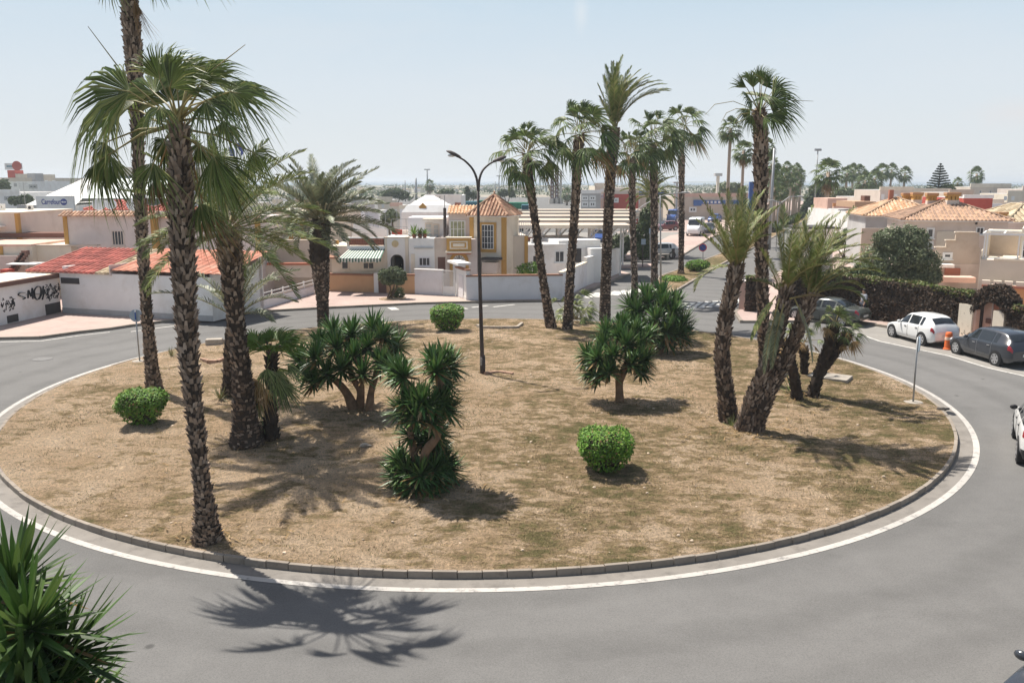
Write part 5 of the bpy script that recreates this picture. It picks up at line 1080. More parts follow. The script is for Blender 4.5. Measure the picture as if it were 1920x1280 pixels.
# ---- centre left: fence and beige house with terraces
A, Bp = G(491, 580, .12), G(590, 550, .12); F = Fac(A, Bp); o = B_('garden_fence', 'low pale wall with a thin rail and white posts running back from the pavement', F, 'fence'); h = hgt((589, 550), 525)
part('wall', F, o, 'w_shade_lilac', (0, F.w, 0, .15, .1, h-.4)); mb = MB()
for i in range(6): F.box(mb, F.w*i/5-.04, F.w*i/5+.04, .03, .11, .1, h+.1)
mb.build('posts', M['white'], o); mb = MB(); F.box(mb, 0, F.w, .05, .09, h-.02, h+.03); F.box(mb, 0, F.w, .055, .085, h-.24, h-.20)
mb.build('rail', M['white'], o); part('mesh_panel', F, o, 'w_rose', (0.05, F.w-.05, .068, .072, h-.4, h-.24))
Y = 64; F = fac(458, 640, Y); o = B_('house', 'beige house with ochre framed terrace door and a long plain garden wall, left of centre', F); u = lambda x: F.uw(x, 450)[0]; z1, z2 = zat(449, Y), zat(402, Y)
part('garden_wall', F, o, 'w_beige', (u(483), F.w, -1.2, -.95, 0, z1)); part('wall', F, o, 'w_beige', (0, F.w, 3, 9, 0, z2)); part('coping', F, o, 'w_cream', (u(483), F.w, -1.25, -.9, z1, z1+.06)); part('sun_tint_wall', F, o, 'w_white', (0, u(481), -1.2, 3, 0, z2-.35)); part('pilaster', F, o, 'w_ochre', (u(481), u(484), -1.25, -.9, 0, z2-.3)); part('terrace', F, o, 'w_sand', (u(483), F.w, -.95, 3, 0, z1-1.0))  # end wall coloured white to carry its sunlit look
ppart('pilaster', F, o, 'w_ochre', (519, 404, 527, 449, 2.9, 2.99)); ppart('pilaster', F, o, 'w_ochre', (541, 412, 548, 449, 2.9, 2.99)); ppart('pilaster', F, o, 'w_ochre', (565, 412, 572, 449, 2.9, 2.99)); ppart('lintel', F, o, 'w_ochre', (541, 408, 572, 412.5, 2.9, 2.99)); door(o, F, 549.5, 416, 563.5, 449, 3, 'w_white', 'w_ochre'); win(o, F, 493, 416, 514, 446, 3, 'w_pink', 'curtain', (2, 0)); win(o, F, 600, 410, 612, 440, 3, 'white', 'glass', (0, 0)); part('cornice', F, o, 'w_sand', (-.1, F.w, 2.75, 9.1, z2, z2+.12))
part('pillar', F, o, 'w_ochre', (u(636), u(640), -1.3, -.94, 0, z1))
ppart('stair_wall', F, o, 'w_beige', (486, 497, 585, 520, -3.2, -3.0)); ppart('tile_edge', F, o, 't_rust', (500, 493, 585, 497, -3.3, -2.9)); 
# ---- front garden walls
o, F = freewall('peach rendered garden wall with a tiled coping, left of the small tree', G(612, 545.5, .12), G(701, 548.3, .12), hgt((650, 546.5), 516), .22, 'w_peach', 't_mixed', .12)
o, F = freewall('orange garden wall stretch with a dark door beside a white pilaster, behind the small tree', G(701, 548.4, .12), G(778, 551, .12), hgt((740, 549.5), 516), .22, 'w_peach', 't_mixed', .12); ppart('pilaster', F, o, 'w_white', (701, 512, 709, 549, -.06, .28)); ppart('door', F, o, 'w_brown', (709.5, 522, 724, 549, -.03, -.001))
o, F = freewall('pale garden wall tinted lilac with painted shade beside the white barred gate', G(778, 551, .12), G(829, 553.6, .12), hgt((800, 552), 506), .22, 'w_shade_lilac', 'w_white', .05)
A, Bp = G(830, 553.8, .12), G(853, 555, .12); F = Fac(A, Bp); o = B_('garden_gate', 'white barred metal garden gate in the lilac shaded wall', F, 'gate'); h = hgt((840, 554.5), 507); mb = MB()
for i in range(12): F.box(mb, .06 + (F.w-.12)*i/11-.012, .06 + (F.w-.12)*i/11+.012, .04, .065, .75, h-.05)
mb.build('bars', M['white'], o); part('frame', F, o, 'white', (0, .06, .02, .09, .1, h), (F.w-.06, F.w, .02, .09, .1, h), (.06, F.w-.06, .02, .09, h-.05, h), (.06, F.w-.06, .02, .09, .1, .75))
o, F = freewall('short sunlit white wall returning to the road beside the gate, roofed with a small canopy', G(855, 554.6, .12), G(874.5, 562.4, .12), hgt((874.5, 562.4), 508), .25, 'w_white', 't_mixed', .1, base='w_white'); part('canopy', F, o, 'w_white', (-.6, F.w*.8, -.4, .5, 2.35, 2.5)); ppart('door', F, o, 'w_shade_lilac', (860, 516, 868, 557, -.04, -.001))
o, F = freewall('long garden wall, shade painted lilac, along the pavement below the yellow tower', G(875, 562.6, .12), G(1054, 560, .12), hgt((960, 561.5), 518), .25, 'w_shade_lilac', 't_mixed', .1)  # lilac puts the shade of this front face into its colour
o, F = freewall('garden wall, shade painted lilac, turning up the side street behind the two leaning palms', G(1054.2, 560, .12), G(1100, 535.5, .12), hgt((1054, 560), 512), .25, 'w_shade_lilac', 'w_cream', .08)
o, F = freewall('tall white wall at the street corner right of the leaning palms', G(1100, 535.5, .12), G(1161, 512, .12), hgt((1100, 535.5), 484), .25, 'w_white', 'w_white', .06)
# ---- house with the striped awning
Y = 61; F = fac(622, 722, Y); o = B_('house', 'low house with a green and white striped awning and terracotta roof lattice', F); u = lambda x: F.uw(x, 480)[0]; zt = zat(447, Y)
part('wall', F, o, 'w_cream', (0, F.w, 0, 7, 0, zat(461, Y)), (u(651), u(655), 0, .2, zat(461, Y), zt), (u(720), F.w, 0, .2, zat(461, Y), zt)); part('terrace_rail', F, o, 'w_white', (u(651), F.w, -.03, .22, zt, zt+.07)); part('band', F, o, 'w_white', (u(651), F.w, -.05, -.001, zat(467, Y), zat(461, Y)))
mb = MB(); u0, u1, w0, w1 = F.rect(655, 447.5, 720, 460, 0); n = 15
for i in range(n+1): c = u0 + (u1-u0)*i/n; F.box(mb, c-.03, c+.03, .0, .18, w0, w1)
for i in range(4): c = w0 + (w1-w0)*(i+.5)/4; F.box(mb, u0, u1, .02, .16, c-.03, c+.03)
F.box(mb, u0, u1, .17, .2, w0, w1); mb.build('terracotta_lattice', M['w_terra'], o)
A0, A1 = F.uw(655, 466)[0], F.uw(722, 466)[0]; W0, W1 = F.uw(634, 486, -1.9)[0], F.uw(714, 486, -1.9)[0]; za, zb = zat(466.5, Y), zat(484.5, Y-1.9); aw = None
for k, m in ((0, 'aw_white'), (1, 'aw_green')):
    if m not in M: M[m] = mat('awning cloth ' + m[3:], (.72, .72, .66) if k == 0 else (.085, .17, .125), .9, .08, 3, trans=.15)
    mb = MB(); N = 28
    for i in range(N):
        if i % 2 != k: continue
        q = lambda t: (F.pt(A0 + (A1-A0)*t, -.02, za), F.pt(W0 + (W1-W0)*t, -1.9, zb))
        (a, b), (c, d) = q(i/N), q((i+1)/N); mb.prism([a, b, d, c], (0, 0, -.015)); dn = V((0, 0, -.22 - .05*(i % 4 == k))); mb.prism([b, d, d + dn, b + dn], F.n*.012)
    if k == 0: aw = mb.build('awning', M[m], o)
    else: mb.build('awning_stripes', M[m], aw)
win(o, F, 640, 489, 654, 505, 0, 'w_cream', 'glass', (0, 0)); win(o, F, 680, 491, 702, 505, 0, 'w_cream', 'glass', (1, 0)); part('side_roof', F, o, 't_mixed', (u(616), u(640), -1.6, .3, zat(480, Y)-.05, zat(480, Y)+.05))
mb = MB(); mb.face(F.pt(u(660), 1.0, zt+1.0), F.pt(u(690), 1.0, zt+.85), F.pt(u(722), 1.0, zt+.55), F.pt(u(722), 1.03, zt), F.pt(u(655), 1.03, zt-.2)); mb.build('white_tarpaulin', M['w_white'], o)
ppart('red_cloth', F, o, 'w_red', (735, 431, 753, 440, .6, 1.0)); 
# ---- white arch house
Y = 61; F = fac(722, 768, Y); o = B_('house', 'white house front with a dark arched porch and a yellow medallion above it', F); zt = zat(446, Y); mb = MB(); u0, u1, w0, w1 = F.rect(732, 477, 757, 512, 0); um = (u0+u1)/2; rr_ = (u1-u0)/2; ws = w1 - rr_
F.box(mb, 0, u0, 0, .3, 0, zt); F.box(mb, u1, F.w, 0, .3, 0, zt); F.box(mb, u0, u1, 0, .3, w1, zt); N = 10
for i in range(N):
    a0, a1 = pi*i/N, pi*(i+1)/N; p0, p1 = (um - cos(a0)*rr_, ws + sin(a0)*rr_), (um - cos(a1)*rr_, ws + sin(a1)*rr_)
    mb.prism([F.pt(p0[0], 0, p0[1]), F.pt(p1[0], 0, p1[1]), F.pt(p1[0], 0, w1), F.pt(p0[0], 0, w1)], F.n*.3)
F.box(mb, 0, F.w, 2.2, 7, 0, zt); F.box(mb, 0, F.w, .3, 2.2, zt-.2, zt); F.box(mb, 0, .2, .3, 2.2, 0, zt-.2); F.box(mb, F.w-.2, F.w, .3, 2.2, 0, zt-.2)
mb.build('wall', M['w_white'], o); ppart('pilaster', F, o, 'w_cream', (760, 446, 766, 512, -.04, -.001)); ppart('pilaster', F, o, 'w_cream', (722, 446, 726, 512, -.04, -.001)); mb = MB(); c = F.uw(741, 457); mb.disc(F.pt(c[0], -.03, c[1]), F.n, .24, .06, 20); mb.disc(F.pt(c[0], -.06, c[1]), F.n, .13, .08, 20); mb.build('medallion', mat('faded yellow relief', (.62, .50, .30), .9), o); part('coping', F, o, 'w_sand', (-.03, F.w+.03, -.06, .4, zt, zt+.06)); door(o, F, 742, 482, 756, 512, 2.2, 'w_dark', 'w_brown')
# ---- white house with window and roof terrace
Y = 60.5; F = fac(768, 815, Y); o = B_('house', 'plain white house with one dark window and potted plants on its roof terrace', F); zt = zat(447, Y); part('wall', F, o, 'w_white', (0, F.w, 0, 7, 0, zt)); ppart('grey_ledge', F, o, 'w_grey', (776, 464, 812, 466.5, -.12, -.001)); win(o, F, 785, 482, 807, 499, 0, 'w_shade_lilac', 'glass', (2, 0)); u = lambda x: F.uw(x, 440)[0]  # thin grey ledge across the front
part('roof_room', F, o, 'w_shade_lilac', (u(757), u(833), 2.5, 6, zt, zat(408, Y+2.5))); win(o, F, 797, 418, 811, 446, 2.5, 'w_rose', 'w_grey', (0, 2)); win(o, F, 812, 420, 824, 446, 2.5, 'w_rose', 'w_grey', (0, 2)); part('canopy', F, o, 'w_cream', (u(788), u(828), 1.6, 2.5, zat(412, Y+2), zat(410, Y+2))); part('niche', F, o, 'w_cream', (u(770), u(777), -.06, -.001, 0, zat(476, Y)))
mb = MB(); q = F.pt(u(832), 1.2, 0); mb.tube([V((q.x, q.y, zt)), V((q.x, q.y, zat(390, Y+1.2)))], .11, 10); mb.build('flue', M['dark'], o); mb = MB(); mb.tube([V((q.x, q.y, zat(391, Y+1))), V((q.x, q.y, zat(366, Y+1)))], .03, 6); mb.build('aerial', M['grey'], o)
for x, label in ((775, 'leafy yellow green pot plant at the left end of the white roof terrace'), (786, 'low dark leaved pot plant on the white roof terrace'), (795, 'small pale pot plant at the right end of the white roof terrace')):
    c = F.pt(u(x), .5, zt); t = thing('pot_plant', label, 'plant', c); mb = MB(); mb.lathe(c, [(.12, 0), (.16, .28), (.13, .28)], 10); mb.build('pot', M['w_terra'], t); rosette(t, c + V((0,0,.3)), (0,0,1), .75 if x == 775 else .45, 40, x, 'fanyoung' if x != 786 else 'tree', .06, 95, 'leaves')
# ---- house with balcony and yellow tower
Y = 60.6; F = fac(815, 884, Y); o = B_('tower_house', 'ochre trimmed house with a square tiled tower, a boxed balcony and an arched door', F); u = lambda x: F.uw(x, 450)[0]; zb1, zb0 = zat(446, Y), zat(470, Y); zt = zat(400, Y+1.8)
part('wall', F, o, 'w_pink', (0, F.w+.4, .2, 1.8, 0, zb1-.1), (u(838), F.w+.4, 1.8, 6, 0, zt)); part('lower_front', F, o, 'w_rose', (0, u(838), 0, .2, 0, zb1))
part('balcony', F, o, 'w_ochre', (u(838), F.w, -.45, .2, zb0, zb1)); ppart('balcony_panel', F, o, 'w_cream', (843, 452, 877, 467, -.48, -.451)); ppart('balcony_frame', F, o, 'w_ochre', (846, 454.5, 874, 464.5, -.51, -.481)); ppart('balcony_inset', F, o, 'w_cream', (849, 456.5, 871, 462.5, -.53, -.511)); part('balcony_cornice', F, o, 'w_cream', (u(836), F.w+.05, -.55, .1, zb1, zb1+.08), (u(836), F.w+.05, -.6, .1, zb0-.12, zb0-.01))
win(o, F, 843, 413, 873, 446, 1.8, 'white', 'curtain', (3, 1), .09); mb = MB(); tiles(mb, F.pt(u(836), 1.6, zt), F.pt(F.w+.5, 1.6, zt), F.pt(u(836), 3.5, zt+.5), F.pt(F.w+.5, 3.5, zt+.5)); mb.build('tile_strip', M['t_orange'], o)
u0, u1, w0, w1 = F.rect(849, 478, 873, 512, .2); um = (u0+u1)/2; r_ = (u1-u0)/2; mb = MB(); N = 12
for k in range(N): a0, a1 = pi*k/N, pi*(k+1)/N; mb.prism([F.pt(um + cos(t)*q, .12, w1 - r_ + sin(t)*q) for t, q in ((a0, r_), (a1, r_), (a1, r_+.22), (a0, r_+.22))], F.n*.085)
F.box(mb, u0-.22, u0, .12, .205, 0, w1-r_); F.box(mb, u1, u1+.22, .12, .205, 0, w1-r_); mb.build('arch_surround', M['w_ochre'], o)
mb = MB(); mb.prism([F.pt(um + cos(pi*k/12)*r_, .17, w1 - r_ + sin(pi*k/12)*r_) for k in range(13)], F.n*.032); F.box(mb, u0, u1, .17, .202, 0, w1-r_); dr = mb.build('door', M['w_white'], o); mb = MB()
for k in range(1, 6): a = pi*k/6; mb.bar(F.pt(um + cos(a)*.12, .15, w1-r_+.05 + sin(a)*.12), F.pt(um + cos(a)*r_*.9, .15, w1-r_+.05 + sin(a)*r_*.85), .09, .02)
mb.build('fanlight', M['glass'], dr); part('porch_lattice', F, o, 'w_terra', (u(838), F.w, -.3, .1, zat(476, Y), zat(473, Y)))
ppart('brown_door', F, o, 'w_brown', (821, 482, 835, 512, -.02, -.001));  # brown door leaf laid on the lower front
T = Fac(P(882, 500, 61.7), P(948, 500, 60.8)); ze = zat(404, 60.9)
part('tower', T, o, 'w_cream', (0, T.w, 0, T.w, 0, ze)); part('pilaster', T, o, 'w_ochre', (-.03, .28, -.04, .2, 0, ze)); part('pilaster', T, o, 'w_ochre', (T.w-.30, T.w+.04, -.04, .12, 0, ze)); part('pilaster', T, o, 'w_cream', (T.w-.02, T.w+.03, T.w-.3, T.w+.02, 0, ze))
tr = hip(o, T, 0, T.w, 0, T.w, ze, 1.38, 't_mixed', over=.2, name='tower_roof', sp=.26); mb = MB(); c = T.pt(T.w/2, T.w/2, ze+1.38); mb.lathe(c, [(.12, -.1), (.1, .1), (.04, .15), (.09, .22), (.0, .3)], 10); mb.build('finial', M['t_brown'], tr)
ppart('window_surround', T, o, 'w_ochre', (899, 417, 930, 421, -.07, -.001), (899, 467, 930, 473, -.07, -.001), (899, 421, 903, 467, -.07, -.001), (926, 421, 930, 467, -.07, -.001)); win(o, T, 903, 421, 926, 467, 0, 'white', 'glass', (3, 3), .05, False)
ppart('pergola', T, o, 'w_dark', (902, 484, 934, 488, -.9, -.05)); ppart('planter_box', T, o, 'w_rose', (904, 492, 930, 512, -.7, -.02))
Fr = Fac(T.pt(T.w, T.w*.6, 0), T.pt(T.w, T.w*.6, 0) + V((1.0, .1, 0))); part('side_wing', Fr, o, 'w_beige', (0, 1.0, 0, 4, 0, zat(443, 62))); part('pilaster', Fr, o, 'w_ochre', (.8, 1.05, -.05, .2, 0, zat(443, 62)))
mb = MB(); Y = 62.6
for x in range(974, 1000, 4): q = P(x, 440, Y); mb.box(q.x-.02, q.x+.02, Y, Y+.04, zat(443, Y), zat(415, Y))
for y in (415, 426, 436): a, b = P(973, y, Y), P(998, y, Y); mb.box(a.x, b.x, Y, Y+.04, a.z-.02, a.z+.02)
mb.build('balcony_railing', M['white'], o)
# ---- white houses right of the tower
Y = 64; F = fac(990, 1150, Y, 66); o = B_('house', 'low white flat roofed house with stepped walls right of the yellow tower', F); u = lambda x: F.uw(x, 470)[0]
part('wall', F, o, 'w_white', (0, u(1060), 0, 8, 0, zat(462, Y)), (u(1060), u(1140), 1.5, 8, 0, zat(455, Y)), (u(1112), u(1140), .5, 1.5, 0, zat(470, Y))); part('roof_screed', F, o, 'w_grey', (.2, u(1060)-.2, .2, 7.8, zat(462, Y), zat(462, Y)+.02)); win(o, F, 1040, 470, 1058, 492, 0, 'white', 'glass', (1, 0)); ppart('recess_shade', F, o, 'w_dark', (1076, 466, 1090, 492, 1.45, 1.499)); ppart('door_shade', F, o, 'w_dark', (1000, 480, 1020, 510, -.02, -.001)); part('coping', F, o, 'w_white', (-.05, u(1060)+.05, -.06, .15, zat(462, Y), zat(462, Y)+.12))  # dark sheets on flat walls paint the shade of a recess and doorway
mb = MB(); c = G(985, 548); q = P(995, 505, 60.5)
t = thing('garden_shrub', 'bright green garden shrub showing over the lilac shaded wall beside the tower', 'shrub', V((q.x, q.y, 0))); r = random.Random(4); mb = MB()
def leafcloud(mb, c, rx, ry, rz, n, L, r, W=.5):
    for i in range(n):
        d = V((r.gauss(0, 1), r.gauss(0, 1), r.gauss(0, 1))).normalized(); q = 1 + .3*noise.noise(d*1.9 + V(c)*.37) + .16*noise.noise(d*4.7 + V(c)); f = r.uniform(.6, 1.02)**.6*q
        p = V(c) + V((d.x*rx*f, d.y*ry*f, d.z*rz*f)); m = (d + V((r.uniform(-1, 1), r.uniform(-1, 1), r.uniform(-.5, 1)))).normalized(); t = m.orthogonal().normalized(); t = (t + m.cross(t)*r.uniform(-2, 2)).normalized(); s = m.cross(t); l = L*r.uniform(.6, 1.3)
        mb.add([p - t*l*.55, p + s*l*W*.5, p + t*l*.55, p - s*l*W*.5], [(0,1,2,3)])
leafcloud(mb, q, 1.0, .5, .5, 1500, .14, r); mb.build('foliage', M['box'], t); mb = MB(); mb.tube([V((q.x, q.y, 0)), q], [.07, .04], 6); mb.build('stems', M['twig'], t)
def tree(label, base, trunk_h, crown, n, L, m, seed, z=.12, clumps=None, cat='tree', stems=1, name='tree', group=None, depth=None):
    """crown: list of (px, py, rx_px, rz_px)"""
    b = G(base[0], base[1], z) if depth is None else V((P(base[0], base[1], depth).x, depth, z)); Y = b.y; k = Y/FPX; r = random.Random(seed); t = thing(name, label, cat, b, group); mb = MB(); mt = MB()
    for i, (x, y, rx, rz) in enumerate(crown):
        c = P(x, y, Y + r.uniform(-.35, .35)*rx*k*(0 if i == 0 else 1)); leafcloud(mb, c, rx*k, rx*k*.9, rz*k, n, L, r)
        a = V((0, 0, 0)); mid = b.lerp(c, .5) + V((r.uniform(-.2, .2), r.uniform(-.2, .2), 0))*rz*k; mt.tube([b + V((r.uniform(-.1, .1)*stems, r.uniform(-.1, .1), 0)), mid, c], [trunk_h, trunk_h*.7, trunk_h*.3], 7)
    mt.build('trunk', M['wood'], t, smooth=True); mb.build('crown', M[m], t); return t
tree('small bushy tree with several bare stems on the pavement in front of the peach wall', (737, 559), .06, [(722, 516, 14, 13), (738, 512, 16, 13), (750, 517, 12, 12), (728, 526, 13, 8), (745, 527, 12, 7)], 900, .17, 'olive', 1, stems=4)
b = G(741, 557, .12); t = thing('ground_shrub', 'low round shrub at the foot of the small pavement tree', 'shrub', b); mb = MB(); leafcloud(mb, b + V((.15, 0, .3)), .45, .4, .38, 900, .12, r); mb.build('foliage', M['tree'], t); mb = MB(); mb.tube([b, b + V((.15, 0, .3))], .04, 6); mb.build('stems', M['twig'], t)
b = G(736, 560, .125); mb = MB(); mb.disc(b, (0,0,1), .9, .012, 20); struct('tree_pit_soil', mb, M['soil'])

# ---- pyramid roofed white building and box behind
Y = 78; F = fac(755, 850, Y); o = B_('pavilion', 'white pavilion with a stepped pyramid roof bearing a yellow diamond', F, 'building'); z0 = zat(398, Y); part('wall', F, o, 'w_white', (0, F.w, 0, F.w, 0, z0)); mb = MB()
for k, (q, a, b2) in enumerate(((0, 0, .62), (.14, .62, 1.0), (.28, 1.05, 1.45))):
    i0, i1 = q*F.w, (q + (.10 if k < 2 else .14))*F.w; mb.add([F.pt(x, y, z0 + a) for x, y in ((i0, i0), (F.w-i0, i0), (F.w-i0, F.w-i0), (i0, F.w-i0))] + [F.pt(x, y, z0 + b2) for x, y in ((i1, i1), (F.w-i1, i1), (F.w-i1, F.w-i1), (i1, F.w-i1))], [(0,1,5,4),(1,2,6,5),(2,3,7,6),(3,0,4,7),(4,5,6,7),(0,1,2,3)])
mb.build('roof', M['w_white'], o); mb = MB(); c = F.uw(793, 388, .5); mb.prism([F.pt(c[0]+x, .25 + .3*(z+.5), c[1]+z) for x, z in ((-.36, 0), (0, .36), (.36, 0), (0, -.36))], F.n*-.12); mb.build('diamond', M['w_ochre'], o)
Y = 96; F = fac(801, 866, Y); o = B_('warehouse', 'plain white box building behind the pyramid roofed pavilion', F, 'building'); part('wall', F, o, 'w_white', (0, F.w, 0, 9, 0, zat(367, Y))); ppart('vent', F, o, 'w_terra', (853, 380, 864, 391, -.04, -.001)); ppart('joint', F, o, 'w_grey', (824, 368, 826, 400, -.03, -.001)); part('coping', F, o, 'w_white', (-.1, F.w+.1, -.1, .3, zat(367, Y), zat(367, Y)+.15))
# ---- parking canopies behind the tower
for i, (Y, yb, x1) in enumerate(((69, 424, 1186), (78, 414.5, 1190), (88, 406.5, 1195), (99, 400, 1200), (112, 394.5, 1205))):
    F = fac(968, x1, Y); z = zat(yb, Y); t = thing('parking_canopy', ('front', 'second', 'third', 'fourth', 'rearmost')[i] + ' row of the long pale flat parking canopies right of the tower', 'canopy', F.pt(F.w/2, 2.5, 0), 'parking canopies in parallel rows')
    part('roof', F, t, 'w_sand', (0, F.w, .02, 5.2, z-.05, z+.02)); part('fascia', F, t, 'w_beige', (0, F.w, -.06, .02, z-.18, z+.09))
    n = 7
    for k in range(n): c = F.w*(k+.5)/n; mb = MB(); mb.bar(F.pt(c, 2.6, 0), F.pt(c, 2.6, z-.05), .14); mb.bar(F.pt(c, 2.6, z-1.2), F.pt(c + .9, .8, z-.06), .10); mb.build('post', M['white'], t)

r = random.Random(44)
def clutter(F, root, u0, u1, d0, d1, w, n, r):
    for i in range(n):
        a, b = r.uniform(u0, u1), r.uniform(d0, d1); s = r.uniform(.25, .7); k = r.randrange(4)
        if k == 0: mb = MB(); F.box(mb, a, a+s, b, b+s*.4, w, w+s*.75); ac = mb.build('air_conditioner', M['w_white'], root); mb = MB(); c = F.pt(a+s*.5, b-.004, w+s*.38); mb.disc(c, F.n, s*.26, .02, 16); mb.build('fan_grille', M['w_dark'], ac)
        elif k == 1: mb = MB(); mb.lathe(F.pt(a, b, w), [(s*.4, 0), (s*.4, s*1.1), (s*.2, s*1.2)], 14); mb.build('water_tank', M[r.choice(['w_white', 'w_grey', 'w_teal'])], root)
        elif k == 2: mb = MB(); mb.tube([F.pt(a, b, w), F.pt(a, b, w+1.5+s)], .02, 5); [mb.bar(F.pt(a-.35, b, w+1.1+s+.13*q), F.pt(a+.35, b, w+1.1+s+.13*q), .015) for q in range(3)]; mb.build('aerial', M['grey'], root)
        else: mb = MB(); F.box(mb, a, a+s*1.2, b, b+s, w, w+s*.5); mb.build('roof_box', M[r.choice(['w_rose', 'w_sand', 'w_terra', 'w_grey'])], root)
def rail(F, root, u0, u1, d, w, h=.9):
    mb = MB(); n = max(2, int((u1-u0)/.5))
    for i in range(n+1): c = u0 + (u1-u0)*i/n; F.box(mb, c-.015, c+.015, d, d+.03, w, w+h)
    for q in (h*.5, h): F.box(mb, u0, u1, d, d+.03, w+q-.015, w+q+.015)
    mb.build('railing', M['grey'], root)
for o in list(bpy.data.objects):
    lb = o.get('label', '')
    if lb.startswith('low house with a green'): Fq = fac(622, 722, 61); rail(Fq, o, .3, Fq.w-.2, 3.5, zat(447, 61)); clutter(Fq, o, .4, 3.2, 2, 5.5, zat(461, 61)+.005, 6, r)
    elif lb.startswith('white house front with'): Fq = fac(722, 768, 61); rail(Fq, o, .1, Fq.w, 3.0, zat(446, 61)+.06, 1.1); clutter(Fq, o, .1, 1.2, 2.5, 5, zat(446, 61)+.005, 4, r)
    elif lb.startswith('low white flat roofed'): Fq = fac(990, 1150, 64, 66); clutter(Fq, o, .5, 2.4, 1, 6, zat(462, 64)+.02, 5, r)
    elif lb.startswith('beige house with ochre'): Fq = fac(458, 640, 64); rail(Fq, o, 1.2, Fq.w-.2, 3.2, zat(402, 64)+.12); clutter(Fq, o, .5, 6, 4, 8, zat(402, 64)+.005, 7, r)
    elif lb.startswith('two storey pink'): Fq = fac(128, 484, 59); clutter(Fq, o, 7.6, 12, 1.5, 5, zat(405, 59)+.005, 6, r)
    elif lb.startswith('beige terrace house with an ochre'): Fq = fac(-120, 42, 63); clutter(Fq, o, 1.5, 5.5, 1, 6, zat(400, 63)+.085, 5, r)

# ------------------------------------------------------------------ right side: creeper wall and houses
def creeper(name, label, segs, h, th, seed, top_green=.35, n_m2=260, z0=.12):
    """a wall swallowed by dry creeper: bumpy core, leaves on the front, a greener fringe on top; segs = ground points"""
    r = random.Random(seed); o = thing(name, label, 'hedge', (segs[0] + segs[-1])/2); core, lf, tp = MB(), MB(), MB()
    for (a, ha), (b, hb) in zip(zip(segs[:-1], h[:-1]), zip(segs[1:], h[1:])):
        L = (b - a).length; u = (b - a).normalized(); n = V((-u.y, u.x, 0)); n = n if n.y > 0 else -n
        N = max(1, int(L/.5))
        for i in range(N):
            q0, q1 = a + u*L*i/N, a + u*L*(i+1)/N; h0, h1 = ha + (hb-ha)*i/N, ha + (hb-ha)*(i+1)/N
            core.add([q0, q1, q1 + n*th, q0 + n*th] + [V((p.x, p.y, hh)) for p, hh in ((q0, h0-.08), (q1, h1-.08), (q1 + n*th, h1-.08), (q0 + n*th, h0-.08))], [(0,1,5,4),(1,2,6,5),(2,3,7,6),(3,0,4,7),(4,5,6,7)])
        for i in range(int(L*(ha+hb)/2*n_m2)):
            f, g = r.random(), r.random()**.9; hh = ha + (hb-ha)*f; z = z0 + (hh - z0)*g; p = a + u*L*f + V((0, 0, z - a.z))
            p = p - n*(.05 + .22*max(0, noise.noise(V((p.x*.9, p.y*.9, z*1.3)))) + r.uniform(0, .08)); m = (-n + V((r.uniform(-1, 1), r.uniform(-.6, .6), r.uniform(-.6, .9)))).normalized(); t = m.orthogonal().normalized(); t = (t + m.cross(t)*r.uniform(-2, 2)).normalized(); s = m.cross(t); l = r.uniform(.05, .13)
            lf.add([p - t*l, p + s*l*.6, p + t*l, p - s*l*.6], [(0,1,2,3)])
        for i in range(int(L*th*n_m2*2.2)):
            f, g = r.random(), r.uniform(-.25, 1); hh = ha + (hb-ha)*f; p = a + u*L*f + n*th*g; p.z = hh + .16*noise.noise(V((p.x*.8, p.y*.8, seed))) + r.uniform(-.1, .08) - (.18*r.random() if g < 0 else 0)
            m = V((r.uniform(-1, 1), r.uniform(-1, 1), r.uniform(.2, 1.2))).normalized(); t = m.orthogonal().normalized(); t = (t + m.cross(t)*r.uniform(-2, 2)).normalized(); s = m.cross(t); l = r.uniform(.05, .12)
            tp.add([p - t*l, p + s*l*.6, p + t*l, p - s*l*.6], [(0,1,2,3)])
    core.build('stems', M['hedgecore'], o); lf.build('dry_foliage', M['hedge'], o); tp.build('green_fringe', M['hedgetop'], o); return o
g = lambda x, y: G(x, y, .12)
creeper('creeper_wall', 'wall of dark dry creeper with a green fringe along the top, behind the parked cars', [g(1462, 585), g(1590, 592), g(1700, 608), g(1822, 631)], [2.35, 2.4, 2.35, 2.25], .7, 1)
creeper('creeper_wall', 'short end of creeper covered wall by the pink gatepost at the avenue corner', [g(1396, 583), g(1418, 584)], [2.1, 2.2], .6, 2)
creeper('creeper_wall', 'creeper covered wall right of the arched garden gate, running out of the picture', [g(1886, 643), g(1930, 652), g(2060, 678)], [2.0, 1.95, 1.8], .7, 3)
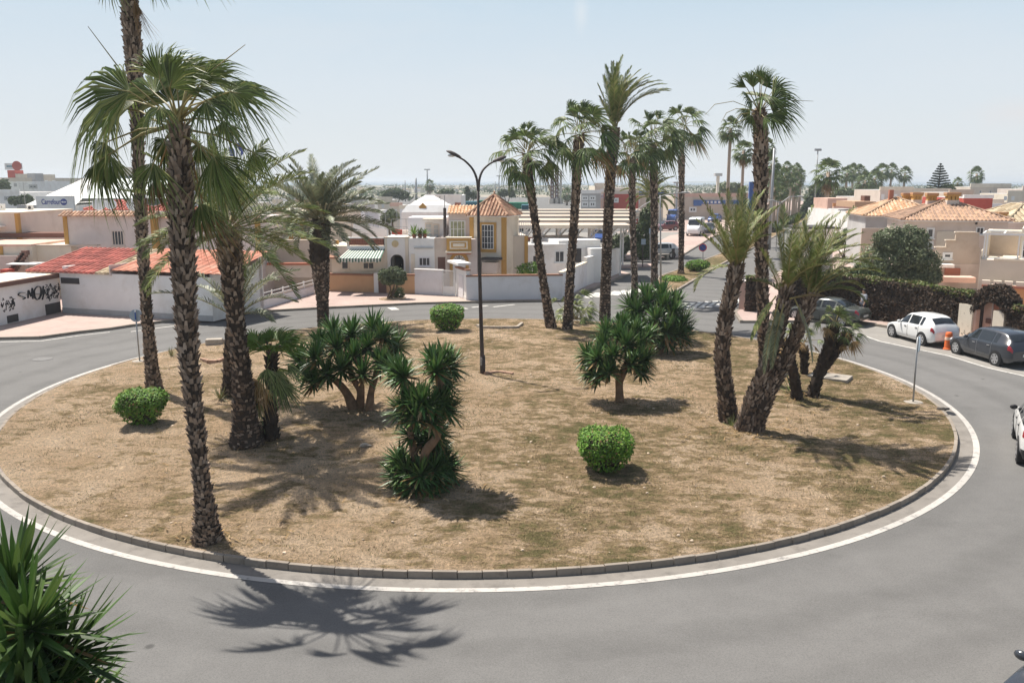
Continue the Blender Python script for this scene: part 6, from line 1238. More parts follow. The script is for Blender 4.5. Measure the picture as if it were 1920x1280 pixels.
# arch of creeper over the gate
a, b_ = g(1820, 630.5), g(1890, 644); u = (b_ - a).normalized(); n = V((-u.y, u.x, 0)); L = (b_ - a).length; arch = [a + u*L*i/8 for i in range(9)]; r = random.Random(8)
o = thing('creeper_arch', 'pointed arch of creeper over the pink garden gate', 'hedge', (a + b_)/2); core, lf = MB(), MB()
for i in range(8):
    def lo_(k): t = abs(k - 4)/4; return 2.12 - .75*t*t
    def hi_(k): t = abs(k - 4)/4; return 2.75 - .6*t*t
    q0, q1 = arch[i], arch[i+1]; vs = []
    for q, zz in ((q0, lo_(i)), (q1, lo_(i+1)), (q1, hi_(i+1)), (q0, hi_(i))): vs.append(V((q.x, q.y, zz)))
    core.prism(vs, n*.7)
    for k in range(330):
        f = r.random(); q = q0.lerp(q1, f); z = lo_(i + f) - .12 + (hi_(i + f) - lo_(i + f) + .2)*r.random(); p = V((q.x, q.y, z)) + n*(r.uniform(-.15, .7) if z > hi_(i+f) - .05 else r.uniform(-.2, 0)); m = (-n + V((r.uniform(-1, 1), r.uniform(-1, 1), r.uniform(-.5, 1)))).normalized(); t = m.orthogonal().normalized(); t = (t + m.cross(t)*r.uniform(-2, 2)).normalized(); s = m.cross(t); l = r.uniform(.05, .12)
        lf.add([p - t*l, p + s*l*.6, p + t*l, p - s*l*.6], [(0,1,2,3)])
core.build('stems', M['hedgecore'], o); lf.build('dry_foliage', M['hedge'], o)
F = Fac(g(1798, 627), g(1888, 643.6)); o = B_('garden_gate', 'pink double garden gate between two square pale gateposts', F, 'gate'); zt = 1.75; u_ = lambda x: F.uw(x, 610)[0]
part('gatepost', F, o, 'w_cream', (u_(1798), u_(1824), -.12, .35, .1, 1.72)); part('gatepost', F, o, 'w_cream', (u_(1863), u_(1884), -.12, .35, .1, 1.62)); part('wall_lamp_post', F, o, 'w_salmon', (u_(1824.3), u_(1829), -.02, .25, .1, 1.5))
c = (u_(1829) + u_(1863))/2
part('gate_leaf', F, o, 'w_salmon', (u_(1829), c-.02, .5, .55, .1, 1.95)); part('gate_leaf', F, o, 'w_terra', (c+.02, u_(1863), .5, .55, .1, 1.95)); part('gate_rib', F, o, 'w_pink', (c-.018, c+.018, .44, .6, .1, 2.0)); part('letter_box', F, o, 'w_brown', (u_(1836), u_(1846), .42, .498, .85, 1.08))
F = Fac(G(1385, 579, .12), G(1396, 580, .12)); o = B_('gatepost', 'pink square gatepost at the avenue corner, left of the clump of palms', F, 'gatepost'); part('post', F, o, 'w_salmon', (0, .5, 0, .5, .1, 1.75)); part('cap', F, o, 'w_pink', (-.06, .56, -.06, .56, 1.75, 1.85))
# big grey green tree behind the creeper wall
tree('big rounded grey green tree behind the creeper wall', (1688, 560), .16, [(1690, 478, 52, 40), (1652, 494, 42, 34), (1728, 496, 36, 30), (1672, 452, 34, 26), (1706, 450, 34, 26), (1640, 520, 36, 22), (1740, 520, 26, 18), (1690, 520, 50, 22)], 3600, .17, 'olive', 5, depth=56)
tree('dark low bush mass left of the grey green tree, over the creeper wall', (1580, 560), .08, [(1590, 518, 34, 16), (1560, 520, 26, 14), (1618, 512, 24, 18)], 1500, .17, 'tree', 6, depth=53)
tree('dark bush by the kiosk, behind the leaning palm crowns', (1580, 500), .08, [(1580, 450, 26, 16), (1600, 436, 18, 14), (1562, 458, 16, 12)], 1000, .26, 'tree', 7, depth=88)
# --- terrace house at the right edge
A, Bp = P(1836, 520, 53.5), P(2010, 520, 51.0); F = Fac(A, Bp); o = B_('terrace_house', 'beige terrace house with a white steel pergola frame at the right edge', F); u = lambda x: F.uw(x, 500)[0]; z = lambda y: F.uw(1870, y)[1]; zt = z(488)
part('wall', F, o, 'w_beige', (0, F.w, 0, 7, 0, zt), (0, .25, 0, 7, zt, zt+.02)); part('sun_tint_side', F, o, 'w_cream', (-.04, -.001, 0, 7, 0, zt+.55), (-.04, .2, 3.2, 7, zt+.02, z(440))); part('coping', F, o, 'w_cream', (u(1862), F.w, -.05, .2, zt, zt+.1)); part('upper_wall', F, o, 'w_sand', (.2, u(1908), 4.5, 7, zt, z(440))); part('upper_block', F, o, 'w_cream', (u(1908), F.w, 2, 7, zt, z(430)))  # paler skin on the left side has sunlight put into its colour
mb = MB(); zp = z(441)
for x in (.1, u(1846), u(1906)): F.box(mb, x-.04, x+.04, .1, .18, zt, zp)
for d in (.1, 3.4): F.box(mb, 0, F.w, d, d+.09, zp, zp+.12)
for i in range(5): F.box(mb, u(1836) + i*1.1, u(1836) + i*1.1 + .08, .19, 3.39, zp+.02, zp+.1)
mb.build('pergola', M['white'], o); mb = MB(); F.box(mb, .1, u(1906), .1, .15, z(484.5)-.0, z(484.5)+.05); F.box(mb, .1, u(1906), .1, .15, z(484.5)-.3, z(484.5)-.26); F.box(mb, .02, .07, .2, 4, z(484.5), z(484.5)+.05); mb.build('railing', M['white'], o)
win(o, F, 1916, 452, 1950, 485, 2, 'white', 'glass', (1, 1)); 
for i in range(4):
    mb = MB(); x = u(1846 + i*21); F.box(mb, x, x+.42, -1.2, -.9, z(531), z(523)); mb.build('merlon', M['w_cream'], o)
part('porch_wall', F, o, 'w_orange', (u(1878), F.w, -1.15, -.95, 0, z(532))); part('porch_beam', F, o, 'w_terra', (u(1846), F.w, -1.3, -.88, z(535), z(531)-.003)); part('porch_roof', F, o, 'w_sand', (u(1846), F.w, -.88, 0, z(533), z(532)))
# --- brown roofed house
F = fac(1690, 1882, 64, 62.5); o = B_('house', 'pinkish house with a wide brown tiled hip roof and a white framed tall window', F); u = lambda x: F.uw(x, 440)[0]; z = lambda y: F.uw(1780, y)[1]; ze = z(412.5)
part('wall', F, o, 'w_rose', (0, F.w, 0, 6.5, 0, ze-.1)); hip(o, F, 0, F.w, 0, 6.5, ze, 1.35, 't_brown', over=.3, sp=.26); win(o, F, 1737, 427, 1752, 447, 0, 'white', 'glass', (0, 0), .13); win(o, F, 1738, 452, 1750, 466, 0, 'white', 'glass', (0, 0), .13, True); ppart('sun_tint_panel', F, o, 'w_cream', (1756, 434, 1790, 464, -.06, -.001)); win(o, F, 1830, 426, 1845, 440, 0, 'white', 'glass', (1, 0)); ppart('vent', F, o, 'w_dark', (1829, 416, 1833, 421, -.04, -.001))  # cream sheet paints a sunlit patch on the rose wall
ppart('stepped_wall', F, o, 'w_sand', (1754, 464, 1836, 500, -2.2, -2.0), (1774, 451, 1836, 464, -2.2, -2.0), (1792, 436, 1836, 451, -2.2, -2.0)); ppart('coping', F, o, 'w_cream', (1753, 462.5, 1775, 464.5, -2.26, -1.94), (1773, 449.5, 1793, 451.5, -2.26, -1.94), (1791, 434.5, 1830, 436.5, -2.26, -1.94)); ppart('lower_wall', F, o, 'w_rose', (1735, 495, 1836, 540, -2.25, -2.05)); win(o, F, 1767, 473, 1786, 486, -2.2, 'white', 'glass', (0, 0), .16)
ppart('white_awning', F, o, 'w_white', (1762, 496, 1790, 502, -3.2, -2.3)); ppart('porch', F, o, 'w_terra', (1772, 503, 1800, 530, -2.6, -2.3)); ppart('lean_to', F, o, 'w_salmon', (1760, 520, 1830, 530, -4.5, -3.2))
for x0, x1, yt, yb, Yd in ((1776, 1799, 362, 392, 2.9),):
    c = ((u(x0) + u(x1))/2, Yd)
def chimney(F, o, x0, x1, yt, yb, d, body='w_rose'):
    u0, u1, w0, w1 = F.rect(x0, yt, x1, yb, d); e = (w1-w0); mb = MB(); F.box(mb, u0, u1, d, d+u1-u0, w0, w1-e*.42); ch = mb.build('chimney', M[body], o); mb = MB(); W = u1-u0
    for a in (.04, .36, .68): F.box(mb, u0+W*a, u0+W*(a+.26), d, d+W, w1-e*.42, w1-e*.2)
    F.box(mb, u0-.06, u1+.06, d-.06, d+W+.06, w1-e*.2, w1-e*.12); mb.build('pot', M['w_ochre'], ch); mb = MB(); F.box(mb, u0-.08, u1+.08, d-.08, d+W+.08, w1-e*.12, w1); mb.build('cap', M['t_orange'], ch)
chimney(F, o, 1776, 1799, 361, 395, 2.4); chimney(F, o, 1739, 1757, 362, 396, 3.4); 
# --- orange roofed house
F = fac(1617, 1765, 76, 75); o = B_('house', 'pale house with a bright orange tiled hip roof, left of the brown roofed house', F); u = lambda x: F.uw(x, 420)[0]; z = lambda y: F.uw(1690, y)[1]; ze = z(404.5)
part('wall', F, o, 'w_grey', (0, F.w, 0, 7, 0, ze-.1)); hip(o, F, 0, F.w, 0, 6.4, ze, 1.45, 't_orange', over=.25, sp=.3); chimney(F, o, 1712, 1729, 361, 394, 3.0); chimney(F, o, 1694, 1709, 362, 390, 4.0); u0, u1, w0, w1 = F.rect(1667, 356, 1675, 388, 3.0); part('flue', F, o, 'w_terra', (u0, u1, 3.0, 3.4, w0, w1)); part('garden_wall', F, o, 'w_sand', (-1.0, u(1690), -3.2, -3.0, 0, F.uw(1640, 428, -3.1)[1])); 
# --- generic background buildings
def block(label, x0, x1, yt, Y, dep, m, name='building', wins=(), cap=None, roof=None, group=None, yb=None):
    F = fac(x0, x1, Y); zt = zat(yt, Y); o = B_(name, label, F, 'house' if name == 'house' else 'building', group)
    part('wall', F, o, m, (0, F.w, 0, dep, -.2, zt)); part('parapet', F, o, cap or m, (-.06, F.w+.06, -.06, .25, zt, zt + .004*Y)) 
    part('roof_slab', F, o, 'w_grey', (.05, F.w-.05, .26, dep, zt, zt+.05))
    for w in wins: win(o, F, *w[:4], 0, w[4] if len(w) > 4 else 'white', w[5] if len(w) > 5 else 'glass', (1, 0) if w[2]-w[0] > 6 else (0, 0), .0018*Y, False)
    if roof: hip(o, F, 0, F.w, 0, dep, zt + .005*Y, roof[1], roof[0], over=.2, sp=.5, seg=1.2)
    return o, F, zt
o, F, zt = block('white house with small dark windows below the terracotta terrace, right of the avenue', 1556, 1604, 394, 104, 9, 'w_white', 'house', ((1563, 392+8, 1569, 406),), 'w_salmon')
part('upper_room', F, o, 'w_salmon', (.3, F.w-.4, 3, 8, zt, zat(372, 107))); part('terrace_wall', F, o, 'w_orange', (0, F.w, .3, .5, zt, zat(381, 104)))
o, F, zt = block('white house with a brown band of roof and grey shutters, left of the orange roof', 1596, 1626, 396, 92, 8, 'w_white', 'house', ((1599, 402, 1612, 412, 'w_grey', 'w_grey'),)); part('brown_roof', F, o, 't_brown', (-.2, F.w+.3, -.3, 5, zt+.4, zt+1.0)); u0, u1, w0, w1 = F.rect(1620, 367, 1631, 396, 2); part('chimney', F, o, 'w_brown', (u0, u1, 2, 3, w0, w1))
block('bright red walled flat roofed house behind the brown roof', 1796, 1849, 372, 88, 9, 'w_red', 'house', (), 'w_white')
block('long grey beige apartment block on the skyline at right', 1806, 1880, 351, 190, 14, 'w_beige', wins=((1818, 358, 1822, 364), (1836, 358, 1840, 364), (1855, 358, 1859, 364)), cap='w_cream')
block('pale block on the right skyline with a small rooftop room', 1876, 1908, 364, 150, 9, 'w_cream', wins=((1882, 368, 1888, 376), (1896, 368, 1902, 376)))
block('beige block at the right end of the skyline', 1903, 1940, 355, 170, 9, 'w_rose', wins=((1908, 362, 1913, 370),))
block('brick coloured low house with flat roof near the right edge', 1866, 1912, 386, 110, 8, 'w_terra', 'house', (), 'w_cream')
block('pale green and white house above the terrace house', 1886, 1950, 398, 86, 6, 'w_teal', 'house', ((1894, 402, 1904, 410),), 'w_white')
o, F, zt = block('house with a mottled orange roof at the far right edge', 1880, 2000, 424, 72, 7, 'w_rose', 'house', (), None, ('t_buff', 1.3)); chimney(F, o, 1873, 1888, 398, 424, 1.0)
block('small white roof room between the red house and the skyline', 1846, 1866, 388, 96, 5, 'w_white', 'house', ((1852, 393, 1857, 402),))
o, F, zt = block('cream house with pink upper storey behind the row of chimneys', 1640, 1700, 357, 118, 9, 'w_rose', 'house', ((1652, 364, 1658, 374), (1676, 364, 1682, 374)), 'w_cream')
block('dull pink house with a small blue window left of the chimneys', 1596, 1642, 370, 128, 8, 'w_rose', 'house', ((1606, 374, 1616, 380, 'white', 'w_blue'),), 'w_beige')
block('pale house block between the row of palms and the chimneys', 1700, 1770, 360, 140, 9, 'w_cream', 'house', ((1712, 366, 1718, 374), (1740, 366, 1746, 374)))
block('beige house partly behind the pine', 1768, 1812, 362, 125, 9, 'w_sand', 'house', ((1790, 366, 1796, 374),))
r = random.Random(61)
for i in range(16):
    x = 1604 + i*20 + r.uniform(-6, 6); Y = r.uniform(100, 210); yt = 360 + (210 - Y)*.22 + r.uniform(-3, 5)
    block('small pale house crowded on the skyline at right', x, x + r.uniform(16, 34), yt, Y, 7, r.choice(['w_white', 'w_cream', 'w_rose', 'w_beige', 'w_pink', 'w_sand']), 'house', ((x + 4, yt + 4, x + 8, yt + 10), (x + 11, yt + 4, x + 14, yt + 10)), r.choice([None, 'w_cream', 'w_salmon', 'w_terra']), None, 'small houses crowded on the right skyline')
for i in range(14):
    x = 470 + i*22 + r.uniform(-6, 6); Y = r.uniform(84, 150); yt = 372 + (150 - Y)*.42 + r.uniform(-3, 5)
    block('small pale house behind the row with the striped awning', x, x + r.uniform(16, 36), yt, Y, 7, r.choice(['w_white', 'w_cream', 'w_shade_lilac', 'w_beige', 'w_pink']), 'house', ((x + 4, yt + 6, x + 9, yt + 14),), r.choice([None, 'w_cream', 'w_salmon', 'w_grey']), None, 'small houses behind the awning house')
# kiosk by the avenue
F = fac(1490, 1562, 72); o = B_('kiosk', 'low kiosk with a flat dark roof edge and white posts beside the avenue', F, 'kiosk'); z = lambda y: zat(y, 72); part('roof', F, o, 'w_dark', (-.2, F.w+.2, -.6, 3.4, z(428.5), z(425.5))); part('fascia', F, o, 'w_white', (-.15, F.w+.15, -.5, 3.3, z(433), z(428.5)-.003)); part('wall', F, o, 'w_white', (0, F.w*.28, .3, 3, 0, z(433)-.003), (F.w*.72, F.w, .3, 3, 0, z(433)-.003), (F.w*.28, F.w*.72, 2.6, 3, 0, z(433)-.003)); ppart('doorway', F, o, 'w_dark', (1505, 436, 1512, 470, .24, .299))
mb = MB()
for x in (1500, 1516, 1548): q = F.uw(x, 450)[0]; F.box(mb, q-.07, q+.07, -.3, -.16, 0, z(433)-.003)
mb.build('posts', M['white'], o)
# --- supermarket at left
Y = 150; F = fac(48, 330, Y); o = B_('supermarket', 'large white supermarket hall with sloping tent like roofs and a blue wordmark panel', F, 'supermarket'); u = lambda x: F.uw(x, 400)[0]; z = lambda y: zat(y, Y)
part('wall', F, o, 'w_white', (0, F.w, 0, 40, -.2, z(385))); mb = MB()
mb.add([F.pt(u(52), -.5, z(384)), F.pt(u(146), -.5, z(384)), F.pt(u(146), -.5 , z(367)), F.pt(u(150), 12, z(326)), F.pt(u(118), 12, z(326))], [(0, 1, 3, 4), ]); mb.add([F.pt(u(52), -.5, z(384)), F.pt(u(118), 12, z(326)), F.pt(u(118), 30, z(326)), F.pt(u(52), 42, z(384))], [(0, 1, 2, 3)]); mb.add([F.pt(u(118), 12, z(326)), F.pt(u(150), 12, z(326)), F.pt(u(150), 30, z(326)), F.pt(u(118), 30, z(326))], [(0, 1, 2, 3)]); mb.add([F.pt(u(118), 12, z(326)), F.pt(u(150), 12, z(326)), F.pt(u(150), 12, z(312)), F.pt(u(134), 12, z(312)), F.pt(u(150), 30, z(312)), F.pt(u(134), 30, z(312)), F.pt(u(118), 30, z(326))], [(0,1,2,3), (3,2,4,5), (0,3,5,6)]); mb.build('tent_roof', M['w_white'], o)
part('rear_hall', F, o, 'w_grey', (u(150), F.w, 10, 40, z(386), z(329))); part('roof_band', F, o, 'w_beige', (u(150), F.w+.4, 9.6, 40, z(329), z(312))); mb = MB(); mb.add([F.pt(u(150), .0, z(372)), F.pt(F.w, 0, z(372)), F.pt(F.w, 9.6, z(331)), F.pt(u(150), 9.6, z(331))], [(0,1,2,3)]); mb.build('glazed_slope', mat('pale roof sheet', (.55, .6, .6), .4, .15, .3), o)
part('sign_panel', F, o, 'w_white', (u(78), u(147), -1.4, -.8, z(402), z(367))); part('eaves_band', F, o, 'w_grey', (0, u(78), -.8, -.01, z(391), z(384)))
def lettering(name, body, size, p, u_, m, parent, ext=.03, xs=1.0, wmax=None):
    cu = bpy.data.curves.new(name, 'FONT'); cu.body = body; cu.size = size; cu.extrude = ext; cu.align_x = 'CENTER'; cu.align_y = 'CENTER'; cu.materials.append(M[m]); cu.offset = .012*size
    t = link(bpy.data.objects.new(name, cu)); t.parent = parent; t.location = p - wl(parent); t.rotation_euler = (pi/2, 0, atan2(u_.y, u_.x)); t.scale = (xs, 1, 1)
    dg = bpy.context.evaluated_depsgraph_get(); me = bpy.data.meshes.new_from_object(t.evaluated_get(dg)); me.materials.clear(); me.materials.append(M[m]); n = bpy.data.objects.new(name, me); link(n); n.parent = parent; n.location = t.location; n.rotation_euler = t.rotation_euler; n.scale = t.scale; bpy.data.objects.remove(t); n.name = name; return n
lettering('lettering', 'Carrefour', 1.25, F.pt(u(105.5), -1.42, z(378.5)), F.u, 'navy', o, .02, .62)
def roundmark(parent, c, u_, n_, R, m1, mw):
    mb = MB(); mb.disc(c, n_, R, .06, 24); q = mb.build('round_logo', M[m1], parent); mb = MB(); f = c - n_*.045
    mb.prism([f - u_*R*.95 , f + ZZ*R*.32 - u_*R*.1, f + ZZ*R*.1 + u_*R*.05, f - ZZ*R*.1 + u_*R*.05, f - ZZ*R*.32 - u_*R*.1], n_*.03); mb.prism([f + u_*R*.95, f + ZZ*R*.3 + u_*R*.35, f + u_*R*.15, f - ZZ*R*.3 + u_*R*.35], n_*.03); mb.build('logo_shape', M[mw], q)
roundmark(o, F.pt(u(129.5), -1.46, z(378.5)), F.u, F.n, .55, 'navy', 'w_shade_lilac')
# rooftop sign: wordmark and emblem on a frame, seen at a slant
F2 = Fac(P(372, 264, 140), P(372, 264, 140) + V((.30, .95, 0))); F2 = Fac(P(300, 264, 128), P(374, 264, 140)); zc = P(350, 264, 137).z
s = thing('rooftop_sign', 'blue rooftop wordmark of the supermarket on a steel frame, between the left trunks', 'sign', F2.pt(F2.w/2, 0, 0)); lettering('lettering', 'Carrefour', 2.6, F2.pt(F2.w/2, 0, zc), F2.u, 'navy', s, .08, .58); mb = MB()
for f in (.1, .5, .9): F2.box(mb, F2.w*f-.06, F2.w*f+.06, .15, .27, 0, zc+.6)
F2.box(mb, 0, F2.w, .12, .2, zc-1.2, zc-1.1); mb.build('frame', M['grey'], s)
c = P(441, 272, 138); E1 = V((.8, .6, 0)).normalized(); En = V((-.6, .8, 0)); s = thing('rooftop_emblem', 'blue curved arrow emblem on a pole above the supermarket roof, right of the nearest palm', 'sign', V((c.x, c.y, 0)))
def emb(pts): return [c + E1*a*1.0 + ZZ*b for a, b in pts]
mb = MB(); mb.prism(emb([(-.9, 1.85), (-.35, 1.9), (-.2, 1.5), (-.2, .75), (-.45, .35), (-.9, .35), (-1.15, 1.1)]), En*.12); mb.prism(emb([(.15, 1.6), (1.45, -.35), (1.2, -1.35), (.75, -1.75), (.85, -1.0), (.35, -.4), (.0, .0), (.55, .35), (.5, .9)]), En*.12); mb.prism(emb([(-.95, -.35), (-.45, -.35), (-.15, -.8), (-.1, -1.9), (-.6, -2.0), (-.95, -1.5)]), En*.12); mb.build('emblem', M['navy'], s)
mb = MB(); mb.tube([V((c.x, c.y + .5, 0)), V((c.x, c.y + .5, c.z + 1.2))], .14, 8); mb.build('pole', M['grey'], s); mb = MB(); mb.bar(c + E1*-.7 + En*.2, c + E1*.9 + En*.2, .1); mb.build('bracket', M['grey'], s)
mb = MB(); q = P(113, 432, 84)
F = fac(101, 126, 84); o = B_('blue_hoarding', 'small blue board on a dark post behind the stepped terrace at left', F, 'sign'); part('board', F, o, 'w_blue', (0, F.w, 0, .2, zat(429, 84), zat(413, 84))); part('post', F, o, 'dark', (F.w*.38, F.w*.52, .2, .4, 0, zat(400, 84)))
o, F, zt = block('grey terrace roofs cluttered with tanks behind the stepped terrace at far left', 40, 128, 436, 70, 6, 'w_sand', 'house', (), 'w_cream'); r = random.Random(3)
for i in range(9): x = r.uniform(.2, F.w-.9); part('rooftop_box', F, o, r.choice(['w_dark', 'w_grey', 'w_sand', 'w_brown']), (x, x + r.uniform(.4, 1.4), 1.0 + .45*i, 1.4 + .45*i, zt+.06, zt + r.uniform(.4, .9)))
# far left skyline
o, F, zt = block('white office block with a red and white advertising sign on its roof, far left skyline', 17, 75, 340, 230, 20, 'w_white', wins=((26, 344, 32, 350, 'w_grey'), (54, 346, 70, 354, 'w_grey')), cap='w_beige')
part('roof_house', F, o, 'w_red', (1.0, 3, 2, 6, zt, zat(319, 230))); part('roof_cabin', F, o, 'w_cream', (3, 6.1, 2, 6, zt, zat(326, 230))); part('roof_plant', F, o, 'w_grey', (6.1, 8.2, 2, 6, zt, zat(325, 230))); mb = MB(); F.box(mb, .8, 5.3, 1.4, 1.6, zat(319, 230)+.1, zat(306, 230)); sb = mb.build('sign_board', M['w_shade_lilac'], o); mb = MB(); mb.disc(F.pt(4.0, 1.36, zat(311, 230)), F.n, 1.25, .08, 20); mb.build('red_disc', M['w_red'], sb); part('blue_stripe', F, sb, 'w_teal', (1.3, 2.9, 1.36, 1.398, zat(313, 230), zat(310.5, 230)))
block('long pale block left of the supermarket roof on the skyline', 74, 118, 334, 260, 20, 'w_beige', wins=((84, 338, 90, 344), (98, 338, 104, 344)))
block('white low commercial block at the far left below the skyline', -60, 50, 362, 170, 20, 'w_white', wins=((8, 368, 20, 376, 'w_grey'), (34, 366, 44, 374, 'w_grey')))
tree('dark trees at the far left edge in front of the office block', (2, 400), .25, [(4, 352, 14, 16), (12, 366, 12, 12), (-6, 362, 14, 18)], 500, 1.0, 'tree', 12, depth=190, z=-.2)
tree('dark trees left of the white supermarket roof', (40, 400), .22, [(48, 374, 12, 8), (30, 376, 12, 7)], 400, .9, 'tree', 13, depth=165, z=-.2)
# --- middle distance
for i, (x0, x1, yt, Y, m, lab) in enumerate(((866, 895, 378, 118, 'w_teal', 'teal lorry container at the left end of the green row'), (896, 948, 376, 122, 'w_green', 'dark green lorry container behind the tower roof'), (949, 990, 380, 116, 'w_green', 'green container right of the tower roof'), (978, 991, 384, 112, 'w_teal', 'small dark teal container beside the leaning palm'))):
    F = fac(x0, x1, Y); zt = zat(yt, Y); o = B_('container', lab, F, 'container'); mb = MB(); n = 16
    F.box(mb, 0, F.w, 0, 2.4, zt-2.6, zt)
    for k in range(n): F.box(mb, F.w*k/n + .03, F.w*(k+.5)/n, -.05, 0, zt-2.5, zt-.1)
    mb.build('body', M[m], o); part('chassis', F, o, 'w_dark', (.1, F.w-.1, .1, 2.3, zt-2.75, zt-2.601)); mb = MB()
    for k in (.2, .3, .8): c = F.pt(F.w*k, .3, zt - 3.0); mb.tube([c, c + F.n*.5], .45, 12)
    mb.build('wheels', M['rubber'], o); part('stand', F, o, 'w_grey', (0, F.w, -.2, 2.6, -.2, zt-3.4))
for x0, x1, yt, lab in ((1031, 1037.5, 308, 'tall slim brick tower, left one of a close pair on the skyline'), (1039, 1046, 311, 'tall slim brick tower, right one of a close pair on the skyline'), (1048, 1052, 321, 'thin pale pillar beside the brick towers on the skyline')):
    F = fac(x0, x1, 300); zt = zat(yt, 300); o = B_('brick_tower', lab, F, 'tower'); part('shaft', F, o, 'w_brown' if x1 < 1047 else 'w_beige', (0, F.w, 0, F.w, 0, zt)); mb = MB()
    for k in range(9): F.box(mb, F.w*.3, F.w*.7, -.04, -.001, zt - 2.2 - k*1.25, zt - 1.6 - k*1.25)
    mb.build('openings', M['w_grey'], o)
    part('plinth', F, o, 'w_beige', (-.4, F.w+.4, -.4, F.w+.4, 0, zat(372, 300)))
o, F, zt = block('grey glass fronted building between the two leaning palms and the tall one', 1088, 1124, 363, 150, 12, 'w_grey', wins=((1091, 367, 1103, 376), (1105, 367, 1117, 376), (1091, 378, 1103, 388), (1105, 378, 1117, 388)), cap='w_white')
block('beige block with a small window, left of the red building', 1113, 1142, 350, 170, 14, 'w_cream', wins=((1126, 354, 1132, 360), (1124, 364, 1134, 372, 'w_shade_lilac')))
o, F, zt = block('low red commercial building behind the tall date palm', 1140, 1194, 364, 160, 14, 'w_red', wins=((1150, 371, 1160, 380),), cap='w_beige'); part('attic', F, o, 'w_rose', (0, F.w*.9, 4, 9, zt, zat(352, 164)))
block('pale block with a flat blue fascia right of the red building', 1188, 1240, 366, 165, 12, 'w_cream', wins=((1194, 374, 1200, 382),), cap='w_blue')
o, F, zt = block('long tan shop building with a dark blue sign band beside the avenue', 1260, 1412, 369, 175, 16, 'w_sand', wins=((1268, 388, 1284, 398), (1292, 388, 1306, 398)), cap='w_salmon'); part('sign_band', F, o, 'w_blue', (F.uw(1300, 378)[0], F.w, -.2, -.01, zat(382.5, 175), zat(375.5, 175))); part('sign_box', F, o, 'w_blue', (F.uw(1300, 378)[0], F.uw(1315, 378)[0], -.3, -.21, zat(386, 175), zat(375, 175)))
mb = MB(); 
for k in range(5): x = F.uw(1318 + k*7, 378)[0]; F.box(mb, x, x + .42, -.24, -.205, zat(381, 175), zat(377, 175))
mb.build('lettering', M['w_shade_lilac'], o)
F = fac(1398, 1410, 150); o = B_('totem_sign', 'tall blue totem sign left of the massive fan palm', F, 'sign'); part('panel', F, o, 'w_blue', (0, F.w, 0, .5, 2.5, zat(341, 150))); part('face', F, o, 'blue', (.1, F.w-.1, -.04, -.001, zat(375, 150), zat(344, 150))); part('post', F, o, 'grey', (F.w*.4, F.w*.6, .1, .4, 0, 2.499))
F = fac(1334, 1347, 190); o = B_('water_tower', 'squat tower with a wide flat cap on the skyline left of the slim avenue palms', F, 'tower'); zt = zat(325, 190); part('shaft', F, o, 'w_beige', (F.w*.32, F.w*.68, .3, 1.0, 0, zt-.6)); part('cap', F, o, 'w_grey', (0, F.w, 0, 1.4, zt-.6, zt))
F = fac(1258, 1272, 170); o = B_('water_tower', 'thin mast with a small flat cap beside the knotted median palm', F, 'tower'); zt = zat(341, 170); part('shaft', F, o, 'w_grey', (F.w*.4, F.w*.6, .3, .6, 0, zt-.3)); part('cap', F, o, 'w_grey', (0, F.w, 0, .9, zt-.3, zt))
def mast(label, x, yt, Y, w, lamps=True, r_=.10):
    b = V((P(x, 500, Y).x, Y, 0)); zt = zat(yt, Y); o = thing('light_mast', label, 'light mast', b); mb = MB(); mb.tube([b, V((b.x, b.y, zt))], [r_*1.6, r_], 8); mb.build('pole', M['grey'], o, smooth=True)
    if lamps:
        mb = MB(); W = w*Y/FPX/2; mb.box(b.x-W, b.x+W, Y-.15, Y+.15, zt-.12, zt)
        for k in range(5): c = b.x - W + 2*W*(k+.5)/5; mb.box(c-W*.15, c+W*.15, Y-.35, Y+.2, zt-.4, zt-.121)
        mb.build('floodlights', M['grey'], o)
mast('tall floodlight mast over the avenue at right, taller than the palms', 1520, 279, 165, 12); mast('floodlight mast left of the street lamp on the skyline, with a wide head', 804, 317, 330, 11, r_=.22); mast('plain thick mast left of the wide headed floodlight', 783, 334, 340, 0, False, .35); mast('thin mast farthest left on the middle skyline', 763, 338, 330, 0, False, .14); mast('floodlight mast just right of the street lamp on the skyline', 936, 329, 330, 9, r_=.16); mast('floodlight mast between the two leaning fan palms', 1071, 300, 260, 8, r_=.2); mast('pale lamp column right of the massive fan palm trunk', 1440, 278, 100, 0, False, .13)
mast('thin mast right of the lamp post on the skyline', 929, 340, 320, 0, False, .13); mast('radio mast on the skyline at the right, between pine and lone palm', 1803, 318, 230, 3, False, .06)
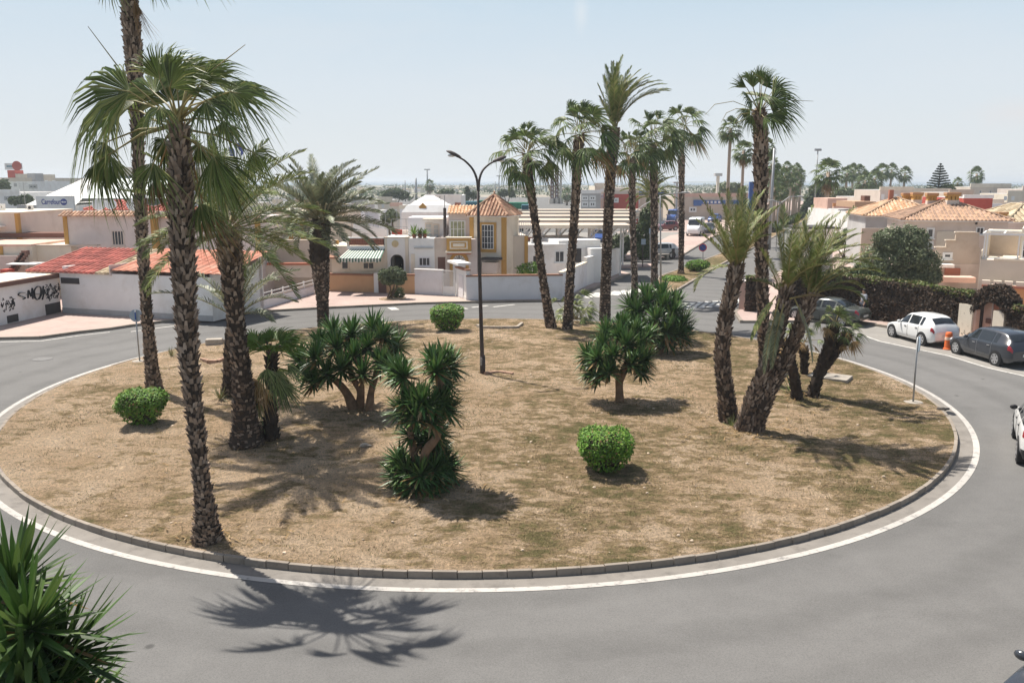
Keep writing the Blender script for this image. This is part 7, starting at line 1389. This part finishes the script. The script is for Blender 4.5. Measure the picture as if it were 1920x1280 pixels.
# twin armed lamp column on the median tip
b = G(1239, 534, .1); Y = b.y; o = thing('street_lamp', 'pale thin lamp column with two long flat arms on the median tip', 'street lamp', b); mb = MB(); mb.tube([b, P(1238.5, 440, Y), P(1238, 366, Y)], [.075, .06, .045], 8); mb.build('pole', M['grey'], o, smooth=True)
for pts in ([(1238, 370), (1226, 374), (1208, 384), (1190, 397)], [(1238, 368), (1255, 364), (1285, 361)]): mb = MB(); mb.tube(palm_pts(Y, *pts), [.04, .035, .03, .03][:len(pts)], 6); q = P(*pts[-1], Y); mb.blob(q, (.35, .14, .07), 8, 5, 0); mb.build('arm', M['grey'], o)
for pts, lab in (([(1455, 470), (1458, 400), (1462, 382), (1480, 369), (1500, 368)], 'curved arm avenue lamp among the distant palm trunks, nearer one'), ([(1478, 450), (1470, 395), (1464, 380), (1447, 376)], 'curved arm avenue lamp among the distant palm trunks, farther one')):
    Y = 98; o = thing('street_lamp', lab, 'street lamp', V((P(pts[0][0], 500, Y).x, Y, 0))); mb = MB(); mb.tube([V((P(pts[0][0], 500, Y).x, Y, 0))] + palm_pts(Y, *pts), [.07] + [.055]*len(pts), 7); mb.build('pole', M['grey'], o); mb = MB(); mb.blob(P(*pts[-1], Y), (.4, .15, .08), 8, 5, 0); mb.build('lamp_head', M['grey'], o)
# --- background palms: one prototype, copied
def far_palm_proto():
    o = thing('fan_palm', 'x', 'palm tree', (0, 0, 0)); mb = MB(); mb.tube([V((0, 0, -.2)), V((.05, 0, 3)), V((0, .03, 6.2)), V((.05, 0, 9))], [.32, .25, .22, .2], 9); mb.build('trunk', M['bark'], o, smooth=True)
    mb = LB(); r = random.Random(5)
    for k in range(34):
        f = k/33; az = k*2.4; el = radians(84 - 128*f + r.uniform(-8, 8)); d = V((cos(az)*cos(el), sin(az)*cos(el), sin(el))); A = V((.05, 0, 9.0 - .5*f)); H = A + d*r.uniform(.6, .9)
        fan_blade(mb, H, d + V((0, 0, -.25 - .2*f)), V((r.uniform(-.5, .5), r.uniform(-.5, .5), 1)), r.uniform(.75, .95), 16, 1.8, .35, r, .6)
    mb.build('crown', [M['fandark']], o); mb = LB()
    for k in range(16): az = k*2.4; A = V((.05 + cos(az)*.2, sin(az)*.2, 8.6 - .05*k)); fan_blade(mb, A, V((cos(az)*.35, sin(az)*.35, -1)), V((0, 0, 1)) + V((cos(az), sin(az), 0)), r.uniform(.8, 1.2), 10, .6, .1, r, 0)
    mb.build('dead_skirt', [M['dead']], o); return o
PR = far_palm_proto(); first = [True]
def far_palm(label, x, ycrown, Y, s=1.0, group=None, thin=1.0, rz=0, skirt=True):
    zc = zat(ycrown, Y); h = zc/9.0
    o = PR if first[0] else copy_tree(PR); first[0] = False; o['label'] = label
    if group: o['group'] = group
    elif 'group' in o.keys(): del o['group']
    o.location = (P(x, ycrown, Y).x, Y, 0); o.rotation_euler = (0, 0, rz)
    for ch in o.children:
        n = ch.name.split('.')[0]
        if n == 'trunk': ch.scale = (s*thin, s*thin, h)
        else: ch.scale = (s, s, s); ch.location = (0, 0, zc - 9.0*s)
        if n == 'dead_skirt' and not skirt: ch.scale = (s*.6, s*.6, s*.6); ch.location = (0, 0, zc - 9.0*s*.6)
    return o
far_palm('slim avenue palm with a knotted trunk and small head, left of the massive fan palm', 1370, 240, 92, 1.0, None, .75, 1, False)
far_palm('shorter slim avenue palm just left of the massive fan palm', 1395, 282, 106, 1.0, None, .8, 2)
far_palm('avenue palm whose head shows just right of the massive trunk, higher one', 1440, 275, 112, .9, None, .7, 3, False)
far_palm('avenue palm whose head shows just right of the massive trunk, lower one', 1447, 307, 126, 1.0, None, .8, 4)
AP = [(1452, 352, 138), (1460, 338, 146), (1466, 344, 150), (1472, 326, 156), (1479, 336, 162), (1484, 322, 168), (1488, 345, 172), (1492, 330, 178), (1497, 318, 184), (1500, 336, 190), (1463, 360, 142), (1490, 358, 175), (1448, 330, 134), (1456, 320, 150), (1475, 312, 165), (1494, 314, 186), (1503, 326, 196), (1469, 356, 152)]
for i, (x, y, Y) in enumerate(AP): far_palm('fan palm in the dense distant row on the avenue median', x, y, Y, (.8 + .03*(i % 7)), 'dense row of distant median palms', .8, i*.9, i % 3 == 0)
far_palm('lone full headed fan palm with orange dead skirt, right of the tall floodlight mast', 1554, 322, 122, 1.55, None, .9, 2)
for x, y, Y, lab in ((1588, 325, 215, 'leftmost'), (1600, 320, 225, 'second'), (1612, 322, 230, 'third'), (1622, 338, 190, 'fourth and lowest'), (1640, 334, 205, 'fifth'), (1655, 320, 235, 'sixth'), (1672, 319, 240, 'seventh'), (1697, 325, 240, 'rightmost')):
    far_palm(lab + ' fan palm from the left in the skyline cluster above the orange roof', x, y, Y, 1.75 if y > 330 else 1.6, 'skyline palms above the orange roof', .8, x, False)
far_palm('lone palm on the sea horizon far right', 1832, 326, 240, 1.7, None, .8, 3, False)
for x, y, Y, lab in ((806, 346, 300, 'small dark palm beside the wide headed floodlight mast'), (1063, 362, 280, 'small pale palm beside the brick towers')): far_palm(lab, x, y, Y, 1.5, None, .8, x, True)
far_palm('small windblown palm right of the pine on the skyline', 1796, 342, 200, 1.0, None, .7, 1, False)
# date palm behind the median fan palms
b = V((P(1222, 500, 92).x, 92, .1)); o = thing('date_palm', 'spreading date palm behind the median fan palms, on the far pavement', 'palm tree', b); palm_trunk(o, [b, P(1222, 440, 92), P(1220, 400, 92), P(1220, 372, 92)], [.4, .35, .34, .25], 'barkd', 71, .3, .3, .08, .3); date_crown(o, P(1220, 366, 92), 30, 2.9, 72, lo=-12, hi=80, bend=(.7, 1.3), wind=.3, n=26, lf=.5, lw=.05)
# Norfolk pine
b = V((P(1747, 500, 150).x, 150, 0)); o = thing('norfolk_pine', 'conical tiered pine tree on the right skyline', 'pine tree', b); zt = zat(309, 150); z0 = zat(366, 150); mb = MB(); mb.tube([b, V((b.x, b.y, zt))], [.25, .05], 7); mb.build('trunk', M['wood'], o); mb = MB(); r = random.Random(2)
for k in range(13):
    f = k/12; z = z0 + (zt - z0)*f; R = 2.1*(1 - f)**.8 + .12
    for j in range(8):
        a = 2*pi*j/8 + k*.5; L = R*r.uniform(.8, 1.1); d = V((cos(a), sin(a), .18)); s = V((-sin(a), cos(a), 0))
        for q in range(12): t = (q + 1)/12*L; p = V((b.x, b.y, z)) + d*t; w_ = .34*(1 - .5*q/12); mb.add([p - d*.14, p + s*w_ + V((0,0,.1)), p + d*.16, p - s*w_ + V((0,0,.1))], [(0,1,2,3)]); mb.add([p - d*.14, p + V((0,0,.24)), p + d*.16, p - V((0,0,.06))], [(0,1,2,3)])
mb.build('crown', M['pine'], o)
# shrubs and trees of the middle distance
tree('big round shrub on the far pavement right of the tall date palm', (1160, 486), .12, [(1158, 462, 20, 22), (1170, 456, 14, 16), (1148, 470, 12, 12)], 1300, .4, 'olive', 21)
tree('climber covered green tree behind the thin fan palms on the far pavement', (1205, 488), .12, [(1205, 440, 15, 26), (1212, 412, 13, 22), (1200, 466, 13, 18), (1215, 470, 12, 14)], 1000, .35, 'tree', 22)
tree('low round shrub by the bench on the far pavement', (1247, 482), .06, [(1247, 468, 9, 12)], 800, .25, 'tree', 23)
b = G(1312, 510, .1); t = thing('box_hedge', 'flat clipped hedge block on the median beside the no parking sign', 'hedge', b); mb = MB(); r = random.Random(9); q = b + V((0, .8, .5)); leafcloud(mb, q, 1.05, .9, .5, 2600, .14, r); mb.build('foliage', M['box'], t); mb = MB(); mb.blob(q - V((0,0,.1)), (.85, .7, .4), 10, 6, .1); mb.build('stems', M['twig'], t)
b = G(1262, 527, .1); t = thing('ground_cover', 'low green ground cover on the median tip', 'plant', b); mb = MB(); leafcloud(mb, b + V((.2, 1.0, .1)), 1.0, 1.8, .2, 2200, .14, r); mb.build('foliage', M['box'], t)
b = G(1498, 428, .1); t = thing('long_hedge', 'long dark clipped hedge along the avenue median below the palm row', 'hedge', b); mb = MB(); mc = MB(); a0, a1 = V((38.5, 131, 0)), V((62, 188, 0))
for i in range(3200): f = r.random(); p = a0.lerp(a1, f) + V((r.uniform(-.7, .7), 0, r.uniform(.1, 1.1))); m = V((r.uniform(-1, 1), r.uniform(-1, 1), r.uniform(-.2, 1))).normalized(); q1 = m.orthogonal().normalized(); q2 = m.cross(q1); l = .3; mb.add([p - q1*l, p + q2*l*.6, p + q1*l, p - q2*l*.6], [(0,1,2,3)])
mc.bar(a0 + V((0,0,.45)), a1 + V((0,0,.45)), 1.1, .9); mc.build('stems', M['twig'], t); mb.build('foliage', M['tree'], t)
for lab, x, base, Y, cr in (('dark pine grove behind the tall floodlight mast', 1530, 430, 190, [(1535, 378, 22, 22), (1520, 392, 18, 18), (1548, 395, 16, 22), (1530, 358, 12, 12)]), ('round green tree on the skyline beside the brown towers', 1370, 380, 210, [(1362, 352, 20, 9), (1378, 354, 14, 9)]), ('dark trees on the skyline left of the pavilion', 740, 400, 240, [(742, 361, 16, 7), (728, 364, 12, 6), (754, 366, 12, 7)]), ('dark spreading tree on the skyline right of the thick mast', 838, 400, 260, [(838, 360, 14, 5), (828, 364, 8, 4)]), ('trees above the green containers', 882, 400, 250, [(876, 362, 4, 12), (890, 366, 8, 6)]),
                        ('trees behind the green containers at right', 950, 400, 260, [(944, 362, 8, 6), (958, 362, 6, 7)]), ('green tree beside the tarpaulin behind the striped awning house', 740, 470, 90, [(735, 404, 12, 10), (724, 410, 9, 8)]), ('green treetops below the skyline palms at right', 1590, 400, 175, [(1582, 362, 18, 8), (1602, 366, 14, 7)]), ('dark round tree right of the pine', 1775, 400, 160, [(1778, 356, 10, 8), (1766, 362, 8, 7)])):
    tree(lab, (x, base), .2, cr, 520, 1.1 if Y > 150 else .5, 'tree' if 'green tree' not in lab else 'olive', x, z=0, depth=Y)
# --- vehicles and clutter of the far pavement
def far_car(label, x, y, az, kind, pm, L=4.2, H=1.5, W=1.75, name='parked_car', cat='car'): q = G(x, y, .124); car(name, label, q, az, L, W, H, kind, pm, cat=cat)
far_car('white delivery van parked on the far pavement, right of the knotted palm', 1304, 441, radians(250), 'van', 'carwhite', 5.4, 2.5, 2.0, 'parked_van', 'van'); far_car('dark red car parked behind the median lamp column', 1248, 432, radians(200), 'hatch', 'carred'); far_car('blue van parked at the far end of the far pavement', 1262, 415, radians(250), 'van', 'carblue', 5.0, 2.3, 1.9, 'parked_van', 'van'); far_car('dark blue car under the front canopy beside the tall date palm', 1120, 453, radians(265), 'suv', 'carblue'); far_car('silver car parked behind the bench on the far pavement', 1233, 483, radians(185), 'hatch', 'carsilver'); far_car('white car in the far car park left of the median palms', 1195, 470, radians(100), 'hatch', 'carwhite'); far_car('blue car far down the side of the tan shop building', 1340, 416, radians(240), 'hatch', 'carblue'); far_car('black car at the edge of the far pavement right of the white van', 1328, 437, radians(250), 'hatch', 'carblack')
b = G(1261, 484, .12); t = thing('litter_bin', 'dark cylindrical litter bin on the far pavement corner', 'litter bin', b); mb = MB(); mb.lathe(b, [(.2, 0), (.24, .1), (.24, .85), (.2, .9)], 14); mb.build('body', M['dark'], t); mb = MB(); mb.lathe(b, [(.25, .88), (.25, .95), (.08, 1.0)], 14); mb.build('lid', M['black'], t)
F = Fac(G(1235, 486, .12), G(1256, 485, .12)); o = B_('bench', 'low concrete bench on the far pavement beside the litter bin', F, 'bench'); part('seat', F, o, 'conc', (0, F.w, 0, .5, .5, .6)); part('leg', F, o, 'conc', (.1, .3, .05, .45, .1, .498)); part('leg', F, o, 'conc', (F.w-.3, F.w-.1, .05, .45, .1, .498))
for x, y, yt, lab in ((1205, 500, 448, 'slim dark post on the small traffic island'), (1219, 492, 428, 'pale slim pole on the far pavement left of the bench')): b = G(x, y, .12); t = thing('slim_post', lab, 'post', b); mb = MB(); mb.tube([b, P(x, yt, b.y)], .05, 8); mb.build('post', M['grey' if x > 1210 else 'dark'], t); mb = MB(); mb.box(b.x-.2, b.x+.2, b.y-.07, b.y-.05, zat(yt, b.y)-.5, zat(yt, b.y)); mb.build('plate', M['signback'], t)
# --- far plain: town and ridge
r = random.Random(31); i = 0
for x, yt, w_, Y in [(560 + k*11 + r.uniform(-4, 4), 357 + r.uniform(-1, 7), r.uniform(5, 12), r.uniform(480, 800)) for k in range(46)]:
    F = fac(x, x + w_, Y); zt = max(2.4, zat(yt, Y)); o = B_('distant_house', 'tiny pale house of the distant town on the plain', F, 'house', 'distant town on the plain'); part('wall', F, o, r.choice(['w_white', 'w_cream', 'w_rose', 'w_white', 'w_sand']), (0, F.w, 0, 8, -.3, zt)); part('roof', F, o, r.choice(['w_grey', 't_brown', 'w_cream']), (-.2, F.w+.2, -.2, 8.2, zt, zt+.35))
mb = MB(); r = random.Random(17)
for k in range(900):
    Y = r.uniform(300, 1300); x = r.uniform(-.55, .62)*Y
    if -.02 < x/Y - .40 < .03 and Y < 420: continue
    s_ = r.uniform(1.6, 3.4); leafcloud(mb, V((x, Y, s_*.45)), s_*1.8, s_*1.5, s_*.7, 26, s_*.7, r)
tag(mb.build('distant_scrub', M['tree']), 'belt of far trees and scrub on the plain below the horizon', 'scrub', kind='stuff')
def ridge(x0, x1, ytop, Y, name='hills', seed=1):
    mb = MB(); N = 60
    for i in range(N+1):
        f = i/N; x = x0 + (x1 - x0)*f; h = zat(ytop, Y)*(sin(pi*f)**.5)*(1 + .12*noise.noise(V((f*9, seed, 0)))) ; q = P(x, 338, Y)
        mb.v += [(q.x*.86, Y*.86, -1), (q.x, Y, max(h, -1)), (q.x*1.15, Y*1.15, -1)]
    for i in range(N):
        for k in (0, 1): mb.f.append((i*3+k, (i+1)*3+k, (i+1)*3+k+1, i*3+k+1))
    struct(name, mb, M['hill'], smooth=True)
ridge(1150, 1620, 340.5, 3400, seed=1); ridge(-700, 1350, 352, 2300, seed=2)
# --- haze
mb = MB(); mb.box(-6500, 6500, -120, 9000, -2.5, 19.5); hz = mb.build('haze', None if False else M['white']); hz.data.materials.clear(); hm = bpy.data.materials.new('haze'); hm.use_nodes = True; nt = hm.node_tree; nt.nodes.remove(nt.nodes['Principled BSDF']); pv = NN(nt, 'ShaderNodeVolumePrincipled', Color=(.86, .93, 1.0, 1), Density=.00040, Anisotropy=.2); nt.links.new(pv.outputs[0], nt.nodes['Material Output'].inputs['Volume']); hz.data.materials.append(hm); tag(hz, 'pale haze over the plain and the sea', 'haze', kind='stuff')
